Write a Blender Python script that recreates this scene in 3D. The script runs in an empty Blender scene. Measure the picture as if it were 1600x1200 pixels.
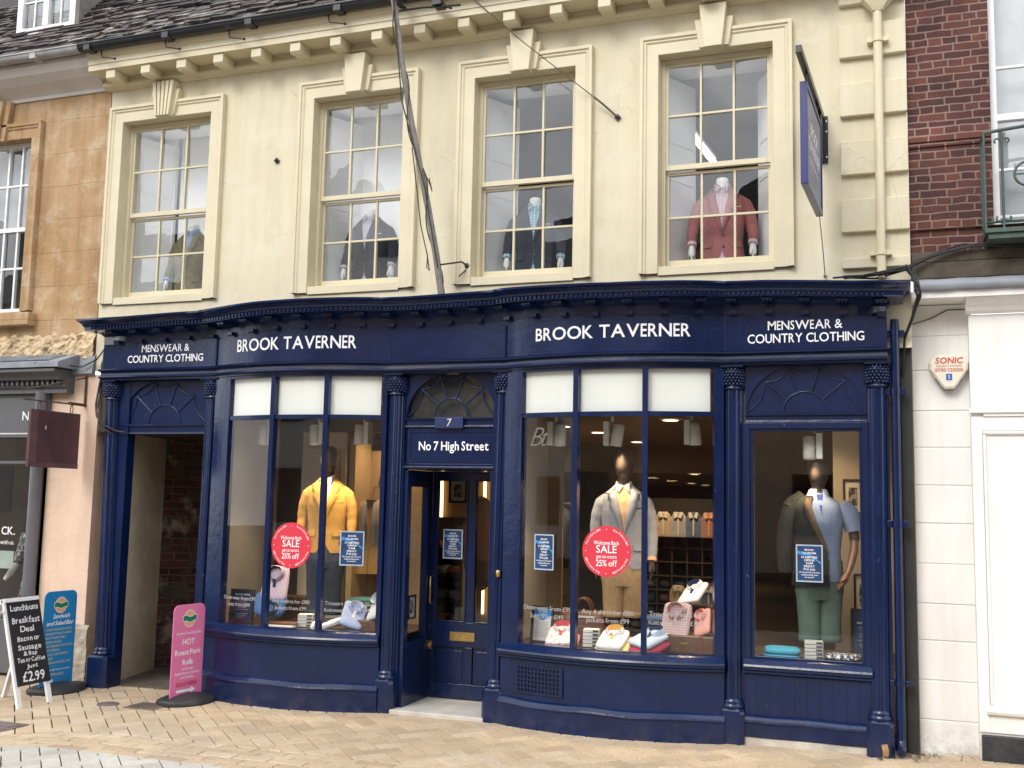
import bpy, math, random
from mathutils import Vector, Matrix, noise as mnoise
R = random.Random(7)
PI = math.pi
SC = bpy.context.scene
COL = SC.collection

# ------------------------------------------------------------------ camera, sky, sun, exposure
yaw, pitch, roll = 0.347944, 0.110889, 0.020187
cam = bpy.data.cameras.new('camera')
cam.sensor_width = 36.0
cam.lens = 36.0 * 1650 / 1600
cam.clip_start, cam.clip_end = 0.05, 2000
co = bpy.data.objects.new('camera', cam)
COL.objects.link(co)
co.matrix_world = (Matrix.Translation((3.0502, -8.1207, 1.73)) @ Matrix.Rotation(yaw, 4, 'Z')
                   @ Matrix.Rotation(PI / 2 + pitch, 4, 'X') @ Matrix.Rotation(roll, 4, 'Z'))
SC.camera = co

SUN_EL, SUN_AZ = math.radians(38), math.radians(-16)      # azimuth measured from -y (the street side) towards -x
w = bpy.data.worlds.new('World')
SC.world = w
w.use_nodes = True
nt = w.node_tree
nt.nodes.clear()
out = nt.nodes.new('ShaderNodeOutputWorld')
bg = nt.nodes.new('ShaderNodeBackground')
sky = nt.nodes.new('ShaderNodeTexSky')
sky.sky_type = 'NISHITA'
sky.sun_disc = False
sky.sun_elevation = SUN_EL
sky.sun_rotation = math.radians(180 + 16)
hsv = nt.nodes.new('ShaderNodeHueSaturation')
hsv.inputs['Saturation'].default_value = 0.35
tc = nt.nodes.new('ShaderNodeTexCoord')
cl = nt.nodes.new('ShaderNodeTexNoise')
cl.inputs['Scale'].default_value = 2.6
cl.inputs['Detail'].default_value = 6
cl.inputs['Roughness'].default_value = 0.55
cr = nt.nodes.new('ShaderNodeValToRGB')
cr.color_ramp.elements[0].position = 0.38
cr.color_ramp.elements[1].position = 0.62
cr.color_ramp.elements[0].color = (5.2, 5.8, 6.8, 1)
cr.color_ramp.elements[1].color = (20, 20.2, 20.4, 1)
mx = nt.nodes.new('ShaderNodeMixRGB')
mx.inputs[0].default_value = 0.8
nt.links.new(sky.outputs[0], hsv.inputs['Color'])
nt.links.new(tc.outputs['Generated'], cl.inputs['Vector'])
nt.links.new(cl.outputs['Fac'], cr.inputs[0])
nt.links.new(hsv.outputs[0], mx.inputs[1])
nt.links.new(cr.outputs[0], mx.inputs[2])
nt.links.new(mx.outputs[0], bg.inputs[0])
bg.inputs[1].default_value = 0.15
nt.links.new(bg.outputs[0], out.inputs[0])

sl = bpy.data.lights.new('sun', 'SUN')
sl.energy = 1.5
sl.angle = math.radians(22)
sl.color = (1.0, 0.96, 0.9)
so = bpy.data.objects.new('sun', sl)
COL.objects.link(so)
sd = Vector((math.sin(SUN_AZ) * math.cos(SUN_EL), -math.cos(SUN_AZ) * math.cos(SUN_EL), math.sin(SUN_EL)))
so.rotation_euler = sd.to_track_quat('Z', 'Y').to_euler()
so.location = (-4, -10, 12)

SC.view_settings.view_transform = 'Standard'
SC.view_settings.look = 'None'
SC.view_settings.gamma = 1
SC.view_settings.exposure = 0.25
SC.cycles.max_bounces = 8
SC.cycles.transparent_max_bounces = 16
SC.cycles.sample_clamp_indirect = 4
SC.cycles.use_denoising = True
SC.cycles.caustics_reflective = False
SC.cycles.caustics_refractive = False


def gz(x):
    """pavement height: the street rises very slightly to the right"""
    return 0.0065 * x


# ------------------------------------------------------------------ materials
MATS = {}


def newmat(name):
    m = bpy.data.materials.new(name)
    m.use_nodes = True
    t = m.node_tree
    return m, t, t.nodes['Principled BSDF'], t.nodes, t.links


def N(t, kind, **kw):
    n = t.nodes.new(kind)
    for k, v in kw.items():
        if k in n.inputs:
            n.inputs[k].default_value = v
        else:
            setattr(n, k, v)
    return n


def noise_mix(t, vec, c1, c2, scale, lo=0.35, hi=0.65, detail=5, rough=0.6):
    n = N(t, 'ShaderNodeTexNoise', Scale=scale, Detail=detail, Roughness=rough)
    t.links.new(vec, n.inputs['Vector'])
    r = N(t, 'ShaderNodeValToRGB')
    r.color_ramp.elements[0].position = lo
    r.color_ramp.elements[1].position = hi
    r.color_ramp.elements[0].color = (*c1, 1)
    r.color_ramp.elements[1].color = (*c2, 1)
    t.links.new(n.outputs['Fac'], r.inputs[0])
    return r.outputs[0]


def mixc(t, fac, a, b, mode='MIX'):
    m = N(t, 'ShaderNodeMixRGB', blend_type=mode)
    for i, v in ((0, fac), (1, a), (2, b)):
        if hasattr(v, 'is_output') or hasattr(v, 'links'):
            t.links.new(v, m.inputs[i])
        elif i == 0:
            m.inputs[0].default_value = v
        else:
            m.inputs[i].default_value = (*v, 1)
    return m.outputs[0]


def bump(t, p, height, strength=0.3, dist=0.01, normal=None):
    b = N(t, 'ShaderNodeBump', Strength=strength, Distance=dist)
    t.links.new(height, b.inputs['Height'])
    if normal:
        t.links.new(normal, b.inputs['Normal'])
    t.links.new(b.outputs[0], p.inputs['Normal'])
    return b.outputs[0]


def plain(name, c, rough=0.6, var=0.12, vs=6.0, bs=40.0, bstr=0.15, bd=0.004, metal=0.0, spec=0.5, coat=0.0):
    """a plain paint, cloth or metal: slight tone variation and a fine bump"""
    if name in MATS:
        return MATS[name]
    m, t, p, ns, ls = newmat(name)
    g = N(t, 'ShaderNodeTexCoord').outputs['Object']
    col = noise_mix(t, g, [v * (1 - var) for v in c], [min(1, v * (1 + var)) for v in c], vs, 0.3, 0.7)
    ls.new(col, p.inputs['Base Color'])
    p.inputs['Roughness'].default_value = rough
    p.inputs['Metallic'].default_value = metal
    p.inputs['Specular IOR Level'].default_value = spec
    p.inputs['Coat Weight'].default_value = coat
    p.inputs['Coat Roughness'].default_value = 0.15
    if bstr:
        n = N(t, 'ShaderNodeTexNoise', Scale=bs, Detail=4)
        ls.new(g, n.inputs['Vector'])
        bump(t, p, n.outputs['Fac'], bstr, bd)
    MATS[name] = m
    return m


def emis(name, c, s):
    m, t, p, ns, ls = newmat(name)
    p.inputs['Base Color'].default_value = (*c, 1)
    p.inputs['Emission Color'].default_value = (*c, 1)
    p.inputs['Emission Strength'].default_value = s
    return m


def glass_mat(name, tint=(0.94, 0.96, 0.95), k=1.0, rough=0.0, wob=0.0, add=0.0):
    m, t, p, ns, ls = newmat(name)
    ns.remove(p)
    tr = N(t, 'ShaderNodeBsdfTransparent')
    tr.inputs[0].default_value = (*tint, 1)
    gl = N(t, 'ShaderNodeBsdfGlossy', Roughness=rough)
    fr = N(t, 'ShaderNodeFresnel')
    ior = N(t, 'ShaderNodeMath', operation='MULTIPLY_ADD')           # the same 1.5 seen from either face of the pane
    ior.inputs[1].default_value = 1 / 1.5 - 1.5
    ior.inputs[2].default_value = 1.5
    ls.new(N(t, 'ShaderNodeNewGeometry').outputs['Backfacing'], ior.inputs[0])
    ls.new(ior.outputs[0], fr.inputs['IOR'])
    ma = N(t, 'ShaderNodeMath', operation='MULTIPLY_ADD', use_clamp=True)
    ma.inputs[1].default_value = 1.75 * k
    ma.inputs[2].default_value = add
    ls.new(fr.outputs[0], ma.inputs[0])
    mi = N(t, 'ShaderNodeMixShader')
    ls.new(ma.outputs[0], mi.inputs[0])
    ls.new(tr.outputs[0], mi.inputs[1])
    ls.new(gl.outputs[0], mi.inputs[2])
    if wob:
        g = N(t, 'ShaderNodeTexCoord').outputs['Object']
        n = N(t, 'ShaderNodeTexNoise', Scale=3.5, Detail=1.5)
        ls.new(g, n.inputs['Vector'])
        b = N(t, 'ShaderNodeBump', Strength=1.0, Distance=wob)
        ls.new(n.outputs['Fac'], b.inputs['Height'])
        ls.new(b.outputs[0], gl.inputs['Normal'])
    ls.new(mi.outputs[0], ns['Material Output'].inputs[0])
    return m


def streaks(t, g, c1, c2):
    """vertical rain streaks"""
    mp = N(t, 'ShaderNodeMapping')
    mp.inputs['Scale'].default_value = (7, 7, 0.55)
    t.links.new(g, mp.inputs['Vector'])
    return noise_mix(t, mp.outputs[0], c1, c2, 1.3, 0.42, 0.68)


def cream_mat():
    m, t, p, ns, ls = newmat('cream_masonry_paint')
    g = N(t, 'ShaderNodeTexCoord').outputs['Object']
    a = noise_mix(t, g, (0.62, 0.56, 0.40), (0.68, 0.62, 0.455), 1.6, 0.3, 0.7)
    s = streaks(t, g, (1, 1, 1), (0.80, 0.77, 0.71))
    c = mixc(t, 0.38, a, s, 'MULTIPLY')
    pt = noise_mix(t, g, (0, 0, 0), (1, 1, 1), 2.7, 0.52, 0.60, 7, 0.7)
    c = mixc(t, mixc(t, 0.75, (0, 0, 0), pt), c, (0.66, 0.61, 0.47))
    vo = N(t, 'ShaderNodeTexVoronoi', Scale=1.1, feature='DISTANCE_TO_EDGE')
    wn = N(t, 'ShaderNodeTexNoise', Scale=3.0, Detail=6)
    ls.new(g, wn.inputs['Vector'])
    ls.new(mixc(t, 0.35, g, wn.outputs['Color'], 'ADD'), vo.inputs['Vector'])
    ck = N(t, 'ShaderNodeMath', operation='LESS_THAN')
    ck.inputs[1].default_value = 0.0035
    ls.new(vo.outputs['Distance'], ck.inputs[0])
    hid = noise_mix(t, g, (0, 0, 0), (0.5, 0.5, 0.5), 1.3, 0.5, 0.6)
    c = mixc(t, mixc(t, 1.0, ck.outputs[0], hid, 'MULTIPLY'), c, (0.33, 0.28, 0.19))
    ls.new(c, p.inputs['Base Color'])
    p.inputs['Roughness'].default_value = 0.62
    n1 = N(t, 'ShaderNodeTexNoise', Scale=7.0, Detail=6, Roughness=0.6)
    ls.new(g, n1.inputs['Vector'])
    n2 = N(t, 'ShaderNodeTexVoronoi', Scale=5.0)
    ls.new(g, n2.inputs['Vector'])
    b1 = bump(t, p, n1.outputs['Fac'], 0.35, 0.012)
    bump(t, p, n2.outputs['Distance'], 0.08, 0.01, b1)
    return m


def navy_mat():
    m, t, p, ns, ls = newmat('navy_gloss_paint')
    g = N(t, 'ShaderNodeTexCoord').outputs['Object']
    a = noise_mix(t, g, (0.0026, 0.0100, 0.046), (0.0045, 0.0155, 0.070), 3.0, 0.3, 0.7)
    d = noise_mix(t, g, (0, 0, 0), (1, 1, 1), 26.0, 0.70, 0.74, 4)
    c = mixc(t, d, a, (0.07, 0.085, 0.16))
    mp = N(t, 'ShaderNodeMapping')
    mp.inputs['Scale'].default_value = (30, 30, 2.5)
    ls.new(g, mp.inputs['Vector'])
    bm = noise_mix(t, mp.outputs[0], (0.92, 0.92, 0.93), (1.08, 1.08, 1.07), 1.0, 0.35, 0.65, 4)
    c = mixc(t, 1.0, c, bm, 'MULTIPLY')
    # kicked and splashed dust close to the pavement
    sx = N(t, 'ShaderNodeSeparateXYZ')
    ls.new(N(t, 'ShaderNodeNewGeometry').outputs['Position'], sx.inputs[0])
    mr = N(t, 'ShaderNodeMapRange')
    mr.inputs['From Min'].default_value = 0.16
    mr.inputs['From Max'].default_value = 0.0
    ls.new(sx.outputs[2], mr.inputs['Value'])
    dn = noise_mix(t, g, (0, 0, 0), (0.22, 0.22, 0.22), 9.0, 0.40, 0.75)
    f = mixc(t, 1.0, mr.outputs[0], dn, 'MULTIPLY')
    c2 = mixc(t, f, c, (0.16, 0.15, 0.14))
    ls.new(c2, p.inputs['Base Color'])
    p.inputs['Roughness'].default_value = 0.20
    p.inputs['Specular IOR Level'].default_value = 0.46
    n1 = N(t, 'ShaderNodeTexNoise', Scale=9.0, Detail=5, Roughness=0.65)
    ls.new(g, n1.inputs['Vector'])
    bump(t, p, n1.outputs['Fac'], 0.45, 0.008)
    return m


def ashlar_mat():
    m, t, p, ns, ls = newmat('ochre_ashlar_stone')
    g = N(t, 'ShaderNodeTexCoord').outputs['Object']
    mp = N(t, 'ShaderNodeMapping')
    mp.inputs['Rotation'].default_value = (PI / 2, 0, 0)
    ls.new(g, mp.inputs['Vector'])
    wob = N(t, 'ShaderNodeTexNoise', Scale=2.5, Detail=3)
    ls.new(mp.outputs[0], wob.inputs['Vector'])
    v = mixc(t, 0.03, mp.outputs[0], wob.outputs['Color'], 'ADD')
    br = N(t, 'ShaderNodeTexBrick')
    br.inputs['Scale'].default_value = 1.0
    br.inputs['Brick Width'].default_value = 0.52
    br.inputs['Row Height'].default_value = 0.34
    br.inputs['Mortar Size'].default_value = 0.005
    br.inputs['Mortar Smooth'].default_value = 0.6
    br.inputs['Color1'].default_value = (0.42, 0.25, 0.11, 1)
    br.inputs['Color2'].default_value = (0.52, 0.35, 0.19, 1)
    br.inputs['Mortar'].default_value = (0.30, 0.19, 0.10, 1)
    ls.new(v, br.inputs['Vector'])
    n = noise_mix(t, g, (0.385, 0.235, 0.110), (0.51, 0.385, 0.255), 2.1, 0.35, 0.68, 7, 0.7)
    c = mixc(t, 0.72, br.outputs['Color'], n)
    st = streaks(t, g, (1, 1, 1), (0.62, 0.56, 0.50))
    c = mixc(t, 0.6, c, st, 'MULTIPLY')
    pale = noise_mix(t, g, (0, 0, 0), (1, 1, 1), 4.2, 0.50, 0.70, 8, 0.72)
    c = mixc(t, pale, c, (0.53, 0.405, 0.27))
    ls.new(c, p.inputs['Base Color'])
    p.inputs['Roughness'].default_value = 0.9
    n1 = N(t, 'ShaderNodeTexNoise', Scale=16.0, Detail=8, Roughness=0.7)
    ls.new(g, n1.inputs['Vector'])
    b1 = bump(t, p, n1.outputs['Fac'], 0.6, 0.02)
    inv = N(t, 'ShaderNodeMath', operation='SUBTRACT')
    inv.inputs[0].default_value = 1
    ls.new(br.outputs['Fac'], inv.inputs[1])
    bump(t, p, inv.outputs[0], 0.6, 0.01, b1)
    return m


def brick_mat(name='red_brick', dark=1.0, mortar=(0.235, 0.165, 0.135), bw=0.185, rh=0.058):
    m, t, p, ns, ls = newmat(name)
    g = N(t, 'ShaderNodeTexCoord').outputs['Object']
    mp = N(t, 'ShaderNodeMapping')
    mp.inputs['Rotation'].default_value = (PI / 2, 0, 0)
    ls.new(g, mp.inputs['Vector'])
    wob = N(t, 'ShaderNodeTexNoise', Scale=9.0, Detail=3)
    ls.new(mp.outputs[0], wob.inputs['Vector'])
    v = mixc(t, 0.022, mp.outputs[0], wob.outputs['Color'], 'ADD')
    br = N(t, 'ShaderNodeTexBrick')
    br.offset = 0.36
    br.squash = 0.55
    br.squash_frequency = 3
    br.inputs['Scale'].default_value = 1.0
    br.inputs['Brick Width'].default_value = bw
    br.inputs['Row Height'].default_value = rh
    br.inputs['Mortar Size'].default_value = 0.0075
    br.inputs['Mortar Smooth'].default_value = 0.35
    br.inputs['Bias'].default_value = -0.1
    br.inputs['Color1'].default_value = (0.062 * dark, 0.026 * dark, 0.026 * dark, 1)
    br.inputs['Color2'].default_value = (0.135 * dark, 0.050 * dark, 0.039 * dark, 1)
    br.inputs['Mortar'].default_value = (*[k * dark for k in mortar], 1)
    ls.new(v, br.inputs['Vector'])
    n = noise_mix(t, g, (0.6, 0.6, 0.62), (1.45, 1.30, 1.2), 2.6, 0.3, 0.7, 6, 0.7)
    c = mixc(t, 1.0, br.outputs['Color'], n, 'MULTIPLY')
    ls.new(c, p.inputs['Base Color'])
    p.inputs['Roughness'].default_value = 0.9
    inv = N(t, 'ShaderNodeMath', operation='SUBTRACT')
    inv.inputs[0].default_value = 1
    ls.new(br.outputs['Fac'], inv.inputs[1])
    n1 = N(t, 'ShaderNodeTexNoise', Scale=60.0, Detail=5)
    ls.new(g, n1.inputs['Vector'])
    b1 = bump(t, p, inv.outputs[0], 0.8, 0.012)
    bump(t, p, n1.outputs['Fac'], 0.5, 0.006, b1)
    return m


def attr_mat(name, c1, c2, c3, rough=0.85, bs=45, bstr=0.5, bd=0.006, big=None):
    """colour picked per stone through a face attribute 'tone'; same stone, other tone"""
    m, t, p, ns, ls = newmat(name)
    g = N(t, 'ShaderNodeTexCoord').outputs['Object']
    at_ = N(t, 'ShaderNodeAttribute', attribute_name='tone')
    r = N(t, 'ShaderNodeValToRGB')
    r.color_ramp.elements[0].color = (*c1, 1)
    r.color_ramp.elements[1].color = (*c3, 1)
    e = r.color_ramp.elements.new(0.5)
    e.color = (*c2, 1)
    ls.new(at_.outputs['Fac'], r.inputs[0])
    n = noise_mix(t, g, (0.8, 0.78, 0.76), (1.08, 1.07, 1.06), 1.4, 0.3, 0.7, 6, 0.65)
    c = mixc(t, 1.0, r.outputs[0], n, 'MULTIPLY')
    n2 = noise_mix(t, g, (0.82, 0.8, 0.78), (1.1, 1.1, 1.1), 55.0, 0.3, 0.7, 4)
    c = mixc(t, 1.0, c, n2, 'MULTIPLY')
    if big:
        f = noise_mix(t, g, (0, 0, 0), (1, 1, 1), big[0], big[1], big[2], 6, 0.7)
        c = mixc(t, f, c, big[3])
    ls.new(c, p.inputs['Base Color'])
    p.inputs['Roughness'].default_value = rough
    n1 = N(t, 'ShaderNodeTexNoise', Scale=bs, Detail=5)
    ls.new(g, n1.inputs['Vector'])
    bump(t, p, n1.outputs['Fac'], bstr, bd)
    return m


def check_mat(name, base, line, sx=0.03, sz=0.03, lw=0.3, stripes=False):
    """woven check or stripe shirt cloth"""
    m, t, p, ns, ls = newmat(name)
    g = N(t, 'ShaderNodeTexCoord').outputs['Object']
    sep = N(t, 'ShaderNodeSeparateXYZ')
    ls.new(g, sep.inputs[0])
    def band(sock, s):
        a = N(t, 'ShaderNodeMath', operation='DIVIDE')
        a.inputs[1].default_value = s
        ls.new(sock, a.inputs[0])
        f = N(t, 'ShaderNodeMath', operation='FRACT')
        ls.new(a.outputs[0], f.inputs[0])
        l = N(t, 'ShaderNodeMath', operation='LESS_THAN')
        l.inputs[1].default_value = lw
        ls.new(f.outputs[0], l.inputs[0])
        return l.outputs[0]
    c = mixc(t, band(sep.outputs[0], sx), base, line)
    if not stripes:
        ad = N(t, 'ShaderNodeMath', operation='ADD')
        ls.new(sep.outputs[1], ad.inputs[0])
        ls.new(sep.outputs[2], ad.inputs[1])
        c2 = mixc(t, band(ad.outputs[0], sz), base, line)
        c = mixc(t, 0.5, c, c2)
    ls.new(c, p.inputs['Base Color'])
    p.inputs['Roughness'].default_value = 0.85
    return m


def spot_cloth(name, base, dot, scale=90, thr=0.35):
    m, t, p, ns, ls = newmat(name)
    g = N(t, 'ShaderNodeTexCoord').outputs['Object']
    n = noise_mix(t, g, dot, base, scale, thr, thr + 0.08, 2)
    ls.new(n, p.inputs['Base Color'])
    p.inputs['Roughness'].default_value = 0.85
    return m


CREAM = cream_mat()
CREAM2 = plain('cream_joinery_paint', (0.64, 0.575, 0.405), 0.45, 0.06, 3, 25, 0.2, 0.004)
NAVY = navy_mat()
STONE = ashlar_mat()
BRICK = brick_mat()
BRICKD = brick_mat('old_passage_brick', 0.8, (0.16, 0.13, 0.10), 0.23, 0.075)
def patched(m):
    t = m.node_tree
    p = t.nodes['Principled BSDF']
    src = p.inputs['Base Color'].links[0].from_socket
    g = N(t, 'ShaderNodeTexCoord').outputs['Object']
    a = noise_mix(t, g, (0, 0, 0), (1, 1, 1), 4.5, 0.50, 0.56, 5, 0.6)
    b = noise_mix(t, g, (0, 0, 0), (1, 1, 1), 3.1, 0.55, 0.66, 5, 0.6)
    c = mixc(t, a, src, (0.085, 0.066, 0.05))
    t.links.new(mixc(t, b, c, (0.33, 0.27, 0.20)), p.inputs['Base Color'])


patched(BRICKD)
def grimy(m, c=(0.40, 0.37, 0.32), top=0.28):
    t = m.node_tree
    p = t.nodes['Principled BSDF']
    src = p.inputs['Base Color'].links[0].from_socket
    g = N(t, 'ShaderNodeTexCoord').outputs['Object']
    sx = N(t, 'ShaderNodeSeparateXYZ')
    t.links.new(N(t, 'ShaderNodeNewGeometry').outputs['Position'], sx.inputs[0])
    mr = N(t, 'ShaderNodeMapRange')
    mr.inputs['From Min'].default_value = top
    mr.inputs['From Max'].default_value = -0.05
    t.links.new(sx.outputs[2], mr.inputs['Value'])
    n1 = noise_mix(t, g, (0, 0, 0), (1, 1, 1), 11.0, 0.42, 0.66, 7, 0.7)
    f = mixc(t, 1.0, mr.outputs[0], n1, 'MULTIPLY')
    st = streaks(t, g, (1, 1, 1), (0.86, 0.84, 0.80))
    t.links.new(mixc(t, f, mixc(t, 0.5, src, st, 'MULTIPLY'), c), p.inputs['Base Color'])
    return m


WHITE = plain('white_stucco_paint', (0.82, 0.81, 0.79), 0.6, 0.04, 2.5, 14, 0.25, 0.006)
grimy(WHITE)
WHITEG = plain('white_gloss_paint', (0.82, 0.82, 0.82), 0.35, 0.03, 4, 25, 0.1)
PINKR = plain('pink_lime_render', (0.72, 0.53, 0.41), 0.85, 0.12, 1.8, 18, 0.5, 0.012)
grimy(PINKR, (0.33, 0.27, 0.20), 0.8)
OLDR = plain('dirty_cement_render', (0.36, 0.31, 0.24), 0.9, 0.35, 4.5, 18, 0.8, 0.02)
LEAD = plain('lead_sheet', (0.24, 0.26, 0.29), 0.5, 0.25, 5, 14, 0.4, 0.01)
IRON = plain('black_iron', (0.013, 0.013, 0.015), 0.45, 0.2, 8, 40, 0.2)
GUTTER = plain('black_gutter_paint', (0.018, 0.019, 0.024), 0.4, 0.2, 8, 30, 0.2)
GREYP = plain('grey_gutter_paint', (0.34, 0.34, 0.35), 0.6, 0.25, 6, 30, 0.3)
GREYSHOP = plain('dark_grey_shop_paint', (0.105, 0.108, 0.115), 0.45, 0.08, 3, 30, 0.15)
GREYPIPE = plain('slate_grey_pipe_paint', (0.12, 0.12, 0.135), 0.4, 0.1, 4, 30, 0.1)
GREENIRON = plain('green_painted_iron', (0.055, 0.085, 0.075), 0.45, 0.2, 9, 50, 0.2)
TIMBER = plain('weathered_dark_timber', (0.085, 0.07, 0.052), 0.9, 0.4, 7, 25, 0.6, 0.012)
BLACKBD = plain('black_tarred_board', (0.022, 0.024, 0.023), 0.6, 0.3, 6, 30, 0.4, 0.006)
SLATE = attr_mat('stone_roof_slate', (0.035, 0.032, 0.034), (0.085, 0.075, 0.072), (0.17, 0.15, 0.14), 0.9, 22, 0.9, 0.02,
                 (3.0, 0.54, 0.68, (0.36, 0.33, 0.30)))
PAVER = attr_mat('buff_clay_paver', (0.40, 0.305, 0.205), (0.54, 0.425, 0.29), (0.61, 0.515, 0.385), 0.85, 45, 0.5, 0.006, (1.6, 0.52, 0.72, (0.38, 0.30, 0.225)))
SETT = attr_mat('pale_grey_sett', (0.42, 0.40, 0.36), (0.52, 0.50, 0.46), (0.58, 0.56, 0.52))
SAND = plain('jointing_sand', (0.05, 0.04, 0.03), 0.95, 0.3, 8, 60, 0.5)
STEP = plain('pale_threshold_stone', (0.52, 0.49, 0.44), 0.8, 0.15, 5, 30, 0.4)
GLASS = glass_mat('shop_plate_glass', (0.95, 0.96, 0.95), 0.75)
OLDGLASS = glass_mat('old_sash_glass', (0.97, 0.985, 0.99), 1.1, 0.0, 0.0011, 0.045)
ASPHW = plain('off_white_blind', (0.86, 0.87, 0.83), 0.6, 0.02, 2, 30, 0.05)
BEIGE = plain('beige_shop_wall', (0.50, 0.43, 0.33), 0.7, 0.06, 2, 30, 0.1)
TANW = plain('tan_panel_wall', (0.42, 0.29, 0.15), 0.6, 0.1, 3, 30, 0.1)
DARKW = plain('dark_brown_partition', (0.06, 0.045, 0.036), 0.6, 0.2, 3, 30, 0.1)
WOODF = plain('dark_wood_floor', (0.10, 0.06, 0.035), 0.45, 0.3, 5, 30, 0.2)
CEIL = plain('taupe_ceiling_paint', (0.36, 0.31, 0.26), 0.8, 0.05, 2, 30, 0.05)
LINING = plain('white_wall_lining', (0.92, 0.93, 0.945), 0.7, 0.03, 2, 30, 0.05)
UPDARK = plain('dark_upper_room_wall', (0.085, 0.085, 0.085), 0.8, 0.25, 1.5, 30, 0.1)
LEATHER = plain('brown_leather', (0.16, 0.06, 0.025), 0.4, 0.2, 8, 80, 0.3)
BRASS = plain('brass', (0.55, 0.38, 0.14), 0.35, 0.15, 20, 60, 0.1, 0.002, 1.0)
LETTER = plain('white_lettering_paint', (0.86, 0.87, 0.9), 0.5, 0.01, 3, 30, 0.0)
VINYL = plain('pale_vinyl_lettering', (0.40, 0.40, 0.39), 0.6, 0.01, 3, 30, 0.0)
RUBBER = plain('black_rubber', (0.022, 0.022, 0.024), 0.55, 0.2, 8, 60, 0.3)


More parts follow.
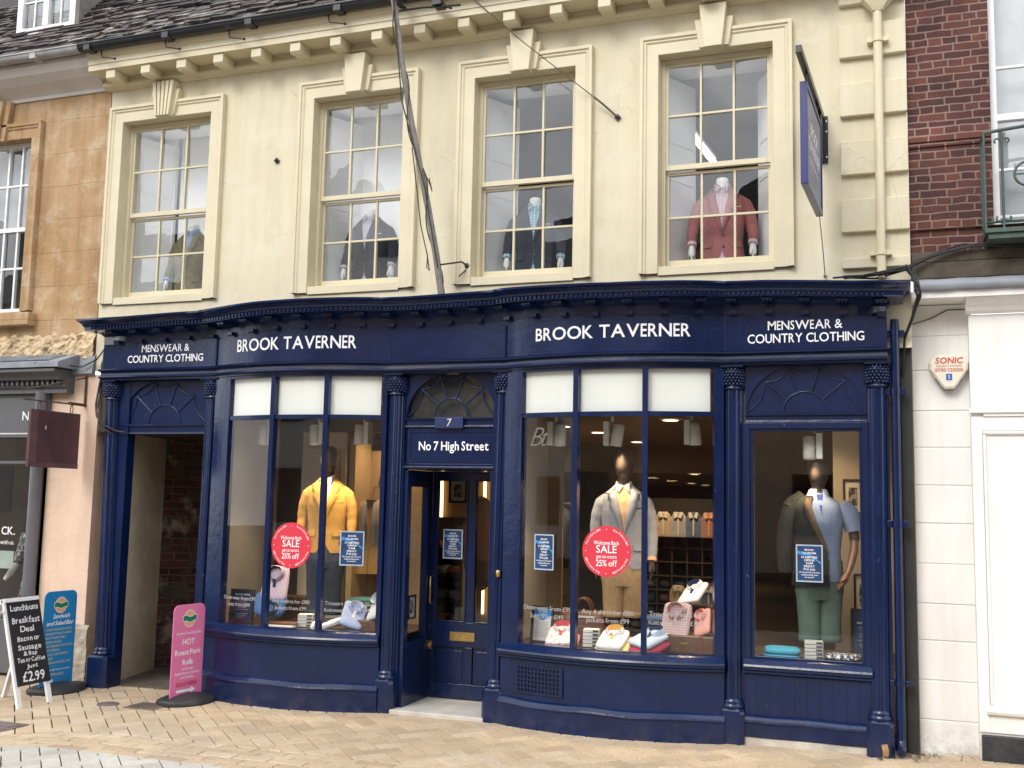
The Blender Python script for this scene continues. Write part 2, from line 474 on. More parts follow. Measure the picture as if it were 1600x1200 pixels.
# ------------------------------------------------------------------ mesh builder
class MB:
    def __init__(s):
        s.v, s.f, s.mi, s.sm, s.tone = [], [], [], [], []

    def face(s, pts, mi=0, sm=False, tone=0.5):
        b = len(s.v)
        s.v.extend([tuple(p) for p in pts])
        s.f.append(tuple(range(b, b + len(pts))))
        s.mi.append(mi); s.sm.append(sm); s.tone.append(tone)
        return s

    def grid(s, rows, mi=0, sm=True, closed=False, tone=0.5):
        """rows of points -> quads; closed wraps along a row"""
        b = len(s.v)
        n = len(rows[0])
        for r in rows:
            s.v.extend([tuple(p) for p in r])
        for i in range(len(rows) - 1):
            for j in range(n if closed else n - 1):
                k = (j + 1) % n
                s.f.append((b + i * n + j, b + i * n + k, b + (i + 1) * n + k, b + (i + 1) * n + j))
                s.mi.append(mi); s.sm.append(sm); s.tone.append(tone)
        return s

    def box(s, x0, x1, y0, y1, z0, z1, mi=0, M=None, tone=0.5):
        p = [Vector(q) for q in ((x0, y0, z0), (x1, y0, z0), (x1, y1, z0), (x0, y1, z0),
                                 (x0, y0, z1), (x1, y0, z1), (x1, y1, z1), (x0, y1, z1))]
        if M:
            p = [M @ q for q in p]
        b = len(s.v)
        s.v.extend([tuple(q) for q in p])
        for f in ((0, 3, 2, 1), (4, 5, 6, 7), (0, 1, 5, 4), (1, 2, 6, 5), (2, 3, 7, 6), (3, 0, 4, 7)):
            s.f.append(tuple(b + k for k in f))
            s.mi.append(mi); s.sm.append(False); s.tone.append(tone)
        return s

    def prism(s, poly, d, mi=0, M=None, cap=True, sm=False):
        """poly: 3-D points of one end; d: extrusion vector"""
        a = [Vector(q) for q in poly]
        c = [q + Vector(d) for q in a]
        if M:
            a = [M @ q for q in a]; c = [M @ q for q in c]
        b = len(s.v); n = len(a)
        s.v.extend([tuple(q) for q in a + c])
        for i in range(n):
            j = (i + 1) % n
            s.f.append((b + i, b + j, b + n + j, b + n + i)); s.mi.append(mi); s.sm.append(sm); s.tone.append(0.5)
        if cap:
            s.f.append(tuple(b + i for i in reversed(range(n)))); s.mi.append(mi); s.sm.append(False); s.tone.append(0.5)
            s.f.append(tuple(b + n + i for i in range(n))); s.mi.append(mi); s.sm.append(False); s.tone.append(0.5)
        return s

    def tube(s, pts, r, n=8, mi=0, cap=True):
        pts = [Vector(p) for p in pts]
        rs = r if isinstance(r, (list, tuple)) else [r] * len(pts)
        rows = []
        up = None
        for i, p in enumerate(pts):
            d = (pts[min(i + 1, len(pts) - 1)] - pts[max(i - 1, 0)]).normalized()
            if up is None:
                up = Vector((0, 0, 1)) if abs(d.z) < 0.9 else Vector((0, 1, 0))
            a = d.cross(up).normalized()
            c = a.cross(d).normalized()
            up = c
            rows.append([p + (a * math.cos(2 * PI * k / n) + c * math.sin(2 * PI * k / n)) * rs[i] for k in range(n)])
        s.grid(rows, mi, True, True)
        if cap:
            s.face(list(reversed(rows[0])), mi); s.face(rows[-1], mi)
        return s

    def lathe(s, prof, c=(0, 0, 0), n=20, mi=0, M=None, sx=1, sy=1):
        rows = []
        for r, z in prof:
            row = [Vector((c[0] + r * sx * math.cos(2 * PI * k / n), c[1] + r * sy * math.sin(2 * PI * k / n), c[2] + z)) for k in range(n)]
            rows.append([M @ q for q in row] if M else row)
        return s.grid(rows, mi, True, True)

    def ell(s, c, r, n=16, m=10, mi=0, M=None):
        rows = []
        for i in range(m + 1):
            t = PI * i / m
            rr = max(math.sin(t), 0.001)
            row = [Vector((c[0] + r[0] * rr * math.cos(2 * PI * k / n), c[1] + r[1] * rr * math.sin(2 * PI * k / n), c[2] - r[2] * math.cos(t))) for k in range(n)]
            rows.append([M @ q for q in row] if M else row)
        return s.grid(rows, mi, True, True)

    def build(s, name, mats, parent=None, loc=None, smooth=None, bevel=0, normals=True):
        mats = mats if isinstance(mats, (list, tuple)) else [mats]
        off = Vector((0, 0, 0))
        if parent is None:
            if loc is None:
                xs = [v[0] for v in s.v]; ys = [v[1] for v in s.v]; zs = [v[2] for v in s.v]
                loc = ((min(xs) + max(xs)) / 2, (min(ys) + max(ys)) / 2, min(zs))
            off = Vector(loc)
        else:
            q = parent
            while q is not None:
                off = off + q.location
                q = q.parent
        me = bpy.data.meshes.new(name)
        me.from_pydata([(v[0] - off.x, v[1] - off.y, v[2] - off.z) for v in s.v], [], s.f)
        for m in mats:
            me.materials.append(m)
        me.polygons.foreach_set('material_index', s.mi)
        me.polygons.foreach_set('use_smooth', s.sm)
        if any(abs(q - 0.5) > 1e-6 for q in s.tone):
            a = me.attributes.new('tone', 'FLOAT', 'FACE')
            a.data.foreach_set('value', s.tone)
        me.update()
        o = bpy.data.objects.new(name, me)
        COL.objects.link(o)
        if parent is None:
            o.location = loc
        else:
            o.parent = parent
        if bevel:
            b = o.modifiers.new('edge', 'BEVEL')
            b.width = bevel; b.segments = 2; b.limit_method = 'ANGLE'; b.angle_limit = math.radians(50)
        return o


def tag(o, label=None, cat=None, group=None, kind=None):
    for k, v in (('label', label), ('category', cat), ('group', group), ('kind', kind)):
        if v:
            o[k] = v
    return o


def thing(name, label, cat, loc=(0, 0, 0), group=None):
    o = bpy.data.objects.new(name, None)
    COL.objects.link(o)
    o.location = loc
    o.empty_display_size = 0.1
    return tag(o, label, cat, group)


def copy_tree(o, parent=None):
    kids = [c for c in bpy.data.objects if c.parent == o]
    c = o.copy()
    COL.objects.link(c)
    if parent:
        c.parent = parent
    for k in kids:
        copy_tree(k, c)
    return c


# ------------------------------------------------------------------ lettering
GLY = {}


def glyph(ch, bold=0.0):
    key = (ch, bold)
    if key not in GLY:
        cu = bpy.data.curves.new('g', 'FONT')
        cu.body = ch
        cu.size = 1.0
        cu.resolution_u = 3
        cu.offset = bold
        ob = bpy.data.objects.new('g', cu)
        COL.objects.link(ob)
        dg = bpy.context.evaluated_depsgraph_get()
        me = ob.evaluated_get(dg).to_mesh()
        vs = [(v.co.x, v.co.y) for v in me.vertices]
        fs = [tuple(p.vertices) for p in me.polygons]
        ob.evaluated_get(dg).to_mesh_clear()
        COL.objects.unlink(ob)
        bpy.data.objects.remove(ob)
        bpy.data.curves.remove(cu)
        GLY[key] = (vs, fs, min([v[0] for v in vs], default=0), max([v[0] for v in vs], default=0.25))
    return GLY[key]


CAPH = max(v[1] for v in glyph('H')[0])
GILL = dict(B=.84, R=.86, O=1.06, K=.94, T=.95, A=1.06, V=1.06, E=.74, N=1.0, S=.78, M=1.02, W=1.08, C=1.0, U=.92,
            Y=.98, L=.8, H=.95, G=1.0, I=1.0)


def letters(mb, text, size, put, align='c', track=0.06, space=0.34, scale=None, bold=0.0, slant=0.0, mi=0, jit=0.0, width=None):
    """size = cap height; put(s, t) -> 3-D point; s runs along the line from its anchor"""
    k = size / CAPH
    x = 0.0
    items = []
    for ch in text:
        if ch == ' ':
            x += space * size
            continue
        vs, fs, a, b = glyph(ch, bold)
        sx = (scale or {}).get(ch, 1.0)
        items.append((ch, x, sx, a, vs, fs))
        x += (b - a) * k * sx + track * size * (1.25 if ch in 'IHNMU' else 1.0)
    x -= track * size
    f = (width / x) if width and x > 0 else 1.0
    x *= f
    o = -x / 2 if align == 'c' else (0 if align == 'l' else -x)
    for ch, px, sx, a, vs, fs in items:
        base = len(mb.v)
        ja = R.uniform(-jit, jit)
        jy = R.uniform(-jit, jit) * size * 0.5
        js = 1 + R.uniform(-jit, jit) * 0.8
        for vx, vy in vs:
            lx, ly = (vx - a) * k * sx * f * js, vy * k * js
            lx, ly = lx * math.cos(ja) - ly * math.sin(ja), lx * math.sin(ja) + ly * math.cos(ja)
            mb.v.append(tuple(put(o + px * f + lx + ly * slant, ly + jy)))
        for q in fs:
            mb.f.append(tuple(base + i for i in q)); mb.mi.append(mi); mb.sm.append(False); mb.tone.append(0.5)
    return mb


def flat(o, u, v):
    o, u, v = Vector(o), Vector(u).normalized(), Vector(v).normalized()
    return lambda s, t: o + u * s + v * t


def disc(mb, o, u, v, ru, rv, mi=0, n=40, a0=0, a1=2 * PI):
    p = flat(o, u, v)
    mb.face([p(ru * math.cos(a0 + (a1 - a0) * k / n), rv * math.sin(a0 + (a1 - a0) * k / n)) for k in range(n)], mi)


# ------------------------------------------------------------------ ground
def clip(poly, a, b, c):
    """keep a*x + b*y >= c"""
    o = []
    for i in range(len(poly)):
        p, q = poly[i], poly[(i + 1) % len(poly)]
        dp, dq = a * p[0] + b * p[1] - c, a * q[0] + b * q[1] - c
        if dp >= 0:
            o.append(p)
        if (dp >= 0) != (dq >= 0):
            t = dp / (dp - dq)
            o.append((p[0] + (q[0] - p[0]) * t, p[1] + (q[1] - p[1]) * t))
    return o


def stone(mb, poly, top, gap, tone, rnd):
    cx = sum(p[0] for p in poly) / len(poly); cy = sum(p[1] for p in poly) / len(poly)
    def inset(pl, g):
        ar = sum(pl[k][0] * pl[(k + 1) % len(pl)][1] - pl[(k + 1) % len(pl)][0] * pl[k][1] for k in range(len(pl)))
        if ar < 0:
            pl = pl[::-1]
        o = pl
        for k in range(len(pl)):
            a, b = pl[k], pl[(k + 1) % len(pl)]
            L = math.hypot(b[0] - a[0], b[1] - a[1])
            if L < 1e-6:
                continue
            nx, ny = -(b[1] - a[1]) / L, (b[0] - a[0]) / L
            o = clip(o, nx, ny, nx * a[0] + ny * a[1] + g)
            if len(o) < 3:
                return None
        return o
    ins = inset(poly, gap / 2)
    if not ins:
        return
    ins2 = inset(ins, .004)
    if not ins2 or len(ins2) != len(ins):
        return
    tx, ty = rnd.uniform(-.01, .01), rnd.uniform(-.01, .01)
    h = lambda x, y: top + gz(x) + tx * (x - cx) + ty * (y - cy)
    n = len(ins)
    mb.face([(p[0], p[1], h(*p)) for p in ins2], 0, False, tone)
    for i in range(n):
        j = (i + 1) % n
        mb.face([(*ins[i], h(*ins[i]) - .005), (*ins[j], h(*ins[j]) - .005), (*ins2[j], h(*ins2[j])), (*ins2[i], h(*ins2[i]))], 0, False, tone)
        mb.face([(*ins[i], gz(cx) - .02), (*ins[j], gz(cx) - .02), (*ins[j], h(*ins[j]) - .005), (*ins[i], h(*ins[i]) - .005)], 0, False, tone)


def kerb_y(x):
    """front line of the herringbone paving: sweeps out into the street on the left"""
    return -1.60 - (0.42 * ((-x - 2.45) ** 2) * 2.2 if x < -2.45 else 0)


def herringbone(mb, unit, ang, region, top, gap, tones, halves):
    rnd = random.Random(3)
    ca, sa = math.cos(ang), math.sin(ang)
    x0, x1, y0, y1 = region
    n = int(16 / unit)
    for i in range(-n, n):
        for j in range(-n, n):
            m = (i - j) % 4
            if m == 0:
                c = (i, j, i + 2, j + 1)
            elif m == 2:
                c = (i, j - 1, i + 1, j + 1)
            else:
                continue
            q = [(c[0] * unit, c[1] * unit), (c[2] * unit, c[1] * unit), (c[2] * unit, c[3] * unit), (c[0] * unit, c[3] * unit)]
            poly = [(a * ca - b * sa, a * sa + b * ca) for a, b in q]
            cx = sum(p[0] for p in poly) / 4; cy = sum(p[1] for p in poly) / 4
            if not (x0 - .3 < cx < x1 + .3 and y0 - .3 < cy < y1 + .3):
                continue
            for h in halves(cx):
                poly = clip(poly, *h)
                if len(poly) < 3:
                    break
            if len(poly) < 3:
                continue
            stone(mb, poly, top + rnd.uniform(-.0015, .0015), gap, tones(cx, cy, rnd), rnd)


mb = MB()
for (a, b, c_, d) in ((-60, 60, -60, 60),):
    mb.face([(a, c_, -.016 + gz(a)), (b, c_, -.016 + gz(b)), (b, d, -.016 + gz(b)), (a, d, -.016 + gz(a))])
tag(mb.build('ground', SAND, loc=(0, 0, 0)), kind='structure')

mb = MB()


def tone_y(cx, cy, rnd):
    t = 0.5 + rnd.gauss(0, 0.16) + 0.22 * mnoise.noise(Vector((cx * .8, cy * .8, 3)))
    return min(.98, max(.02, t))


def half_y(cx):
    s = (kerb_y(cx + .02) - kerb_y(cx - .02)) / .04
    return [(-s, 1, kerb_y(cx) - s * cx)]


herringbone(mb, 0.128, PI / 4, (-6.2, 6.5, -3.4, 0.9), 0.0, 0.0088, tone_y, half_y)
tag(mb.build('pavement', PAVER, loc=(0, 0, 0)), kind='structure')

mb = MB()
rnd = random.Random(5)
for r in range(5):
    x = -6.0 + (r % 2) * .11
    while x < 7:
        L = .27
        ya = lambda q: kerb_y(q) - .001 - .102 * r
        poly = [(x, ya(x) - .102), (x + L, ya(x + L) - .102), (x + L, ya(x + L)), (x, ya(x))]
        stone(mb, poly, -.001 - .004 * abs(r - 2) + .006, 0.0075, min(.95, max(.05, .55 + rnd.gauss(0, .16))), rnd)
        x += L
tag(mb.build('kerb_band', PAVER, loc=(0, 0, 0)), kind='structure')

mb = MB()


def half_s(cx):
    y = kerb_y(cx) - .512
    s = (kerb_y(cx + .02) - kerb_y(cx - .02)) / .04
    return [(s, -1, -(y - s * cx))]


herringbone(mb, 0.118, PI / 4, (-6.0, 7.0, -7.0, -1.9), 0.0, 0.0075, lambda x, y, r: min(.95, max(.05, .5 + r.gauss(0, .2))), half_s)
tag(mb.build('road', SETT, loc=(0, 0, 0)), kind='structure')

# small ironwork let into the paving
mb = MB()
mb.lathe([(0.001, .010), (.08, .010), (.09, .006), (.092, -.01)], (-3.16, -.73, gz(-3.16)), 24)
tag(mb.build('manhole_cover', plain('rusty_grey_iron', (.13, .105, .095), .7, .3, 12, 50, .5)), 'small round grey iron cover in the paving left of the pink sign', 'cover')
mb = MB()
z = gz(-2.8)
mb.box(-2.95, -2.66, -.80, -.55, z - .01, z + .006)
for k in range(9):
    mb.box(-2.925 + k * .028, -2.913 + k * .028, -.78, -.57, z + .006, z + .012)
tag(mb.build('drain_grate', plain('worn_drain_iron', (.17, .135, .105), .7, .3, 12, 50, .5)), 'rusty ribbed drain grate half under the pink sign base', 'grate')
mb = MB()
mb.box(-3.42, -3.13, -1.95, -1.62, gz(-3.3) - .01, gz(-3.3) + .008)
mb.box(-3.38, -3.17, -1.91, -1.66, gz(-3.3) + .008, gz(-3.3) + .012)
tag(mb.build('inspection_cover', plain('brown_cover_iron', (.16, .12, .11), .75, .3, 12, 50, .5)), 'square brown inspection cover at the left edge of the paving', 'cover')

# ------------------------------------------------------------------ the shop building
SHOP = thing('shop_building', 'cream painted Georgian building with a navy bow windowed shopfront and four sash windows above', 'building', (-.5, .3, 0))


def bow(x):
    if -2.69 <= x <= -.97:
        return -.12 - .165 * (1 - ((x + 1.83) / .86) ** 2)
    if .10 <= x <= 1.85:
        return -.12 - .165 * (1 - ((x - .975) / .875) ** 2)
    return -.12


def bow_normal(x):
    e = .01
    d = (bow(x + e) - bow(x - e)) / (2 * e)
    return Vector((d, -1, 0)).normalized()


def span(x0, x1, n):
    return [x0 + (x1 - x0) * i / n for i in range(n + 1)]


def sweep(mb, xs, prof, mi=0, sm=True, ends=True, fn=bow, dz=None):
    """profile [(out, z)] carried along the plan line of the shopfront"""
    rows = []
    for x in xs:
        nn = bow_normal(x) if fn is bow else Vector((0, -1, 0))
        y = fn(x)
        d = dz(x) if dz else 0
        rows.append([(x + nn.x * o_, y + nn.y * o_, z_ + d) for o_, z_ in prof])
    for j in range(len(prof) - 1):
        mb.grid([[r[j], r[j + 1]] for r in rows], mi, sm)
    if ends:
        mb.face(rows[0], mi); mb.face(list(reversed(rows[-1])), mi)
    return mb


WIN = [(-3.48, .51), (-1.405, .45), (.17, .45), (1.77, .45)]
ZB, ZT = 3.60, 5.34
# wall: front and back skins cut round the four openings
mb = MB()
xs = [-4.17] + [v for c, h in WIN for v in (c - h, c + h)] + [3.19]
zs = [2.9, ZB, ZT, 5.95]
for y in (0.0, .28):
    for i in range(len(xs) - 1):
        for j in range(3):
            if i % 2 == 1 and j == 1:
                continue
            q = [(xs[i], y, zs[j]), (xs[i + 1], y, zs[j]), (xs[i + 1], y, zs[j + 1]), (xs[i], y, zs[j + 1])]
            mb.face(q if y == 0 else list(reversed(q)))
mb.face([(-4.17, .28, 2.9), (-4.17, 0, 2.9), (-4.17, 0, 5.95), (-4.17, .28, 5.95)])
mb.face([(3.19, 0, 2.9), (3.19, .28, 2.9), (3.19, .28, 5.95), (3.19, 0, 5.95)])
mb.build('wall', CREAM, SHOP)

for wi, (c, h) in enumerate(WIN):
    x0, x1 = c - h - .15, c + h + .15
    mb = MB()
    prof = [(0, 0), (0, .058), (.028, .058), (.034, .044), (.048, .044), (.06, .032), (.148, .032), (.15, .028), (.15, -.12)]
    rows = [[(x0 + i, -o_, 3.545), (x0 + i, -o_, 5.50 - i * 1.05), (x1 - i, -o_, 5.50 - i * 1.05), (x1 - i, -o_, 3.545)] for i, o_ in prof]
    mb.grid(rows, 0, False)
    mb.box(x0 + .15, x1 - .15, -.022, .12, 3.53, 3.60)                # sloping stone sill
    mb.build('window_surround', CREAM2, SHOP, bevel=.003)
    # stepped keystone
    def wedge(mb, w0, w1, z0, z1, d):
        mb.prism([(c - w0, .0, z0), (c + w0, .0, z0), (c + w1, .0, z1), (c - w1, .0, z1)], (0, -d, 0))
    mb = MB()
    if wi == 0:
        wedge(mb, .10, .165, 5.345, 5.60, .065)
        for k in range(5):
            a0, a1 = -.085 + k * .034, -.085 + (k + 1) * .034
            s0, s1 = 1.0, 1.5
            mb.prism([(c + a0 * s0 + .004, -.066, 5.335), (c + a1 * s0 - .004, -.066, 5.335), (c + a1 * s1 - .006, -.066, 5.675), (c + a0 * s1 + .006, -.066, 5.675)], (0, -.045, 0))
        wedge(mb, .088, .13, 5.332, 5.675, .072)
    else:
        wedge(mb, .115, .155, 5.345, 5.58, .07)
        wedge(mb, .07, .108, 5.325, 5.675, .125)
    mb.build('keystone', CREAM2, SHOP, bevel=.004)
    # sliding sashes, six panes over six
    mb = MB(); gl = MB()
    xa, xb = c - h, c + h
    f = .035
    mb.box(xa, xa + f, .085, .19, ZB, ZT); mb.box(xb - f, xb, .085, .19, ZB, ZT)
    mb.box(xa + f, xb - f, .085, .19, ZT - f, ZT); mb.box(xa + f, xb - f, .087, .19, ZB, ZB + .025)
    for (za, zb, y, bot) in ((4.415, ZT - f, .10, .042), (ZB + .025, 4.405, .142, .055)):
        mb.box(xa + f, xa + f + .022, y, y + .035, za, zb); mb.box(xb - f - .022, xb - f, y, y + .035, za, zb)
        mb.box(xa + f + .022, xb - f - .022, y - .002, y + .037, za, za + bot)
        mb.box(xa + f + .022, xb - f - .022, y - .001, y + .036, zb - .022, zb)
        ia, ib, ja, jb = xa + f + .022, xb - f - .022, za + bot, zb - .022
        wv = (ib - ia) / 3
        for k in (1, 2):
            mb.box(ia + k * wv - .009, ia + k * wv + .009, y + .003, y + .032, ja, jb)
        zm = (ja + jb) / 2
        mb.box(ia, ib, y + .005, y + .030, zm - .009, zm + .009)
        for k in range(3):
            for l in range(2):
                t1, t2 = R.uniform(-.008, .008), R.uniform(-.006, .006)
                qx0, qx1 = ia + k * wv, ia + (k + 1) * wv
                qz0, qz1 = (ja, zm) if l == 0 else (zm, jb)
                yy = y + .018
                gl.face([(qx0, yy - t1 - t2, qz0), (qx1, yy + t1 - t2, qz0), (qx1, yy + t1 + t2, qz1), (qx0, yy - t1 + t2, qz1)])
    sash = mb.build('sash_window', CREAM2, SHOP, bevel=.002)
    gl.build('pane', OLDGLASS, sash)
    mb = MB()
    mb.box(xa - .05, xb + .05, .19, .60, ZB - .03, ZB - .005); mb.box(xa - .05, xb + .05, .19, .54, ZT + .005, ZT + .03)
    if wi < 2:
        mb.box(xa - .06, xa - .04, .19, .60, ZB, ZT); mb.box(xb + .04, xb + .06, .19, .60, ZB, ZT)
    mb.build('reveal_bounce_lining', LINING, SHOP)  # white reveal lining, added so daylight bounces around inside the bay
    # panelled folding shutters standing open inside
    for sgn in (-1, 1):
        mb = MB()
        px = c + sgn * (h + .02)
        a = math.radians(62)
        M = Matrix.Translation((px, .24, 0)) @ Matrix.Rotation(PI / 2 - (PI / 2 - a) * 1.0, 4, 'Z') if sgn < 0 else Matrix.Translation((px, .24, 0)) @ Matrix.Rotation(PI - a, 4, 'Z')
        mb.box(0, .42, -.016, .016, 3.6, 5.28, 0, M)
        for (za, zb) in ((3.68, 4.30), (4.40, 4.62), (4.72, 5.2)):
            for yy in (-.022, .016):
                mb.box(.05, .37, yy, yy + .006, za, zb, 0, M)
        mb.build('shutter', LINING, SHOP, bevel=.003)
# upper rooms
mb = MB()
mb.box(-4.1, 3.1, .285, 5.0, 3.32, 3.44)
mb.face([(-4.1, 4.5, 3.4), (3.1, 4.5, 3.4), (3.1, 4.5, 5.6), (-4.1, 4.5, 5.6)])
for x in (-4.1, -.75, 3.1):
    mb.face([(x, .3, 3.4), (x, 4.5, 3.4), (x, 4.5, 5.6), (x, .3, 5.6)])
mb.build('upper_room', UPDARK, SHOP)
mb = MB()
mb.face([(-4.1, .285, 5.48), (3.1, .285, 5.48), (3.1, 4.5, 5.48), (-4.1, 4.5, 5.48)])
mb.box(-4.1, 3.1, .30, .42, 5.40, 5.47)
mb.build('upper_ceiling', plain('old_white_ceiling', (.5, .52, .53), .8), SHOP)
mb = MB()
for b in ((-4.09, -3.80, .56, .58), (-3.765, -2.86, .60, .62), (-1.76, -.90, .60, .62), (-2.10, -1.80, .55, .57)):
    mb = MB(); mb.box(*b, 3.44, 5.39); mb.build('window_screen', LINING, SHOP)

# eaves cornice with brackets
mb = MB()
def xrun(x0, x1, prof, ret0=True, ret1=True):
    """straight moulding with mitred returns; profile (out, z)"""
    rows = []
    rows.append([(x0 - o_, .05, z_) for o_, z_ in prof]) if ret0 else None
    rows.append([(x0 - (o_ if ret0 else 0), -o_, z_) for o_, z_ in prof])
    rows.append([(x1 + (o_ if ret1 else 0), -o_, z_) for o_, z_ in prof])
    if ret1:
        rows.append([(x1 + o_, .05, z_) for o_, z_ in prof])
    for j in range(len(prof) - 1):
        mb.grid([[r[j], r[j + 1]] for r in rows], 0, False)
    mb.face(rows[0]); mb.face(list(reversed(rows[-1])))
xrun(-4.22, 3.19, [(-.01, 5.682), (.02, 5.685), (.06, 5.697), (.085, 5.712), (.085, 5.735), (-.01, 5.736)], False, False)
xrun(-4.22, 3.19, [(-.01, 5.737), (.07, 5.737), (.07, 5.785), (-.01, 5.785)], False, False)
xrun(-4.22, 3.19, [(-.01, 5.787), (.29, 5.787), (.29, 5.84), (.30, 5.845), (.30, 5.90), (.325, 5.915), (.34, 5.945), (.34, 5.96), (-.01, 5.96)], False, False)
mb.build('eaves_cornice', CREAM2, SHOP, bevel=.004)
x = -3.97
while x < 3.15:
    mb = MB()
    mb.prism([(x - .053, -.071, 5.786), (x - .053, -.272, 5.786), (x - .053, -.272, 5.705), (x - .053, -.25, 5.685), (x - .053, -.0851, 5.70)], (.106, 0, 0))
    mb.build('cornice_bracket', CREAM2, SHOP, bevel=.005)
    x += .408
# roof and gutter
def roof(x0, x1, y0, z0, pitch_, rows_, parent, name, seed):
    rnd = random.Random(seed)
    mb = MB()
    cp, sp = math.cos(pitch_), math.sin(pitch_)
    def P(x, d, h):
        return (x, y0 + d * cp - h * sp, z0 + d * sp + h * cp)
    mb.face([P(x0, -.02, -.02), P(x1, -.02, -.02), P(x1, rows_ * .1 + .3, -.02), P(x0, rows_ * .1 + .3, -.02)], 0, False, .1)
    d = -.06
    for r in range(rows_):
        e = .098 - .002 * r
        x = x0 - rnd.uniform(0, .2)
        while x < x1:
            w_ = rnd.uniform(.09, .30)
            a, b = max(x, x0) + .004, min(x + w_, x1) - .004
            if b - a > .03:
                j0, j1 = rnd.uniform(-.024, .018), rnd.uniform(-.024, .018)
                t = rnd.uniform(.014, .036)
                h0 = .022 + rnd.uniform(-.006, .016)
                tone = min(.95, max(.05, rnd.gauss(.42, .28)))
                q = [P(a, d + j0, h0), P(b, d + j1, h0), P(b, d + e * 1.9, .004), P(a, d + e * 1.9, .004)]
                u = [P(a, d + j0, h0 + t), P(b, d + j1, h0 + t), P(b, d + e * 1.9, .004 + t * .6), P(a, d + e * 1.9, .004 + t * .6)]
                mb.face(u, 0, False, tone)
                for k in range(4):
                    l = (k + 1) % 4
                    mb.face([q[k], q[l], u[l], u[k]], 0, False, tone * .9)
            x += w_
        d += e
    return mb.build(name, SLATE, parent)
roof(-4.19, 3.19, -.33, 5.985, math.radians(50), 19, SHOP, 'roof', 11)
def gutter(x0, x1, y, z, r, mat, parent, name='gutter', step=.9):
    mb = MB()
    def ring(x, k):
        return [(x, y + k * r * math.cos(a), z + k * r * math.sin(a)) for a in [PI + PI * i / 10 for i in range(11)]]
    mb.grid([ring(x0, 1), ring(x1, 1)]); mb.grid([ring(x0, .88), ring(x1, .88)])
    mb.tube([(x0, y - r, z), (x1, y - r, z)], .009, 6)
    mb.face(ring(x0, 1)); mb.face(ring(x1, 1))
    x = x0 + .12
    while x < x1:
        mb.box(x - .035, x + .035, y - r * 1.12, y + r, z - r * 1.12, z - r * .2)
        x += step
    return mb.build(name, mat, parent)
mb = MB(); mb.box(-4.22, 3.19, -.338, -.30, 5.9605, 6.03); mb.build('eaves_board', GUTTER, SHOP)
gutter(-4.24, 3.19, -.385, 5.995, .056, GUTTER, SHOP)
mb = MB()
for x in (-4.02, -3.28, -2.58, -1.55, -.55):
    mb.tube([(x, -.36, 5.95), (x, -.345, 5.90), (x + .02, -.36, 5.875), (x + .17, -.36, 5.84)], .006, 5)
    mb.ell((x + .17, -.36, 5.84), (.015, .015, .012), 8, 5)
    mb.build('eaves_hook', IRON, SHOP)
    mb = MB()
# quoin blocks at the right corner
for (za, zb) in ((5.55, 5.645), (5.13, 5.385), (4.67, 4.925), (4.215, 4.475), (3.775, 4.025), (3.50, 3.575)):
    mb = MB()
    mb.box(2.715, 3.192, -.045, .01, za, zb)
    mb.build('quoin', CREAM, SHOP, bevel=.006)
# little iron bosses
for (x, z) in ((-2.235, 4.80), (.98, 4.865)):
    mb = MB()
    mb.prism([(x - .028, -.001, z), (x, -.001, z - .028), (x + .028, -.001, z), (x, -.001, z + .028)], (0, -.02, 0))
    mb.ell((x, -.026, z), (.012, .012, .012), 8, 6)
    mb.build('tie_plate', IRON, SHOP)

# ---- shopfront: fascia, cornice, architrave
XS = [-3.97] + span(-2.69, -.97, 20) + span(.10, 1.85, 20) + [3.02]
mb = MB()
sweep(mb, XS, [(0, 2.86), (0, 3.22), (-.02, 3.22)], 0)
for x in (-2.70, -.955, .085, 1.865):
    nn = bow_normal(x)
    mb.box(x - .007, x + .007, bow(x) - (.012 if x < -2 or 0 < x < 1 else .005), bow(x) + .05, 2.898, 3.16)
mb.box(-3.97, -3.95, -.118, .02, 2.86, 3.2); mb.box(3.0, 3.02, -.118, .02, 2.86, 3.2)
FASC = mb.build('fascia', NAVY, SHOP)
CX = [-3.965] + span(-3.7, -2.72, 6)[:-1] + span(-2.72, -.94, 20) + span(-.7, -.1, 4) + span(.07, 1.88, 20) + span(2.0, 2.8, 5) + [3.015]
mb = MB()
prof = [(-.02, 3.158), (.004, 3.160), (.006, 3.235), (.05, 3.262), (.19, 3.268), (.19, 3.275), (.195, 3.30), (.205, 3.305), (.215, 3.32), (.245, 3.34), (.27, 3.352), (.272, 3.368), (.0, 3.395), (-.13, 3.42)]
SAG = ((-4.2, -.036), (-3.49, -.028), (-3.0, -.014), (-2.43, -.008), (-2.02, .010), (-1.18, .024), (-.66, .020), (0, .034), (.25, .040), (.65, .024), (1.06, .013), (1.57, .016), (2.21, .006), (2.66, -.022), (3.25, -.062))
def dzc(x):
    """the old cornice has settled: measured rise and fall of its top edge"""
    for (a, p), (b, q) in zip(SAG, SAG[1:]):
        if x <= b:
            return p + (q - p) * (x - a) / (b - a)
    return SAG[-1][1]
rows = []
pts = []
for x in CX:
    pts.append((x, bow(x), bow_normal(x)))
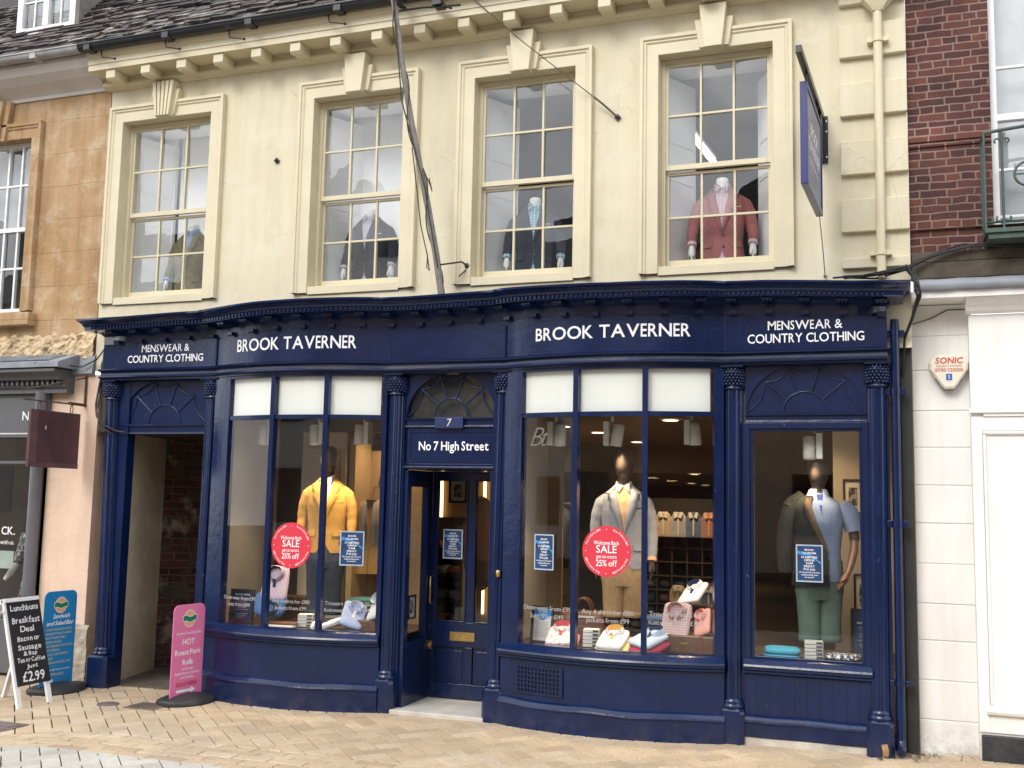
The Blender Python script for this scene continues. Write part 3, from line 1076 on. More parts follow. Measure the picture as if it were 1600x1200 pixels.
# mitred returns at both ends
def crow(x, y, nn, kind):
    r = []
    for o_, z_ in prof:
        oo = max(o_, 0)
        if kind == 'L0': r.append((x - oo * .40, .02, z_ + dzc(x)))
        elif kind == 'L1': r.append((x - oo * .40, y - oo, z_ + dzc(x)))
        elif kind == 'R1': r.append((x + oo * .62, y - oo, z_ + dzc(x)))
        elif kind == 'R0': r.append((x + oo * .62, .02, z_ + dzc(x)))
        else: r.append((x + nn.x * o_, y + nn.y * o_, z_ + dzc(x)))
    return r
rows = [crow(-3.965, -.12, None, 'L0'), crow(-3.965, -.12, None, 'L1')] + [crow(x, y, n_, 'm') for x, y, n_ in pts[1:-1]] + [crow(3.015, -.12, None, 'R1'), crow(3.015, -.12, None, 'R0')]
for j in range(len(prof) - 1):
    mb.grid([[r[j], r[j + 1]] for r in rows], 0, True)
mb.face(rows[0]); mb.face(list(reversed(rows[-1])))
CORN = mb.build('shop_cornice', NAVY, SHOP)
# dentil strip and paired mutule blocks under the cornice
def along(step, x0=-3.95, x1=3.0):
    x, acc = x0, 0
    res = [x0]
    while x < x1:
        nx = x + .004
        acc += math.hypot(.004, bow(nx) - bow(x))
        x = nx
        if acc >= step:
            res.append(x); acc = 0
    return res
def facing(x, o_, z_):
    nn = bow_normal(x)
    return Matrix.Translation((x + nn.x * o_, bow(x) + nn.y * o_, z_ + dzc(x))) @ Matrix.Rotation(math.atan2(nn.x, -nn.y), 4, 'Z')
mb = MB()
for x in along(.033):
    mb.box(-.008, .008, -.008, .004, -.012, .012, 0, facing(x, .196, 3.287))
mb.build('dentil', NAVY, CORN)['kind'] = 'stuff'
for x in along(.262, -3.80):
    M = facing(x, 0, 0)
    mb = MB()
    mb.box(-.042, .042, -.15, -.02, 3.248, 3.262, 0, M)
    for k in (-1, 0, 1):
        mb.ell((k * .024, -.138, 3.244), (.010, .010, .011), 8, 5, 0, M)
    mb.build('mutule_block', NAVY, CORN)
    mb = MB()
    mb.box(-.030, .030, -.04, -.001, 3.165, 3.192, 0, M)
    for k in (-1, 0, 1):
        mb.ell((k * .019, -.036, 3.160), (.007, .007, .008), 8, 5, 0, M)
    mb.build('frieze_block', NAVY, CORN)
mb = MB()
sweep(mb, XS, [(-.05, 2.785), (.02, 2.785), (.02, 2.80), (.05, 2.803), (.056, 2.812), (.05, 2.822), (.025, 2.83), (.022, 2.852), (.03, 2.862), (.06, 2.868), (.066, 2.878), (.058, 2.888), (.0, 2.897)], 0)
mb.build('architrave', NAVY, SHOP)

# ---- painted lettering on the fascia
def on_fascia(x0, z0):
    def put(s, t):
        x = x0
        n = max(1, int(abs(s) / .02))
        for _ in range(n):                       # walk along the curve so that letters keep their width
            nn = bow_normal(x)
            x += (s / n) * -nn.y
        nn = bow_normal(x)
        return (x + nn.x * .003, bow(x) + nn.y * .003, z0 + t)
    return put
for cx, cz, sz, wd in ((-1.83, 3.003, .106, 1.20), (.995, 3.007, .098, 1.25)):
    mb = MB(); letters(mb, 'BROOK TAVERNER', sz, on_fascia(cx, cz), 'c', .10, .40, GILL, .012, width=wd)
    mb.build('shop_name', LETTER, FASC)
for cx, wa, wb in ((-3.265, .53, .84), (2.447, .535, .835)):
    mb = MB(); letters(mb, 'MENSWEAR &', .066, on_fascia(cx - .0, 3.045), 'c', .10, .36, GILL, .010, width=wa)
    letters(mb, 'COUNTRY CLOTHING', .066, on_fascia(cx, 2.948), 'c', .10, .36, GILL, .010, width=wb)
    mb.build('trade_lettering', LETTER, FASC)

# ---- columns
def column(x, lean, parent, w_=.092):
    yb, z0 = -.055, gz(x) - .02
    L = lambda z: x + lean * (1 - z / 2.6)
    root = MB()
    n = 48
    rows = []
    for i, z in enumerate([.325, 1.0, 1.7, 2.3, 2.615]):
        r0 = .066 - .004 * i / 4
        rows.append([(L(z) + (r0 - (.007 if (k // 2) % 2 else 0)) * math.cos(2 * PI * k / n), yb + (r0 - (.007 if (k // 2) % 2 else 0)) * math.sin(2 * PI * k / n), z) for k in range(n)])
    root.grid(rows, 0, False, True)
    root.box(L(1.3) - .085, L(1.3) + (.085 if w_ < .1 else .15), -.045, .06, z0, 2.78)         # pier behind the shaft
    col_ = root.build('column', NAVY, parent)
    cp = MB()
    cp.lathe([(.062, 2.60), (.078, 2.608), (.080, 2.618), (.066, 2.628), (.070, 2.65), (.078, 2.70), (.080, 2.74), (.072, 2.765), (.06, 2.775)], (x, yb, 0), 24)
    for lv in range(6):
        zz = 2.645 + lv * .022
        rr = .074 + .008 * math.sin(PI * (lv + .8) / 6.5)
        for k in range(18):
            a = 2 * PI * (k + .5 * (lv % 2)) / 18
            if math.sin(a) > .45:
                continue
            cp.ell((x + rr * math.cos(a), yb + rr * math.sin(a), zz), (.0125, .0125, .014), 6, 4)
    cp.box(x - .085, x + .085, -.145, .05, 2.770, 2.786)
    cp.build('capital', NAVY, col_)
    xb_ = L(.1)
    pl = MB()
    c_ = .028
    def oct_(k, z):
        a, b = w_ * k, (w_ - c_) * k
        return [(xb_ + p, -.048 + q, z) for p, q in ((-b, -a), (b, -a), (a, -b), (a, b), (b, a), (-b, a), (-a, b), (-a, -b))]
    pl.grid([oct_(1, z0), oct_(1, .225), oct_(.97, .245), oct_(.84, .262)], 0, False, True)
    pl.face(oct_(.84, .262))
    pl.lathe([(.080, .262), (.088, .272), (.086, .285), (.074, .293), (.078, .303), (.076, .315), (.066, .330)], (L(.3), yb, 0), 24)
    pl.build('plinth', NAVY, col_)
for x, lean in ((-3.885, .075), (-2.755, -.02), (-.915, -.015), (.065, -.03), (1.912, -.012), (2.945, -.02)):
    column(x, lean, SHOP, .115 if x < -3 else .092)

# ---- bow windows
def bow_window(x0, x1, mulls, zlo, parent, vents=None):
    """x0..x1: clear glass; mulls: mullion centres"""
    hw = .86 if x0 < -1 else .875
    xc = -1.83 if x0 < -1 else .975
    ea, eb = xc - hw, xc + hw
    fr = MB()
    ZS, ZH = .625, 2.785
    def stile(a, b, d0=-.004, d1=.07, z0=ZS, z1=ZH):
        xs_ = span(a, b, max(1, int((b - a) / .05)))
        f1, f2 = [], []
        for x in xs_:
            nn = bow_normal(x)
            f1.append((x - nn.x * d0, bow(x) - nn.y * d0)); f2.append((x - nn.x * d1, bow(x) - nn.y * d1))
        lo = [(p[0], p[1], z0) for p in f1]; hi = [(p[0], p[1], z1) for p in f1]
        lo2 = [(p[0], p[1], z0) for p in f2]; hi2 = [(p[0], p[1], z1) for p in f2]
        fr.grid([lo, hi], 0, False); fr.grid([hi2, lo2], 0, False); fr.grid([hi, hi2], 0, False); fr.grid([lo2, lo], 0, False)
        fr.face([lo[0], hi[0], hi2[0], lo2[0]]); fr.face([lo[-1], lo2[-1], hi2[-1], hi[-1]])
    stile(ea, x0); stile(x1, eb)
    for m_ in mulls:
        stile(m_ - .021, m_ + .021, -.010, .05)
    stile(ea, eb, .004, .05, 2.398, 2.434)                       # transom
    stile(ea, eb, -.002, .06, 2.762, 2.784)
    stile(ea, eb, -.002, .06, ZS - .02, ZS + .012)
    BW = fr.build('bow_window', NAVY, parent, bevel=.003)
    edges = [x0] + list(mulls) + [x1]
    for (za, zb) in ((ZS + .005, 2.41), (2.42, 2.775)):
        for i in range(len(edges) - 1):
            g = MB()
            q = []
            for x in (edges[i], edges[i + 1]):
                nn = bow_normal(x)
                q.append((x - nn.x * .022, bow(x) - nn.y * .022))
            g.grid([[(a, b, za) for a, b in q], [(a, b, zb) for a, b in q]], 0, False)
            g.build('pane', GLASS, BW)
    # opaque white blinds fixed behind the top lights
    for i in range(len(edges) - 1):
        g = MB()
        xs_ = span(edges[i] + (.02 if i else 0), edges[i + 1] - .02, 6)
        q = []
        for x in xs_:
            nn = bow_normal(x)
            q.append((x - nn.x * .05, bow(x) - nn.y * .05))
        g.grid([[(a, b, 2.415) for a, b in q], [(a, b, 2.775) for a, b in q]], 0, True)
        g.build('blind', ASPHW, BW)
    s = MB()
    xs_ = span(ea, eb, 24)
    sweep(s, xs_, [(-.06, .632), (.006, .630), (.022, .618), (.060, .584), (.066, .570), (.05, .566), (.05, .548), (.036, .536), (.036, .524), (.014, .512), (-.02, .508)], 0)
    s.build('sill', NAVY, BW)
    s = MB()
    zp = lambda x: .004 * math.sin(9 * x) + .006 * mnoise.noise(Vector((x * 4, 0, 0)))
    sweep(s, xs_, [(-.02, .51), (0, .51), (0, .185)], 0)
    sweep(s, xs_, [(0, .222), (.020, .208), (.040, .184), (.044, .172), (.036, .155), (.032, -.04)], 0, dz=zp)
    s.build('stall_riser', NAVY, BW)
    return BW


BW1 = bow_window(-2.49, -1.005, (-1.985, -1.475), .6, SHOP)
BW2 = bow_window(.26, 1.782, (.735, 1.28), .6, SHOP)
mb = MB()
# cast ventilation grille: rows of square holes cut in a thin plate
xs_ = span(.27, .64, 12)
wv = (xs_[1] - xs_[0]) * .34
bars = []
for i, x in enumerate(xs_):
    a, b = x - wv / 2 - (.015 if i == 0 else 0), x + wv / 2 + (.015 if i == 12 else 0)
    bars.append((a, b))
def plate(a, b, za, zb, d0, d1, mi=0):
    q = []
    for x in span(a, b, max(1, int((b - a) / .04))):
        nn = bow_normal(x)
        q.append((x + nn.x * d0, bow(x) + nn.y * d0, x + nn.x * d1, bow(x) + nn.y * d1))
    mb.grid([[(p[2], p[3], za) for p in q], [(p[2], p[3], zb) for p in q]], mi, False)
    mb.grid([[(p[0], p[1], zb) for p in q], [(p[2], p[3], zb) for p in q]], mi, False)
    mb.grid([[(p[2], p[3], za) for p in q], [(p[0], p[1], za) for p in q]], mi, False)
    for p in (q[0], q[-1]):
        mb.face([(p[0], p[1], za), (p[2], p[3], za), (p[2], p[3], zb), (p[0], p[1], zb)], mi)
for a, b in bars:
    plate(a, b, .262, .478, .004, .014)
for k in range(7):
    z = .272 + k * .0325
    for i in range(12):
        plate(bars[i][1], bars[i + 1][0], z - (.010 if k == 0 else .006), z + (.010 if k == 6 else .006), .004, .0135)
plate(.262, .648, .26, .48, .001, .0025, 1)
mb.build('vent_grille', [NAVY, IRON], BW2)
# vinyl price lettering on the glass
mb = MB()
def on_glass(x0, z0):
    f_ = on_fascia(x0, z0)
    def put(s, t):
        p = f_(s, t)
        nn = bow_normal(p[0])
        return (p[0] - nn.x * .022, p[1] - nn.y * .022, p[2])
    return put
for (x, z, a, b) in ((-2.28, .845, 'Outerwear from £99', 'Suits from £149'), (-1.74, .845, 'Any 4 shirts for £100', 'Jackets from £99'), (-1.24, .845, 'Trousers from £44.95', 'Knitwear from £44.95')):
    for q, tx in ((0, a), (.055, b)):
        mb = MB(); letters(mb, tx, .030, on_glass(x, z - q), 'c', .10, .3); mb.build('price_lettering', VINYL, BW1)
for (x, z, a, b) in ((.50, .90, 'Outerwear from £99', 'Suits from £149'), (1.00, .90, 'Any 4 shirts for £100', 'Jackets from £99'), (1.53, .905, 'Trousers from £44.95', 'Knitwear from £44.95')):
    for q, tx in ((0, a), (.062, b)):
        mb = MB(); letters(mb, tx, .034, on_glass(x, z - q), 'c', .10, .3); mb.build('price_lettering', VINYL, BW2)
# faint painted monogram of two script letters high on the left pane
mb = MB(); letters(mb, 'Bt', .15, on_glass(.40, 2.17), 'c', -.12, .3, None, -.012, .4)
mb.build('glass_monogram', plain('faint_etched_vinyl', (.13, .125, .12), .7, .02, 3, 30, 0), BW2)

# ---- plain shop window on the right
fr = MB()
def frame(fr, x0, x1, z0, z1, t, y0, y1, tb=None):
    tb = t if tb is None else tb
    fr.box(x0, x0 + t, y0, y1, z0, z1); fr.box(x1 - t, x1, y0, y1, z0, z1)
    fr.box(x0 + t, x1 - t, y0 + .001, y1, z1 - t, z1); fr.box(x0 + t, x1 - t, y0 + .001, y1, z0, z0 + tb)
frame(fr, 1.99, 2.88, .60, 2.355, .045, -.07, .02, .02)
frame(fr, 2.035, 2.835, .62, 2.31, .022, -.05, .0)
RW = fr.build('shop_window', NAVY, SHOP, bevel=.003)
g = MB(); g.face([(2.05, -.02, .64), (2.82, -.02, .64), (2.82, -.02, 2.29), (2.05, -.02, 2.29)]); g.build('pane', GLASS, RW)
s = MB()
fl = lambda x: -.07
sweep(s, [1.99, 2.88], [(-.02, .625), (.006, .626), (.016, .618), (.048, .586), (.054, .572), (.04, .566), (.04, .548), (.026, .536), (.026, .524), (.006, .512), (-.02, .508)], 0, True, True, fl)
s.build('sill', NAVY, RW)
s = MB()
x = 1.99
i = 0
while x < 2.87:
    s.box(x + .001, min(x + .088, 2.88) - .001, -.061 - .001 * (i % 2), .0, .19, .51); x += .089; i += 1
s.box(1.99, 2.88, -.058, .0, .185, .512)
sweep(s, span(1.99, 2.88, 14), [(-.002, .225), (.016, .21), (.030, .190), (.034, .176), (.026, .160), (.022, .07), (-.02, .07)], 0, True, True, fl, lambda x: .003 * math.sin(x * 11))
s.build('stall_riser', NAVY, RW, bevel=.002)
s = MB()
s.box(1.98, 2.88, -.085, .0, -.03, .069)
s.build('cement_kerb', plain('pale_cement', (.50, .46, .40), .9, .2, 6, 30, .6, .01), RW, bevel=.01)

# ---- fan panels (solid ones left and right, glazed one over the door)
def fan(x0, x1, z0, z1, y, glazed, name='fan_panel'):
    mb = MB()
    cx, hw = (x0 + x1) / 2, (x1 - x0) / 2
    if not glazed:
        mb.box(x0, x1, y, y + .03, z0, z1)
    def arc(rx, rz, a0=0, a1=PI, n=24):
        return [(cx + rx * math.cos(a0 + (a1 - a0) * i / n), y - .004, z0 + .012 + rz * math.sin(a0 + (a1 - a0) * i / n)) for i in range(n + 1)]
    RX, RZ = hw * .97, (z1 - z0) * .95
    # spandrel plate round the big arch
    for sgn in (-1, 1):
        pts = [p for p in arc(RX, RZ) if sgn * (p[0] - cx) >= -1e-6]
        if sgn < 0:
            pts = list(reversed(pts))
        for i in range(len(pts) - 1):
            a, b = pts[i], pts[i + 1]
            q = [(a[0], y - .02, a[2]), (b[0], y - .02, b[2]), (b[0], y - .02, z1), (a[0], y - .02, z1)]
            mb.face(q)
            mb.face([(a[0], y - .02, a[2]), (a[0], y + .02, a[2]), (b[0], y + .02, b[2]), (b[0], y - .02, b[2])])
        e = x0 if sgn < 0 else x1
        mb.face([(cx + sgn * RX, y - .02, z0), (e, y - .02, z0), (e, y - .02, z1), (cx + sgn * RX, y - .02, z1)])
    r = .008
    ri, rj = hw * .36, (z1 - z0) * .40
    mb.tube(arc(ri, rj), r, 6)
    ang = [math.radians(d) for d in (36, 72, 108, 144)]
    K = [(cx + RX, y - .004, z0 + .012)]
    for a in ang:
        s1 = (cx + ri * math.cos(a), y - .004, z0 + .012 + rj * math.sin(a))
        s2 = (cx + RX * .84 * math.cos(a), y - .004, z0 + .012 + RZ * .97 * math.sin(a) ** .8)
        mb.tube([s1, s2], r, 6)
        K.append(s2)
    K.append((cx - RX, y - .004, z0 + .012))
    for i in range(5):                                      # swags between the spokes
        a, b = Vector(K[i]), Vector(K[i + 1])
        mid = (a + b) / 2
        c0 = Vector((cx, y - .004, z0 + .012))
        inn = mid + (c0 - mid) * .20
        mb.tube([a * (1 - t) ** 2 + inn * 2 * t * (1 - t) + b * t * t for t in [k / 8 for k in range(9)]], r * .85, 6)
    o = mb.build(name, NAVY, SHOP)
    if glazed:
        g = MB(); g.face([(x0, y + .015, z0), (x1, y + .015, z0), (x1, y + .015, z1), (x0, y + .015, z1)]); g.build('pane', GLASS, o)
        g = MB(); g.face([(x0, y + .06, z0 - .05), (x1, y + .06, z0 - .05), (x1, y + .06, z1 + .05), (x0, y + .06, z1 + .05)]); g.build('fanlight_shade_sheet', BLACKBD, o)  # black sheet stands in for the shade behind the fanlight glass
    return o
def lintel(x0, x1, zt, zb, y):
    mb = MB()
    sweep(mb, [x0, x1], [(-.03, zt), (.03, zt), (.036, zt - .008), (.03, zt - .016), (.012, zt - .022), (.012, zb + .02), (.028, zb + .014), (.03, zb + .004), (.02, zb), (-.03, zb)], 0, True, True, lambda x: y)
    return mb.build('lintel', NAVY, SHOP)
fan(-3.80, -2.82, 2.375, 2.80, -.02, False); lintel(-3.80, -2.82, 2.375, 2.285, -.02)
fan(2.0, 2.87, 2.425, 2.80, -.03, False); lintel(2.0, 2.87, 2.425, 2.357, -.03)
fan(-.84, -.01, 2.415, 2.80, -.01, True, 'fanlight')
LD = lintel(-.84, -.01, 2.415, 2.335, -.01)
mb = MB(); mb.box(-.555, -.30, -.06, -.035, 2.325, 2.418)
NP = mb.build('number_plate', plain('mid_blue_plate_paint', (.010, .022, .095), .4, .1), SHOP, bevel=.003)
mb = MB(); letters(mb, '7', .062, flat((-.425, -.0625, 2.342), (1, 0, 0), (0, 0, 1)), slant=.1); mb.build('plate_numeral', plain('pale_gold_leaf', (.62, .60, .50), .4), NP)
# sign board over the door
mb = MB()
mb.box(-.84, -.01, -.01, .05, 2.03, 2.336)
frame(mb, -.82, -.03, 2.04, 2.325, .03, -.018, -.008)
sweep(mb, [-.84, -.01], [(-.05, 2.035), (.02, 2.033), (.025, 2.025), (.02, 2.018), (.03, 2.012), (.036, 2.0), (.03, 1.99), (.01, 1.984), (-.05, 1.984)], 0, True, True, lambda x: -.01)
DS = mb.build('door_sign', NAVY, SHOP)
mb = MB(); letters(mb, 'No 7 High Street', .072, flat((-.40, -.0125, 2.145), (1, 0, 0), (0, 0, 1)), 'c', .08, .32, dict(S=.85, t=1.1), .014, width=.63)
mb.build('street_address', LETTER, DS)

# ---- recessed entrance
mb = MB()
DY = .50
mb.box(-.86, -.80, -.02, DY, .02, .52); mb.box(-.86, -.80, -.02, .06, .52, 1.98); mb.box(-.86, -.80, .40, DY, .52, 1.98); mb.box(-.86, -.80, .06, .40, 1.84, 1.98)
mb.box(-.862, -.79, .04, .42, .50, .54)
mb.box(-.06, .0, -.02, DY, .02, 1.98)
mb.box(-.86, .0, .0, DY + .02, 1.985, 2.03)
SIDE = mb.build('porch_side', NAVY, SHOP, bevel=.004)
g = MB(); g.face([(-.83, .06, .54), (-.83, .40, .54), (-.83, .40, 1.84), (-.83, .06, 1.84)]); g.build('pane', GLASS, SIDE)
mb = MB(); mb.box(-.90, .02, -.13, DY + .06, -.03, .028)
mb.build('doorstep', STEP, SHOP, bevel=.008)
# door: two tall lights over two fielded panels
mb = MB()
y0 = DY
def dbox(a, b, za, zb, d=0):
    mb.box(a, b, y0 + d, y0 + .045, za, zb)
xa, xb = -.80, -.06
dbox(xa, xa + .045, .035, 1.98); dbox(xb - .05, xb, .035, 1.98)
dbox(xa + .045, xb - .05, 1.91, 1.98, .001); dbox(xa + .045, xb - .05, .035, .16, .001); dbox(xa + .045, xb - .05, .47, .68, .001)
dbox(-.46, -.395, .68, 1.91, .002); dbox(-.46, -.395, .16, .47, .002)
for a, b in ((xa + .045, -.46), (-.395, xb - .05)):
    dbox(a, b, .16, .47, .022)
    mb.prism([(a + .03, y0 + .022, .19), (b - .03, y0 + .022, .19), (b - .03, y0 + .022, .44), (a + .03, y0 + .022, .44)], (0, -.008, 0))
    frame(mb, a, b, .68, 1.91, .012, y0 - .006, y0 + .03)
DOOR = mb.build('door', NAVY, SHOP, bevel=.003)
g = MB()
for a, b in ((xa + .045, -.46), (-.395, xb - .05)):
    g.face([(a, y0 + .02, .68), (b, y0 + .02, .68), (b, y0 + .02, 1.91), (a, y0 + .02, 1.91)])
g.build('pane', GLASS, DOOR)
mb = MB()
frame(mb, -.60, -.37, .525, .60, .02, y0 - .010, y0 - .002)
mb.box(-.585, -.385, y0 - .006, y0 - .002, .54, .585)
mb.build('letterbox', BRASS, DOOR)
mb = MB()
mb.tube([(-.785, y0 - .002, .83), (-.785, y0 - .04, .84), (-.785, y0 - .04, 1.06), (-.785, y0 - .002, 1.07)], .009, 8)
mb.build('pull_handle', BRASS, DOOR)
mb = MB()
mb.ell((-.79, y0 - .018, .47), (.018, .022, .018), 10, 8); mb.box(-.80, -.772, y0 - .006, y0 - .001, .44, .51)
mb.build('door_knob', BRASS, DOOR)
mb = MB(); mb.lathe([(.001, 0), (.016, 0), (.02, .004), (.02, .05), (.016, .055), (.001, .055)], (.065, -.125, 1.13), 12); mb.ell((.065, -.146, 1.16), (.007, .006, .007), 8, 6)
mb.build('bell_push', BRASS, SHOP)

# ---- side passage on the left
mb = MB()
mb.face([(-3.80, .0, -.02), (-4.03, .95, -.02), (-4.03, .95, 2.32), (-3.80, .0, 2.32)])
mb.face([(-3.80, .0, -.02), (-3.80, .0, 2.32), (-3.86, -.02, 2.32), (-3.86, -.02, -.02)])
mb.build('passage_wall', plain('dirty_cream_render', (.66, .57, .40), .85, .22, 2.6, 12, .6, .02), SHOP)
mb = MB()
n = 26
rows = []
for j in range(24):
    z = -.02 + 2.36 * j / 23
    row = []
    for i in range(n + 1):
        t = i / n
        x, y = -4.03 + 1.25 * t, .95 + 1.1 * t
        d = .035 * mnoise.noise(Vector((x * 6, z * 7, 2))) + .02 * mnoise.noise(Vector((x * 17, z * 17, 5)))
        row.append((x + d * .6, y - d, z))
    rows.append(row)
mb.grid(rows, 0, False)
mb.build('passage_brickwork', BRICKD, SHOP)
mb = MB()
mb.face([(-2.80, -.02, -.02), (-2.80, 2.1, -.02), (-2.80, 2.1, 2.32), (-2.80, -.02, 2.32)])
mb.face([(-4.1, -.02, 2.30), (-2.7, -.02, 2.30), (-2.7, 2.2, 2.30), (-4.1, 2.2, 2.30)])
mb.box(-4.12, -2.72, .035, .06, 2.31, 3.1)
mb.build('passage_lining', DARKW, SHOP)
mb = MB()
for i in range(6):
    for j in range(6):
        x, y = -4.1 + i * .23 + (j % 2) * .1, .02 + j * .33
        if x < -2.8:
            stone(mb, [(x, y), (x + .23, y), (x + .23, y + .33), (x, y + .33)], .004, .006, min(.9, max(.1, R.gauss(.4, .2))), R)
mb.build('passage_floor', attr_mat('worn_passage_flag', (.10, .08, .065), (.17, .14, .11), (.24, .20, .16)), SHOP)

# ---- inside of the shop
mb = MB()
mb.face([(-2.75, .55, .02), (3.1, .55, .02), (3.1, 18, .02), (-2.75, 18, .02)])
mb.build('shop_floor', WOODF, SHOP)
mb = MB()
mb.face([(-2.75, -.05, 2.79), (3.1, -.05, 2.79), (3.1, .3, 2.79), (-2.75, .3, 2.79)])
mb.face([(-2.75, .3, 2.60), (3.1, .3, 2.60), (3.1, 7.5, 2.60), (-2.75, 7.5, 2.60)])
mb.face([(-2.75, .3, 2.60), (3.1, .3, 2.60), (3.1, .3, 2.79), (-2.75, .3, 2.79)])
mb.face([(-2.75, 7.5, 2.60), (3.1, 7.5, 2.60), (3.1, 7.5, 2.2), (-2.75, 7.5, 2.2)])
mb.face([(-2.75, 7.5, 2.20), (3.1, 7.5, 2.20), (3.1, 18, 2.20), (-2.75, 18, 2.20)])
mb.build('shop_ceiling', CEIL, SHOP)
mb = MB()
mb.face([(-2.75, .05, .0), (-2.75, 18, .0), (-2.75, 18, 2.7), (-2.75, .05, 2.7)])
mb.face([(3.1, .05, .0), (3.1, 18, .0), (3.1, 18, 2.7), (3.1, .05, 2.7)])
mb.face([(-2.75, 18, .0), (3.1, 18, .0), (3.1, 18, 2.7), (-2.75, 18, 2.7)])
mb.box(3.035, 3.19, .10, .28, -.03, 3.38)
mb.build('shop_wall', plain('dim_brown_shop_wall', (.27, .20, .135), .7, .15, 2), SHOP)
mb = MB()
# window beds
OAKB = plain('dark_oak_boards', (.075, .045, .028), .5, .3, 6, 30, .2)
def bed(x0, x1, d):
    mb = MB()
    top = [(x, bow(x) + .03, .60) for x in span(x0, x1, 16)]
    mb.grid([top, [(p[0], d, .60) for p in top]], 0, False)
    mb.face([(x0, d, .60), (x1, d, .60), (x1, d, .0), (x0, d, .0)])
    mb.build('window_bed', OAKB, SHOP)
bed(-2.68, -.87, .85); bed(.10, 1.80, .85)
mb = MB(); mb.box(1.98, 3.05, -.04, .9, .55, .60); mb.build('window_bed', OAKB, SHOP)
def slabs(name, mat, L, bevel=0):
    for b in L:
        mb = MB(); mb.box(*b); mb.build(name, mat, SHOP, bevel=bevel)
slabs('display_wall', BEIGE, ((-2.70, -2.62, -.05, .86, .60, 2.6), (.10, .14, -.05, .90, .60, 2.6), (1.80, 1.84, -.05, .35, .60, 2.6), (1.99, 2.03, -.02, .24, .60, 2.6), (-2.36, -1.88, .86, .90, .60, 2.36), (2.56, 3.08, 1.28, 1.32, .0, 2.6)), .004)
slabs('wall_panel', BEIGE, ((-2.30, -1.94, .845, .86, 1.30, 2.2), (-2.30, -1.94, .845, .86, .70, 1.2)), .004)
slabs('panel_wall', TANW, ((-1.88, -1.15, 1.22, 1.26, .0, 2.2), (-2.72, -.20, 2.46, 2.50, .0, 2.6), (-1.86, -1.80, .9, 1.22, .6, 2.3)))
mb = MB()
slabs('dark_partition', DARKW, ((-2.62, -2.36, .90, .94, .60, 2.6), (-2.62, -.9, .86, .95, 2.36, 2.6), (.14, .62, 1.6, 1.64, .0, 2.3), (-1.66, -1.20, 2.36, 2.455, .0, 1.55)))

# ------------------------------------------------------------------ stone building on the left
LB = thing('stone_building', 'ochre stone building with white sash window, pink rendered pier and dark grey shopfront', 'building', (-5.5, .3, 0))
mb = MB()
xs = [-8.5, -6.03, -5.13, -4.178]
zs = [3.02, 3.52, 5.30, 5.95]
for i in range(3):
    for j in range(3):
        if i == 1 and j == 1:
            continue
        mb.face([(xs[i], .0, zs[j]), (xs[i + 1], .0, zs[j]), (xs[i + 1], .0, zs[j + 1]), (xs[i], .0, zs[j + 1])])
mb.build('wall', STONE, LB)
# crumbling render patches low on the stone wall
mb = MB()
rows = []
for j in range(9):
    row = []
    for i in range(40):
        x = -5.6 + 1.42 * i / 39
        zt = 3.27 + .07 * mnoise.noise(Vector((x * 5, 1, 0))) + .05 * mnoise.noise(Vector((x * 14, 4, 0)))
        z = 3.02 + (zt - 3.02) * j / 8
        d = .022 + .035 * mnoise.noise(Vector((x * 9, z * 9, 3))) + .03 * mnoise.noise(Vector((x * 27, z * 27, 8)))
        row.append((x, -max(.003, d if j < 8 else .003), z))
    rows.append(row)
mb.grid(rows, 0, False)
mb.build('crumbling_course', plain('crumbled_pale_stone', (.60, .46, .29), .95, .35, 7, 30, 1.0, .03), LB)
mb = MB()
xa, xb = -6.03, -5.13
prof = [(0, 0), (0, .06), (.03, .06), (.035, .045), (.05, .045), (.06, .03), (.135, .03), (.14, .025), (.14, -.12)]
x0, x1 = xa - .14, xb + .14
rows = [[(x0 + i, -o_, 3.52), (x0 + i, -o_, 5.47 - i * 1.2), (x1 - i, -o_, 5.47 - i * 1.2), (x1 - i, -o_, 3.52)] for i, o_ in prof]
mb.grid(rows, 0, False)
mb.prism([(-5.70, -.06, 5.29), (-5.46, -.06, 5.29), (-5.40, -.06, 5.71), (-5.76, -.06, 5.71)], (0, .06, 0))
mb.prism([(-5.64, -.10, 5.28), (-5.52, -.10, 5.28), (-5.47, -.10, 5.71), (-5.69, -.10, 5.71)], (0, .05, 0))
mb.box(-6.2, -4.93, -.11, .05, 3.365, 3.49)
mb.build('window_surround', STONE, LB, bevel=.006)
mb = MB(); gl = MB()
frame(mb, xa, xb, 3.50, 5.31, .045, .08, .18, .07)
mb.box(xa + .045, xb - .045, .085, .15, 4.37, 4.415)
for k in range(1, 5):
    x = xb - .045 - k * .175
    mb.box(x - .011, x + .011, .095, .13, 3.56, 5.27)
for z in (3.99, 4.86):
    mb.box(xa + .045, xb - .045, .10, .125, z - .011, z + .011)
sash = mb.build('sash_window', WHITEG, LB, bevel=.002)
for k in range(5):
    for (za, zb) in ((3.57, 3.98), (4.0, 4.37), (4.41, 4.85), (4.87, 5.27)):
        x = xb - .045 - k * .175
        t = R.uniform(-.006, .006)
        gl.face([(x - .165, .115 - t, za), (x - .008, .115 + t, za), (x - .008, .115 + t, zb), (x - .165, .115 - t, zb)])
gl.build('pane', OLDGLASS, sash)
mb = MB()
mb.face([(-10, 1.6, 3.2), (-4.2, 1.6, 3.2), (-4.2, 1.6, 5.7), (-10, 1.6, 5.7)])
mb.face([(-10, .02, 5.69), (-4.2, .02, 5.69), (-4.2, 1.6, 5.69), (-10, 1.6, 5.69)])
mb.face([(-10, .02, 3.2), (-4.2, .02, 3.2), (-4.2, 1.6, 3.2), (-10, 1.6, 3.2)])
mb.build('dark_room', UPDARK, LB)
mb = MB()
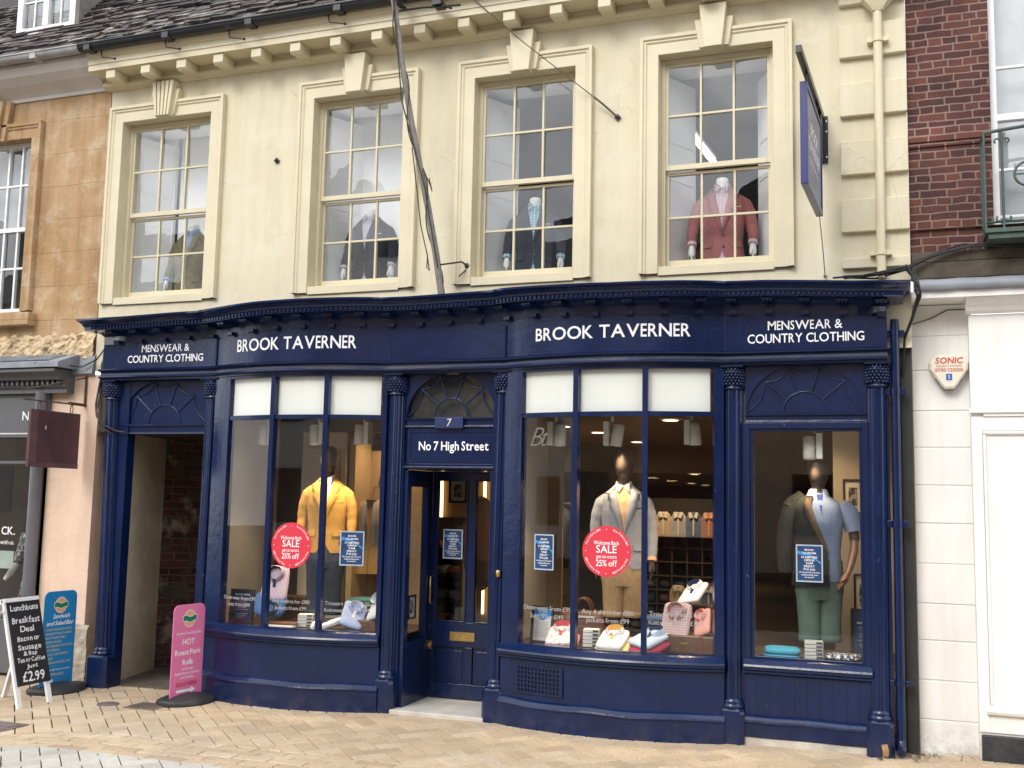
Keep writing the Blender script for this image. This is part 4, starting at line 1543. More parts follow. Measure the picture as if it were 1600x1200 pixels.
mb.box(-6.03, -5.15, .26, .28, 4.45, 5.3)
mb.build('net_blind', plain('grey_blind', (.36, .38, .40), .8), LB)
# white coved eaves, gutter, roof, dormer
mb = MB()
xrun(-8.5, -4.225, [(-.01, 5.70), (.02, 5.70), (.03, 5.73), (.08, 5.76), (.17, 5.80), (.26, 5.855), (.31, 5.92), (.31, 5.955), (-.01, 5.955)], False, False)
mb.build('eaves_cove', plain('off_white_coving_paint', (.66, .64, .63), .7, .08, 3), LB)
mb = MB(); mb.box(-8.5, -4.225, -.315, -.28, 5.9555, 6.06); mb.build('eaves_board', GREYP, LB)
gutter(-8.5, -4.25, -.375, 6.0, .06, GREYP, LB)
roof(-8.5, -4.2, -.32, 6.0, math.radians(50), 19, LB, 'roof', 23)
mb = MB()
DX0, DX1, DZ = -5.52, -4.76, 6.46
mb.box(DX0, DX1, .05, .12, DZ, DZ + .075)
mb.box(DX0 - .02, DX1 + .02, .02, .12, DZ - .03, DZ)
mb.box(DX0, DX0 + .07, .05, .12, DZ + .075, 7.5); mb.box(DX1 - .07, DX1, .05, .12, DZ + .075, 7.5)
xm = (DX0 + DX1) / 2
mb.box(xm - .035, xm + .035, .045, .12, DZ + .075, 7.5)
for a, b in ((DX0 + .07, xm - .035), (xm + .035, DX1 - .07)):
    mb.box((a + b) / 2 - .009, (a + b) / 2 + .009, .075, .10, DZ + .075, 7.5)
    mb.box(a, b, .077, .099, DZ + .36, DZ + .378)
DW = mb.build('dormer_window', WHITEG, LB, bevel=.003)
g = MB(); g.face([(DX0 + .05, .09, DZ + .05), (DX1 - .05, .09, DZ + .05), (DX1 - .05, .09, 7.5), (DX0 + .05, .09, 7.5)]); g.build('pane', OLDGLASS, DW)
g = MB(); g.box(DX0 + .03, DX1 - .03, .30, .32, DZ, 7.5); g.build('blind', plain('dormer_blind', (.40, .42, .46), .8), DW)
mb = MB()
for x in (DX0 - .005, DX1 + .005):
    mb = MB(); mb.prism([(x - .004, .06, DZ), (x - .004, 1.4, 7.6), (x - .004, .06, 7.6)], (.008, 0, 0)); mb.build('dormer_cheek', GREYP, LB)
mb = MB()
mb.prism([(DX1 + .006, .055, DZ - .02), (DX1 + .05, .055, DZ - .02), (DX1 + .05, .055, 7.5), (DX1 + .006, .055, 7.5)], (0, .9, 0))
mb.build('dormer_flank', plain('dormer_render', (.16, .145, .13), .9, .3, 5, 20, .6), LB)
# ground floor: pink pier, shop fascia and glass
mb = MB()
mb.box(-4.70, -4.10, 0, .4, -.05, 2.86)
mb.build('rendered_pier', PINKR, LB)
mb = MB()
rows = []
for j in range(14):
    row = []
    for i in range(18):
        x = -4.66 + .62 * i / 17
        z = -.06 + .57 * j / 13
        d = .03 + .02 * mnoise.noise(Vector((x * 8, z * 8, 3))) + .012 * mnoise.noise(Vector((x * 22, z * 22, 3)))
        row.append((x, -max(.006, d) if j < 13 else .0, z + (.02 * mnoise.noise(Vector((x * 5, 0, 0))) if j == 13 else 0)))
    rows.append(row)
mb.grid(rows, 0, False)
mb.build('cement_plinth', OLDR, LB)
mb = MB()
mb.prism([(-4.16, .0, 3.06), (-4.16, -.02, 3.04), (-4.16, -.05, 2.87), (-4.16, -.0, 2.85)], (-.4, 0, 0))
mb.prism([(-4.34, .0, 3.07), (-4.34, -.27, 2.97), (-4.34, -.30, 2.955), (-4.34, -.30, 2.91), (-4.34, 0, 2.91)], (-4, 0, 0))
for k in range(40):
    x = -4.5 - k * .045
    mb.tube([(x, -.27, 2.976), (x, -.03, 3.062)], .010, 5, 0, False)
mb.build('lead_flashing', LEAD, LB)
mb = MB()
mb.prism([(-4.40, .02, 2.90), (-4.40, -.28, 2.90), (-4.40, -.28, 2.87), (-4.40, -.22, 2.83), (-4.40, -.20, 2.80), (-4.40, -.13, 2.80), (-4.40, -.13, 2.74), (-4.40, -.10, 2.72), (-4.40, -.10, 2.68), (-4.40, .02, 2.68)], (-4, 0, 0))
for k in range(60):
    mb.box(-4.47 - k * .062, -4.44 - k * .062, -.165, -.131, 2.755, 2.795)
mb.box(-8.5, -4.66, -.05, .05, 2.30, 2.679)
mb.box(-8.5, -4.67, -.075, .05, 2.255, 2.299)
mb.box(-4.77, -4.66, .0, .12, .45, 2.255); mb.box(-8.5, -4.77, .0, .12, .0, .5); mb.box(-8.5, -4.77, .03, .09, 2.0, 2.03)
SF = mb.build('shop_fascia', GREYSHOP, LB, bevel=.003)
mb = MB(); mb.box(-8.5, -4.672, -.082, -.0755, 2.285, 2.2985)
mb.build('fascia_trim', plain('pale_grey_trim', (.6, .6, .62), .5), SF)
mb = MB(); letters(mb, 'No', .085, flat((-4.965, -.053, 2.425), (1, 0, 0), (0, 0, 1)), 'l', .12, .3, None, .01)
mb.build('fascia_lettering', LETTER, SF)
g = MB(); g.face([(-8.5, .06, .5), (-4.77, .06, .5), (-4.77, .06, 2.255), (-8.5, .06, 2.255)])
SG = g.build('shop_glass', GLASS, LB)
mb = MB(); letters(mb, 'CK.', .075, flat((-5.06, .052, 1.31), (1, 0, 0), (0, 0, 1)), 'r', .10, .3, None, .012); letters(mb, 'with us.', .042, flat((-5.06, .052, 1.215), (1, 0, 0), (0, 0, 1)), 'r', .08, .3)
mb.build('glass_lettering', LETTER, SG)
mb = MB(); mb.box(-5.4, -5.07, .066, .07, .98, 1.15)
mb.build('glass_notice', plain('pale_green_notice', (.40, .47, .44), .6), SG)
mb = MB()
mb.face([(-8.5, 3, 0), (-4.7, 3, 0), (-4.7, 3, 2.9), (-8.5, 3, 2.9)]); mb.face([(-4.7, .1, 0), (-4.7, 3, 0), (-4.7, 3, 2.9), (-4.7, .1, 2.9)]); mb.face([(-8.5, .1, 2.68), (-4.7, .1, 2.68), (-4.7, 3, 2.68), (-8.5, 3, 2.68)])
mb.box(-8.5, -4.78, .1, .7, .45, .5)
mb.box(-5.3, -5.18, .9, .96, .5, 1.2); mb.box(-5.9, -4.8, .9, .96, 1.2, 1.24)
mb.build('shop_interior', DARKW, LB)
t = thing('dress_form', 'floral jacket with a pale sleeve showing in the dark shop window behind the grey pipe', 'clothes form', (-5.02, .35, .5))
fl_ = spot_cloth('floral_cloth', (.50, .50, .48), (.10, .10, .11), 40, .5)
mb = MB(); mb.lathe([(.001, 1.42), (.05, 1.41), (.10, 1.37), (.16, 1.30), (.17, 1.15), (.15, 1.0), (.17, .85), (.19, .72), (.001, .71)], (-5.02, .35, 0), 18, 0, None, 1, .7); mb.build('jacket', fl_, t)
mb = MB(); mb.tube([(-5.17, .33, 1.31), (-5.20, .30, 1.15), (-5.21, .26, 1.02)], [.055, .05, .045], 10); mb.build('sleeve', fl_, t)
mb = MB(); mb.tube([(-5.21, .26, 1.02), (-5.24, .22, .93), (-5.29, .2, .86)], [.03, .034, .02], 10); mb.build('cuff', LETTER, t)
mb = MB(); mb.tube([(-5.02, .35, .5), (-5.02, .35, .75)], .02, 8); mb.lathe([(.001, .52), (.13, .515), (.14, .5)], (-5.02, .35, 0), 18); mb.build('stand', IRON, t)
t = thing('wicker_basket', 'round tan wicker basket low in the dark grey shop window', 'basket', (-5.02, .25, .5))
wk = plain('tan_wicker', (.36, .24, .11), .8, .3, 20, 120, .8)
mb = MB(); mb.lathe([(.10, .5), (.13, .58), (.14, .66), (.13, .665), (.12, .6), (.001, .52)], (-5.02, .25, 0), 22); mb.build('bowl', wk, t)
mb = MB(); mb.tube([(-5.02 + .135 * math.cos(a), .25, .66 + .12 * math.sin(a)) for a in [PI * k / 12 for k in range(13)]], .009, 6); mb.build('handle', wk, t)

mb = MB()
mb.tube([(-4.72, -.075, .05), (-4.72, -.075, 2.70)], .058, 14)
for z in (.75, 2.2):
    mb.tube([(-4.72, -.075, z), (-4.72, -.075, z + .05)], .066, 14)
mb.build('drainpipe', GREYPIPE)
tag(bpy.data.objects['drainpipe'], 'slate grey drainpipe between the dark shop window and pink pier', 'drainpipe')

# ------------------------------------------------------------------ brick building on the right
RB = thing('brick_building', 'red brick building with white stuccoed ground floor and a white sash window over it', 'building', (3.9, .3, 0))
mb = MB()
mb.face([(3.192, .03, 3.78), (3.76, .03, 3.78), (3.76, .03, 8), (3.192, .03, 8)])
mb.face([(3.192, .06, 3.40), (7, .06, 3.40), (7, .06, 3.78), (3.192, .06, 3.78)])
mb.face([(3.192, .03, 3.78), (3.192, .06, 3.78), (7, .06, 3.78), (7, .03, 3.78)])
mb.face([(4.8, .03, 3.78), (7, .03, 3.78), (7, .03, 8), (4.8, .03, 8)])
mb.face([(3.76, .03, 3.68), (3.76, .22, 3.68), (3.76, .22, 8), (3.76, .03, 8)])
mb.face([(3.76, .028, 7.2), (4.8, .028, 7.2), (4.8, .028, 8), (3.76, .028, 8)])
mb.build('wall', BRICK, RB)
mb = MB(); mb.box(3.194, 3.757, .0, .05, 4.43, 4.575); mb.box(3.194, 3.757, .014, .05, 4.395, 4.428)
mb.build('brick_band', BRICK, RB, bevel=.004)
mb = MB()
frame(mb, 3.755, 4.80, 3.70, 7.25, .055, .10, .2, .08)
for z in (3.86, 4.21, 4.985):
    mb.box(3.81, 4.745, .125, .15, z - .010, z + .010)
mb.box(3.80, 4.755, .105, .165, 4.575, 4.625)
for x in (4.12, 4.43):
    mb.box(x - .01, x + .01, .12, .15, 3.78, 7.2)
RS = mb.build('sash_window', WHITEG, RB, bevel=.003)
g = MB(); g.face([(3.8, .14, 3.77), (4.76, .14, 3.77), (4.76, .14, 7.2), (3.8, .14, 7.2)]); g.build('pane', OLDGLASS, RS)
g = MB(); g.box(3.79, 4.77, .30, .32, 3.7, 7.2); g.build('net_blind', plain('pale_net', (.50, .52, .54), .9), RS)
mb = MB()
mb.box(3.20, 7, -.01, .07, 3.52, 3.60); mb.box(3.20, 7, -.03, .06, 3.395, 3.515)
mb.build('timber_lintel', TIMBER, RB, bevel=.006)
mb = MB()
rows = []
for i in range(30):
    x = 3.205 + 3.8 * (i / 29) ** 1.6
    d = .006 * mnoise.noise(Vector((x * 9, 0, 0)))
    rows.append([(x, .05, 3.398 + d), (x, -.06, 3.385 + d), (x, -.10, 3.365 + d), (x, -.105, 3.30 + d * 2), (x, -.08, 3.293)])
mb.grid(rows, 0, True)
mb.build('lead_flashing', LEAD, RB)
mb = MB()
mb.box(3.19, 7, -.07, .3, 3.245, 3.296)
mb.prism([(3.555, .08, 3.14), (3.555, .04, 3.16), (3.555, .02, 3.19), (3.555, .0, 3.20), (3.555, -.03, 3.23), (3.555, -.05, 3.244), (3.555, .1, 3.244)], (3.4, 0, 0))
mb.build('stucco_cornice', WHITE, RB, bevel=.003)
mb = MB()
js = [-.03, .245, .52, .80, 1.06, 1.345, 1.635, 1.91, 2.185, 2.455, 2.755, 3.01, 3.244]
for a, b in zip(js, js[1:]):
    mb.box(3.185, 3.60, .20 + R.uniform(-.001, .001), .5, a + .003, b - .003)
mb.box(3.188, 3.60, .208, .45, -.03, 3.24)
mb.build('rusticated_stucco', WHITE, RB, bevel=.005)
mb = MB()
mb.box(3.575, 7, .09, .5, -.03, 3.14)
mb.box(3.655, 7, .0655, .0895, 2.40, 2.425); mb.box(3.56, 7, .05, .0895, 2.425, 2.455)
mb.box(3.575, 7, .078, .0895, 2.30, 2.40); mb.box(3.575, 3.645, .078, .0895, .21, 2.30); mb.box(3.645, 7, .078, .0895, .21, .33)
mb.prism([(3.645, .078, 2.30), (3.665, .066, 2.282), (3.675, .074, 2.27), (3.645, .0895, 2.27)], (3, 0, 0))
mb.prism([(3.625, .05, .335), (3.625, .04, .36), (3.625, .0895, .40), (3.625, .0895, .331)], (3, 0, 0))
mb.box(3.648, 3.668, .068, .0895, .40, 2.268)
mb.build('stucco_pilaster', WHITE, RB, bevel=.003)
mb = MB(); mb.box(3.585, 7, .045, .0895, -.03, .195)
mb.build('kick_board', plain('scuffed_black_paint', (.028, .030, .034), .5, .5, 14, 40, .3), RB, bevel=.006)
# rust and scuffs: a pale band of worn stone under the stucco
mb = MB(); mb.box(3.17, 3.6, .10, .25, -.05, .022)
mb.build('worn_kerb', STEP, RB, bevel=.01)
# balcony of green ironwork
BAL = thing('balcony_railing', 'green wrought iron balcony railing with a ring and scrolls before white sash window', 'railing', (4.2, -.1, 3.68))
mb = MB(); mb.box(3.68, 5.2, -.26, .03, 3.655, 3.685); mb.box(3.70, 5.2, -.24, .03, 3.615, 3.654); mb.build('balcony_plate', GREENIRON, BAL)
mb = MB()
top = [(3.685, -.02, 4.37), (3.685, -.24, 4.36)] + [(3.69 + 1.5 * k / 16, -.245, 4.375 + .06 * math.sin(PI * k / 16 * .8)) for k in range(17)]
mb.tube(top, .013, 8); mb.tube([(3.685, -.02, 3.73), (3.685, -.24, 3.73), (5.2, -.245, 3.73)], .009, 6)
mb.build('top_rail', GREENIRON, BAL)
mb = MB()
for x in (3.685, 3.80, 3.96, 4.12, 4.28):
    mb.tube([(x, -.243, 3.685), (x, -.243, 4.37)], .009, 6)
mb.tube([(3.685, -.03, 3.685), (3.685, -.03, 4.37)], .009, 6); mb.tube([(3.685, -.13, 3.685), (3.685, -.13, 4.365)], .008, 6)
mb.build('baluster', GREENIRON, BAL)
mb = MB()
for cx in (3.96,):
    mb.tube([(cx + .085 * math.cos(a), -.246, 4.06 + .085 * math.sin(a)) for a in [2 * PI * k / 24 for k in range(25)]], .009, 6, 0, False)
    mb.tube([(cx - .085, -.246, 4.06), (cx + .085, -.246, 4.06)], .006, 6); mb.ell((cx, -.25, 4.06), (.018, .014, .018), 8, 6)
def scroll(cx, cz, sx, sz, r0=.035):
    pts = [(cx + sx * (r0 + (r0 - .004 * k) * math.cos(PI - k * .5)), -.246, cz + sz * (r0 - .0035 * k) * math.sin(k * .5)) for k in range(9)]
    mb.tube(pts, .007, 6)
mb.build('ring', GREENIRON, BAL)
for x in (3.80, 4.12):
    mb = MB()
    for sx in (-1, 1):
        scroll(x, 4.30, sx, 1); scroll(x, 3.76, sx, -1)
    mb.build('scrollwork', GREENIRON, BAL)

# ------------------------------------------------------------------ things fixed to the fronts
mb = MB()
mb.box(3.105, 3.183, .06, .14, -.02, 3.05)
tag(mb.build('boundary_board', BLACKBD, bevel=.004), 'tall black board closing the gap between the navy shopfront and white stucco', 'board')
def pipe(name, pts, r, mat, label, cols=()):
    mb = MB()
    mb.tube(pts, r, 14)
    o = mb.build(name, mat)
    tag(o, label, 'drainpipe')
    for (p, q, rr) in cols:
        m = MB(); m.tube([p, q], rr, 14)
        for s_ in (-1, 1):
            m.box(p[0] + s_ * (rr + .016) - .018, p[0] + s_ * (rr + .016) + .018, p[1] - .01, p[1] + rr + .02, min(p[2], q[2]), max(p[2], q[2]))
        m.build('pipe_collar', mat, o, bevel=.003)
    return o
pipe('drainpipe', [(3.072, -.06, 3.10), (3.068, -.06, 2.0), (3.062, -.06, .15), (3.062, -.075, .09), (3.062, -.14, .06)], .031, NAVY,
     'navy painted drainpipe at the right end of the shopfront', [((3.07, -.06, 2.55), (3.07, -.06, 2.60), .037), ((3.066, -.06, 1.60), (3.066, -.06, 1.65), .037), ((3.064, -.06, .50), (3.064, -.06, .54), .037), ((3.07, -.06, 2.98), (3.07, -.06, 3.02), .036)])
o = pipe('drainpipe', [(2.995, -.09, 3.40), (2.99, -.09, 3.52), (2.995, -.09, 5.46)], .033, CREAM2,
         'cream painted drainpipe with a hopper head crossing the quoin blocks', [((2.994, -.09, 5.205), (2.994, -.09, 5.245), .041), ((2.99, -.09, 3.575), (2.99, -.09, 3.61), .041)])
mb = MB(); mb.grid([[(2.995 + a * k, -.09 + b * k2, z) for a, b in ((-1, -1), (1, -1), (1, 1), (-1, 1))] for k, k2, z in ((.033, .033, 5.44), (.05, .045, 5.47), (.115, .07, 5.55), (.12, .075, 5.64))], 0, False, True)
mb.build('hopper_head', CREAM2, o)

# projecting sign on its black bracket
HS = thing('hanging_sign', 'navy and grey projecting sign hanging from a black arm on the cream wall', 'sign', (2.55, -.6, 4.2))
M = Matrix.Translation((2.58, 0, 0)) @ Matrix.Rotation(math.radians(-2.7), 4, 'Z')
mb = MB(); mb.box(-.02, .02, -1.33, -.02, 4.665, 4.715, 0, M); mb.box(-.014, .014, -.19, -.01, 4.335, 4.66, 0, M); mb.box(-.03, .045, -.012, -.001, 4.33, 4.70, 0, M)
BR = mb.build('wall_bracket', plain('satin_black_steel', (.008, .008, .009), .3, .1, 6, 30, .05), HS, bevel=.002)
mb = MB()
for z in (4.375, 4.575, 4.655):
    mb.ell((.032, -.014, z), (.009, .006, .009), 10, 6, 0, M)
mb.build('bolt', plain('zinc_bolt', (.75, .75, .75), .3, .05, 6, 30, 0, .001, .6), BR)
mb = MB()
y0_, y1_, z0_, z1_ = -1.10, -.225, 3.86, 4.56
mb.box(-.024, .024, y0_, y0_ + .03, z0_, z1_, 0, M); mb.box(-.024, .024, y1_ - .03, y1_, z0_, z1_, 0, M); mb.box(-.024, .024, y0_ + .03, y1_ - .03, z1_ - .03, z1_, 0, M)
mb.build('sign_frame', plain('royal_blue_paint', (.010, .018, .13), .35, .1), HS, bevel=.002)
mb = MB(); mb.box(-.016, .016, y0_ + .03, y1_ - .03, z0_ + .03, z1_ - .03, 0, M); mb.box(-.024, .024, y0_ + .03, y1_ - .03, z0_, z0_ + .03, 0, M)
SP = mb.build('sign_panel', plain('sign_panel_grey_blue', (.17, .18, .25), .4, .1), HS)
mb = MB()
pu = flat((0, 0, 0), (0, 1, 0), (0, 0, 1))
def on_sign(z):
    return lambda s, t: M @ Vector((.0175, (y0_ + y1_) / 2 + s, z + t))
letters(mb, 'BROOK', .085, on_sign(4.27), 'c', .1, .3, GILL, .012); letters(mb, 'TAVERNER', .085, on_sign(4.15), 'c', .1, .3, GILL, .012, width=.62); letters(mb, 'Menswear & Country Clothing', .03, on_sign(4.07), 'c', .08, .3)
mb.build('sign_lettering', LETTER, SP)
mb = MB()
for yy in (-.95, -.35):
    mb.tube([M @ Vector((0, yy, 4.56)), M @ Vector((0, yy, 4.67))], .008, 6)
mb.build('hanger', IRON, HS)
mb = MB(); mb.tube([M @ Vector((0, -.24, 3.86)), (2.585, -.14, 3.62), (2.59, -.03, 3.47)], .004, 5); mb.ell((2.59, -.02, 3.46), (.012, .02, .012), 8, 6)
mb.build('stay_wire', plain('steel_wire', (.28, .25, .20), .4, .1, 6, 30, 0, .001, .6), HS)

# brown sign on a wrought bracket, left
BS = thing('hanging_sign', 'square faded maroon sign hanging from a thin iron bracket on the pink pier', 'sign', (-4.25, -.35, 2.0))
MAR = plain('faded_maroon_board', (.088, .040, .046), .5, .25, 4, 30, .15)
mb = MB(); mb.box(-4.262, -4.238, -.69, -.07, 1.955, 2.475); SB = mb.build('sign_board', MAR, BS, bevel=.002)
mb = MB(); mb.box(-4.2379, -4.234, -.69, -.07, 1.955, 2.0); mb.box(-4.2379, -4.234, -.69, -.60, 2.0, 2.475)
mb.box(-4.2379, -4.2355, -.505, -.498, 2.30, 2.335, 1)
mb.build('board_patch', [plain('paler_maroon', (.125, .065, .068), .5, .2, 7), LETTER], SB)
mb = MB()
mb.tube([(-4.25, -.78, 2.555), (-4.25, -.03, 2.565)], .008, 6); mb.tube([(-4.25, -.80, 2.63), (-4.25, -.02, 2.83)], .007, 6)
mb.tube([(-4.25, -.015, 2.55), (-4.25, -.015, 2.86)], .011, 6); mb.tube([(-4.25, -.22, 2.568), (-4.25, .0, 2.568)], .016, 6)
for yy in (-.58, -.18):
    mb.tube([(-4.25, yy + .018 * math.cos(a), 2.508 + .045 * math.sin(a)) for a in [2 * PI * k / 12 for k in range(13)]], .005, 5, 0, False)
mb.build('iron_bracket', plain('rusted_iron', (.09, .06, .04), .8, .4, 14, 60, .5), BS)

# alarm box
AB = thing('alarm_box', 'cream shield shaped burglar alarm box with red lettering on white stucco', 'alarm box', (3.44, .15, 2.58))
mb = MB()
cx, cz = 3.438, 2.73
sh = [(-.135, .07), (-.118, .095), (-.07, .13), (.07, .13), (.118, .095), (.135, .07), (.132, .02), (.05, -.105), (.03, -.125), (-.03, -.125), (-.05, -.105), (-.132, .02)]
mb.grid([[(cx + a * k, y, cz + b * k) for a, b in sh] for k, y in ((1, .20), (1, .135), (.97, .118), (.86, .108))], 0, False, True)
mb.face([(cx + a * .86, .108, cz + b * .86) for a, b in sh])
mb.build('housing', plain('cream_plastic', (.74, .70, .58), .4, .03, 3, 30, 0), AB, bevel=.004)
mb = MB(); mb.prism([(cx + a * 1.004, .200, cz + b * 1.004) for a, b in [(-.092, -.045), (.092, -.045), (.05, -.105), (.03, -.127), (-.03, -.127), (-.05, -.105)]], (0, -.066, 0))
mb.build('strobe_cap', plain('blue_lens', (.02, .04, .16), .2, .05, 3, 30, 0), AB)
mb = MB()
RED = plain('red_print', (.52, .06, .035), .5, .02, 3, 30, 0)
letters(mb, 'SONIC', .042, flat((cx, .1055, cz + .062), (1, 0, 0), (0, 0, 1)), 'c', .12, .3, None, .02, .12, width=.185)
letters(mb, 'SECURITY SYSTEMS', .013, flat((cx, .1055, cz + .036), (1, 0, 0), (0, 0, 1)), 'c', .12, .3, width=.17)
letters(mb, '01780 720500', .024, flat((cx, .1055, cz + .002), (1, 0, 0), (0, 0, 1)), 'c', .12, .3, None, .01, width=.19)
mb.build('printing', RED, AB)
mb = MB(); mb.box(cx - .02, cx + .02, .1045, .1075, cz - .06, cz - .015); letters(mb, 'S', .026, flat((cx, .1035, cz - .05), (1, 0, 0), (0, 0, 1)), mi=1)
mb.build('badge', [plain('badge_blue', (.02, .08, .42), .4, .02, 3, 30, 0), LETTER], AB)

# flagpole leaning out over the cornice, its cords and wall eye
FP = thing('flagpole', 'weathered grey timber flagpole leaning out from the shop cornice with cords wound round', 'flagpole', (-.43, -.30, 3.39))
PA, PB = Vector((-.425, -.27, 3.385)), Vector((-.90, -.62, 6.35))
mb = MB(); mb.tube([PA.lerp(PB, k / 8) + Vector((.012 * math.sin(k * 1.1), 0, 0)) for k in range(9)], [.030 - .0012 * k for k in range(9)], 12)
mb.build('pole', plain('weathered_pole_timber', (.21, .19, .175), .85, .3, 9, 40, .5), FP)
CORD = plain('dark_cord', (.05, .042, .036), .9, .3, 30, 60, .2)
mb = MB()
pts = []
for k in range(120):
    t = k / 119
    a = t * 22
    q = PA.lerp(PB, .04 + .96 * t)
    pts.append(q + Vector((.036 * math.cos(a) + .012 * math.sin(t * 9), .036 * math.sin(a) - .01, 0)))
mb.tube(pts, .0055, 5)
mb.tube([PA.lerp(PB, .9) + Vector((.04, -.03, 0)), PA.lerp(PB, .55) + Vector((-.05, -.04, 0)), PA.lerp(PB, .3) + Vector((.03, -.05, 0)), PA.lerp(PB, .08) + Vector((.02, -.04, 0))], .006, 5)
mb.tube([PA.lerp(PB, .42) + Vector((-.03, -.03, 0)), PA.lerp(PB, .2) + Vector((-.07, -.03, 0)), PA.lerp(PB, .115) + Vector((-.055, -.03, 0)), PA.lerp(PB, .09) + Vector((-.075, -.03, -.02)), PA.lerp(PB, .075) + Vector((-.06, -.03, 0)), PA.lerp(PB, .13) + Vector((-.055, -.03, 0))], .005, 5)
mb.tube([PA.lerp(PB, .36) + Vector((.03, -.02, 0)), PA.lerp(PB, .315) + Vector((.07, -.03, 0)), PA.lerp(PB, .30) + Vector((.085, -.03, -.02)), PA.lerp(PB, .33) + Vector((.075, -.03, 0))], .005, 5)
mb.build('halyard', CORD, FP)
mb = MB()
mb.tube([(-.84, -.40, 5.86), (-.60, -.44, 5.84), (-.25, -.46, 5.80)], .010, 6); mb.tube([(-.87, -.60, 5.9), (-.80, -.36, 5.89)], .018, 8); mb.box(-.50, -.42, -.48, -.36, 5.83, 5.87)
mb.build('pole_stay', IRON, FP)
mb = MB()
mb.tube([PA + Vector((-.01, -.04, .27)), (-.33, -.1, 3.72), (-.31, .0, 3.70)], .008, 6); mb.ell((-.31, -.02, 3.70), (.028, .02, .034), 10, 8)
mb.tube([(-.31, -.02, 3.68), (-.36, -.08, 3.60)], .006, 5)
mb.build('wall_eye', IRON, FP)
mb = MB(); mb.tube([(.98, -.03, 4.865), (.86, -.06, 4.98), (.80, -.08, 5.03)], .009, 6); mb.tube([(.80, -.08, 5.03), (.20, -.22, 5.54), (-.42, -.40, 6.12)], .0045, 5)
tag(mb.build('guy_wire', plain('rusty_wire', (.10, .075, .055), .6, .2)), 'thin rusty guy wire running from an iron boss on the wall up past the eaves', 'wire')

# cables
CAB = plain('black_cable_sheath', (.014, .014, .015), .5, .2, 20, 60, .1)
mb = MB()
for k in range(6):
    j = lambda a: R.uniform(-a, a)
    mb.tube([(2.75 + j(.1), -.20 + j(.05), 3.40), (2.95, -.15 + j(.05), 3.42 + j(.02)), (3.16 + j(.02), -.12, 3.465 + j(.02)), (3.22, -.10 + j(.02), 3.50 + j(.02)), (3.40, -.06, 3.575 + j(.03)), (3.62 + j(.1), -.05, 3.615 + j(.02)), (3.9, -.05, 3.60 + j(.03)), (5, -.05, 3.60 + j(.04))], .0075 + j(.002), 6)
tag(mb.build('cable_bundle', CAB), 'bundle of black cables looping over the navy cornice end towards the brick wall', 'cables')
mb = MB()
for k in range(4):
    j = lambda a: R.uniform(-a, a)
    mb.tube([(3.16, -.10, 3.47 + j(.02)), (3.22 + j(.015), -.26 + j(.03), 3.36), (3.235 + j(.02), -.27, 3.24 + j(.03)), (3.20 + j(.02), -.14, 3.10), (3.14, -.03, 2.98 + j(.05)), (3.12, .05, 2.7)], .009 + j(.002), 6)
mb.tube([(3.2, .17, 3.10), (3.33, .185, 3.14), (3.44, .19, 3.20), (3.56, .19, 3.20)], .004, 5)
tag(mb.build('cable_loop', CAB), 'black cables drooping round the right end of the shop cornice', 'cables')
mb = MB()
mb.tube([(-3.96, -.06, 3.18), (-4.0, -.08, 3.05), (-3.985, -.10, 2.9), (-4.0, -.12, 2.72), (-4.015, -.13, 2.56), (-3.98, -.15, 2.45), (-3.9, -.16, 2.37), (-3.78, -.10, 2.31), (-3.7, -.08, 2.30)], .010, 6)
mb.tube([(-3.97, -.06, 3.14), (-4.02, -.08, 2.95), (-3.99, -.10, 2.7), (-3.995, -.14, 2.50), (-3.93, -.16, 2.36), (-3.82, -.12, 2.28)], .008, 6)
mb.tube([(-3.98, -.05, 3.15), (-4.1, -.06, 3.0), (-4.25, -.08, 2.93), (-4.5, -.24, 2.95), (-4.62, -.30, 2.95)], .007, 6)
tag(mb.build('cable_run', CAB), 'dark cables hanging beside the leftmost navy column', 'cables')
# litter and weeds at the foot of the pipe
mb = MB()
for k in range(34):
    x, y = 3.02 + R.uniform(-.10, .22), -.08 + R.uniform(-.14, .12)
    a, l = R.uniform(0, PI), R.uniform(.015, .035)
    z = gz(x) + R.uniform(.004, .02)
    c_, s_ = math.cos(a), math.sin(a)
    mb.face([(x - l * c_, y - l * s_, z), (x + l * .4 * s_, y - l * .4 * c_, z + .008), (x + l * c_, y + l * s_, z + R.uniform(0, .012)), (x - l * .4 * s_, y + l * .4 * c_, z + .006)])
tag(mb.build('leaf_litter', plain('dry_leaf_litter', (.15, .09, .055), .9, .5, 30)), kind='stuff')
t = thing('dry_leaf', 'curled dry brown leaf leaning against the rightmost column base', 'leaf', (2.97, -.155, .02))
mb = MB(); mb.grid([[(2.955 + .02 * k + .006 * math.sin(j), -.15 - .012 * math.sin(PI * j / 4) - .006 * k, .025 + .022 * j + .006 * k) for k in range(-1, 2)] for j in range(5)], 0, True); mb.build('blade', plain('tan_dry_leaf', (.33, .20, .09), .8, .3, 30), t)
mb = MB()
for k in range(40):
    x, y = R.choice([3.14, 3.2, 3.27, 3.5]) + R.uniform(-.06, .06), R.uniform(-.04, .10)
    z = gz(x)
    a, h_ = R.uniform(0, 2 * PI), R.uniform(.01, .028)
    dx, dy = math.cos(a) * .02, math.sin(a) * .02
    mb.face([(x - dy * .25, y + dx * .25, z), (x + dy * .25, y - dx * .25, z), (x + dx, y + dy, z + h_)])
tag(mb.build('weeds', plain('pavement_weed', (.05, .085, .025), .8, .4, 30)), kind='stuff')

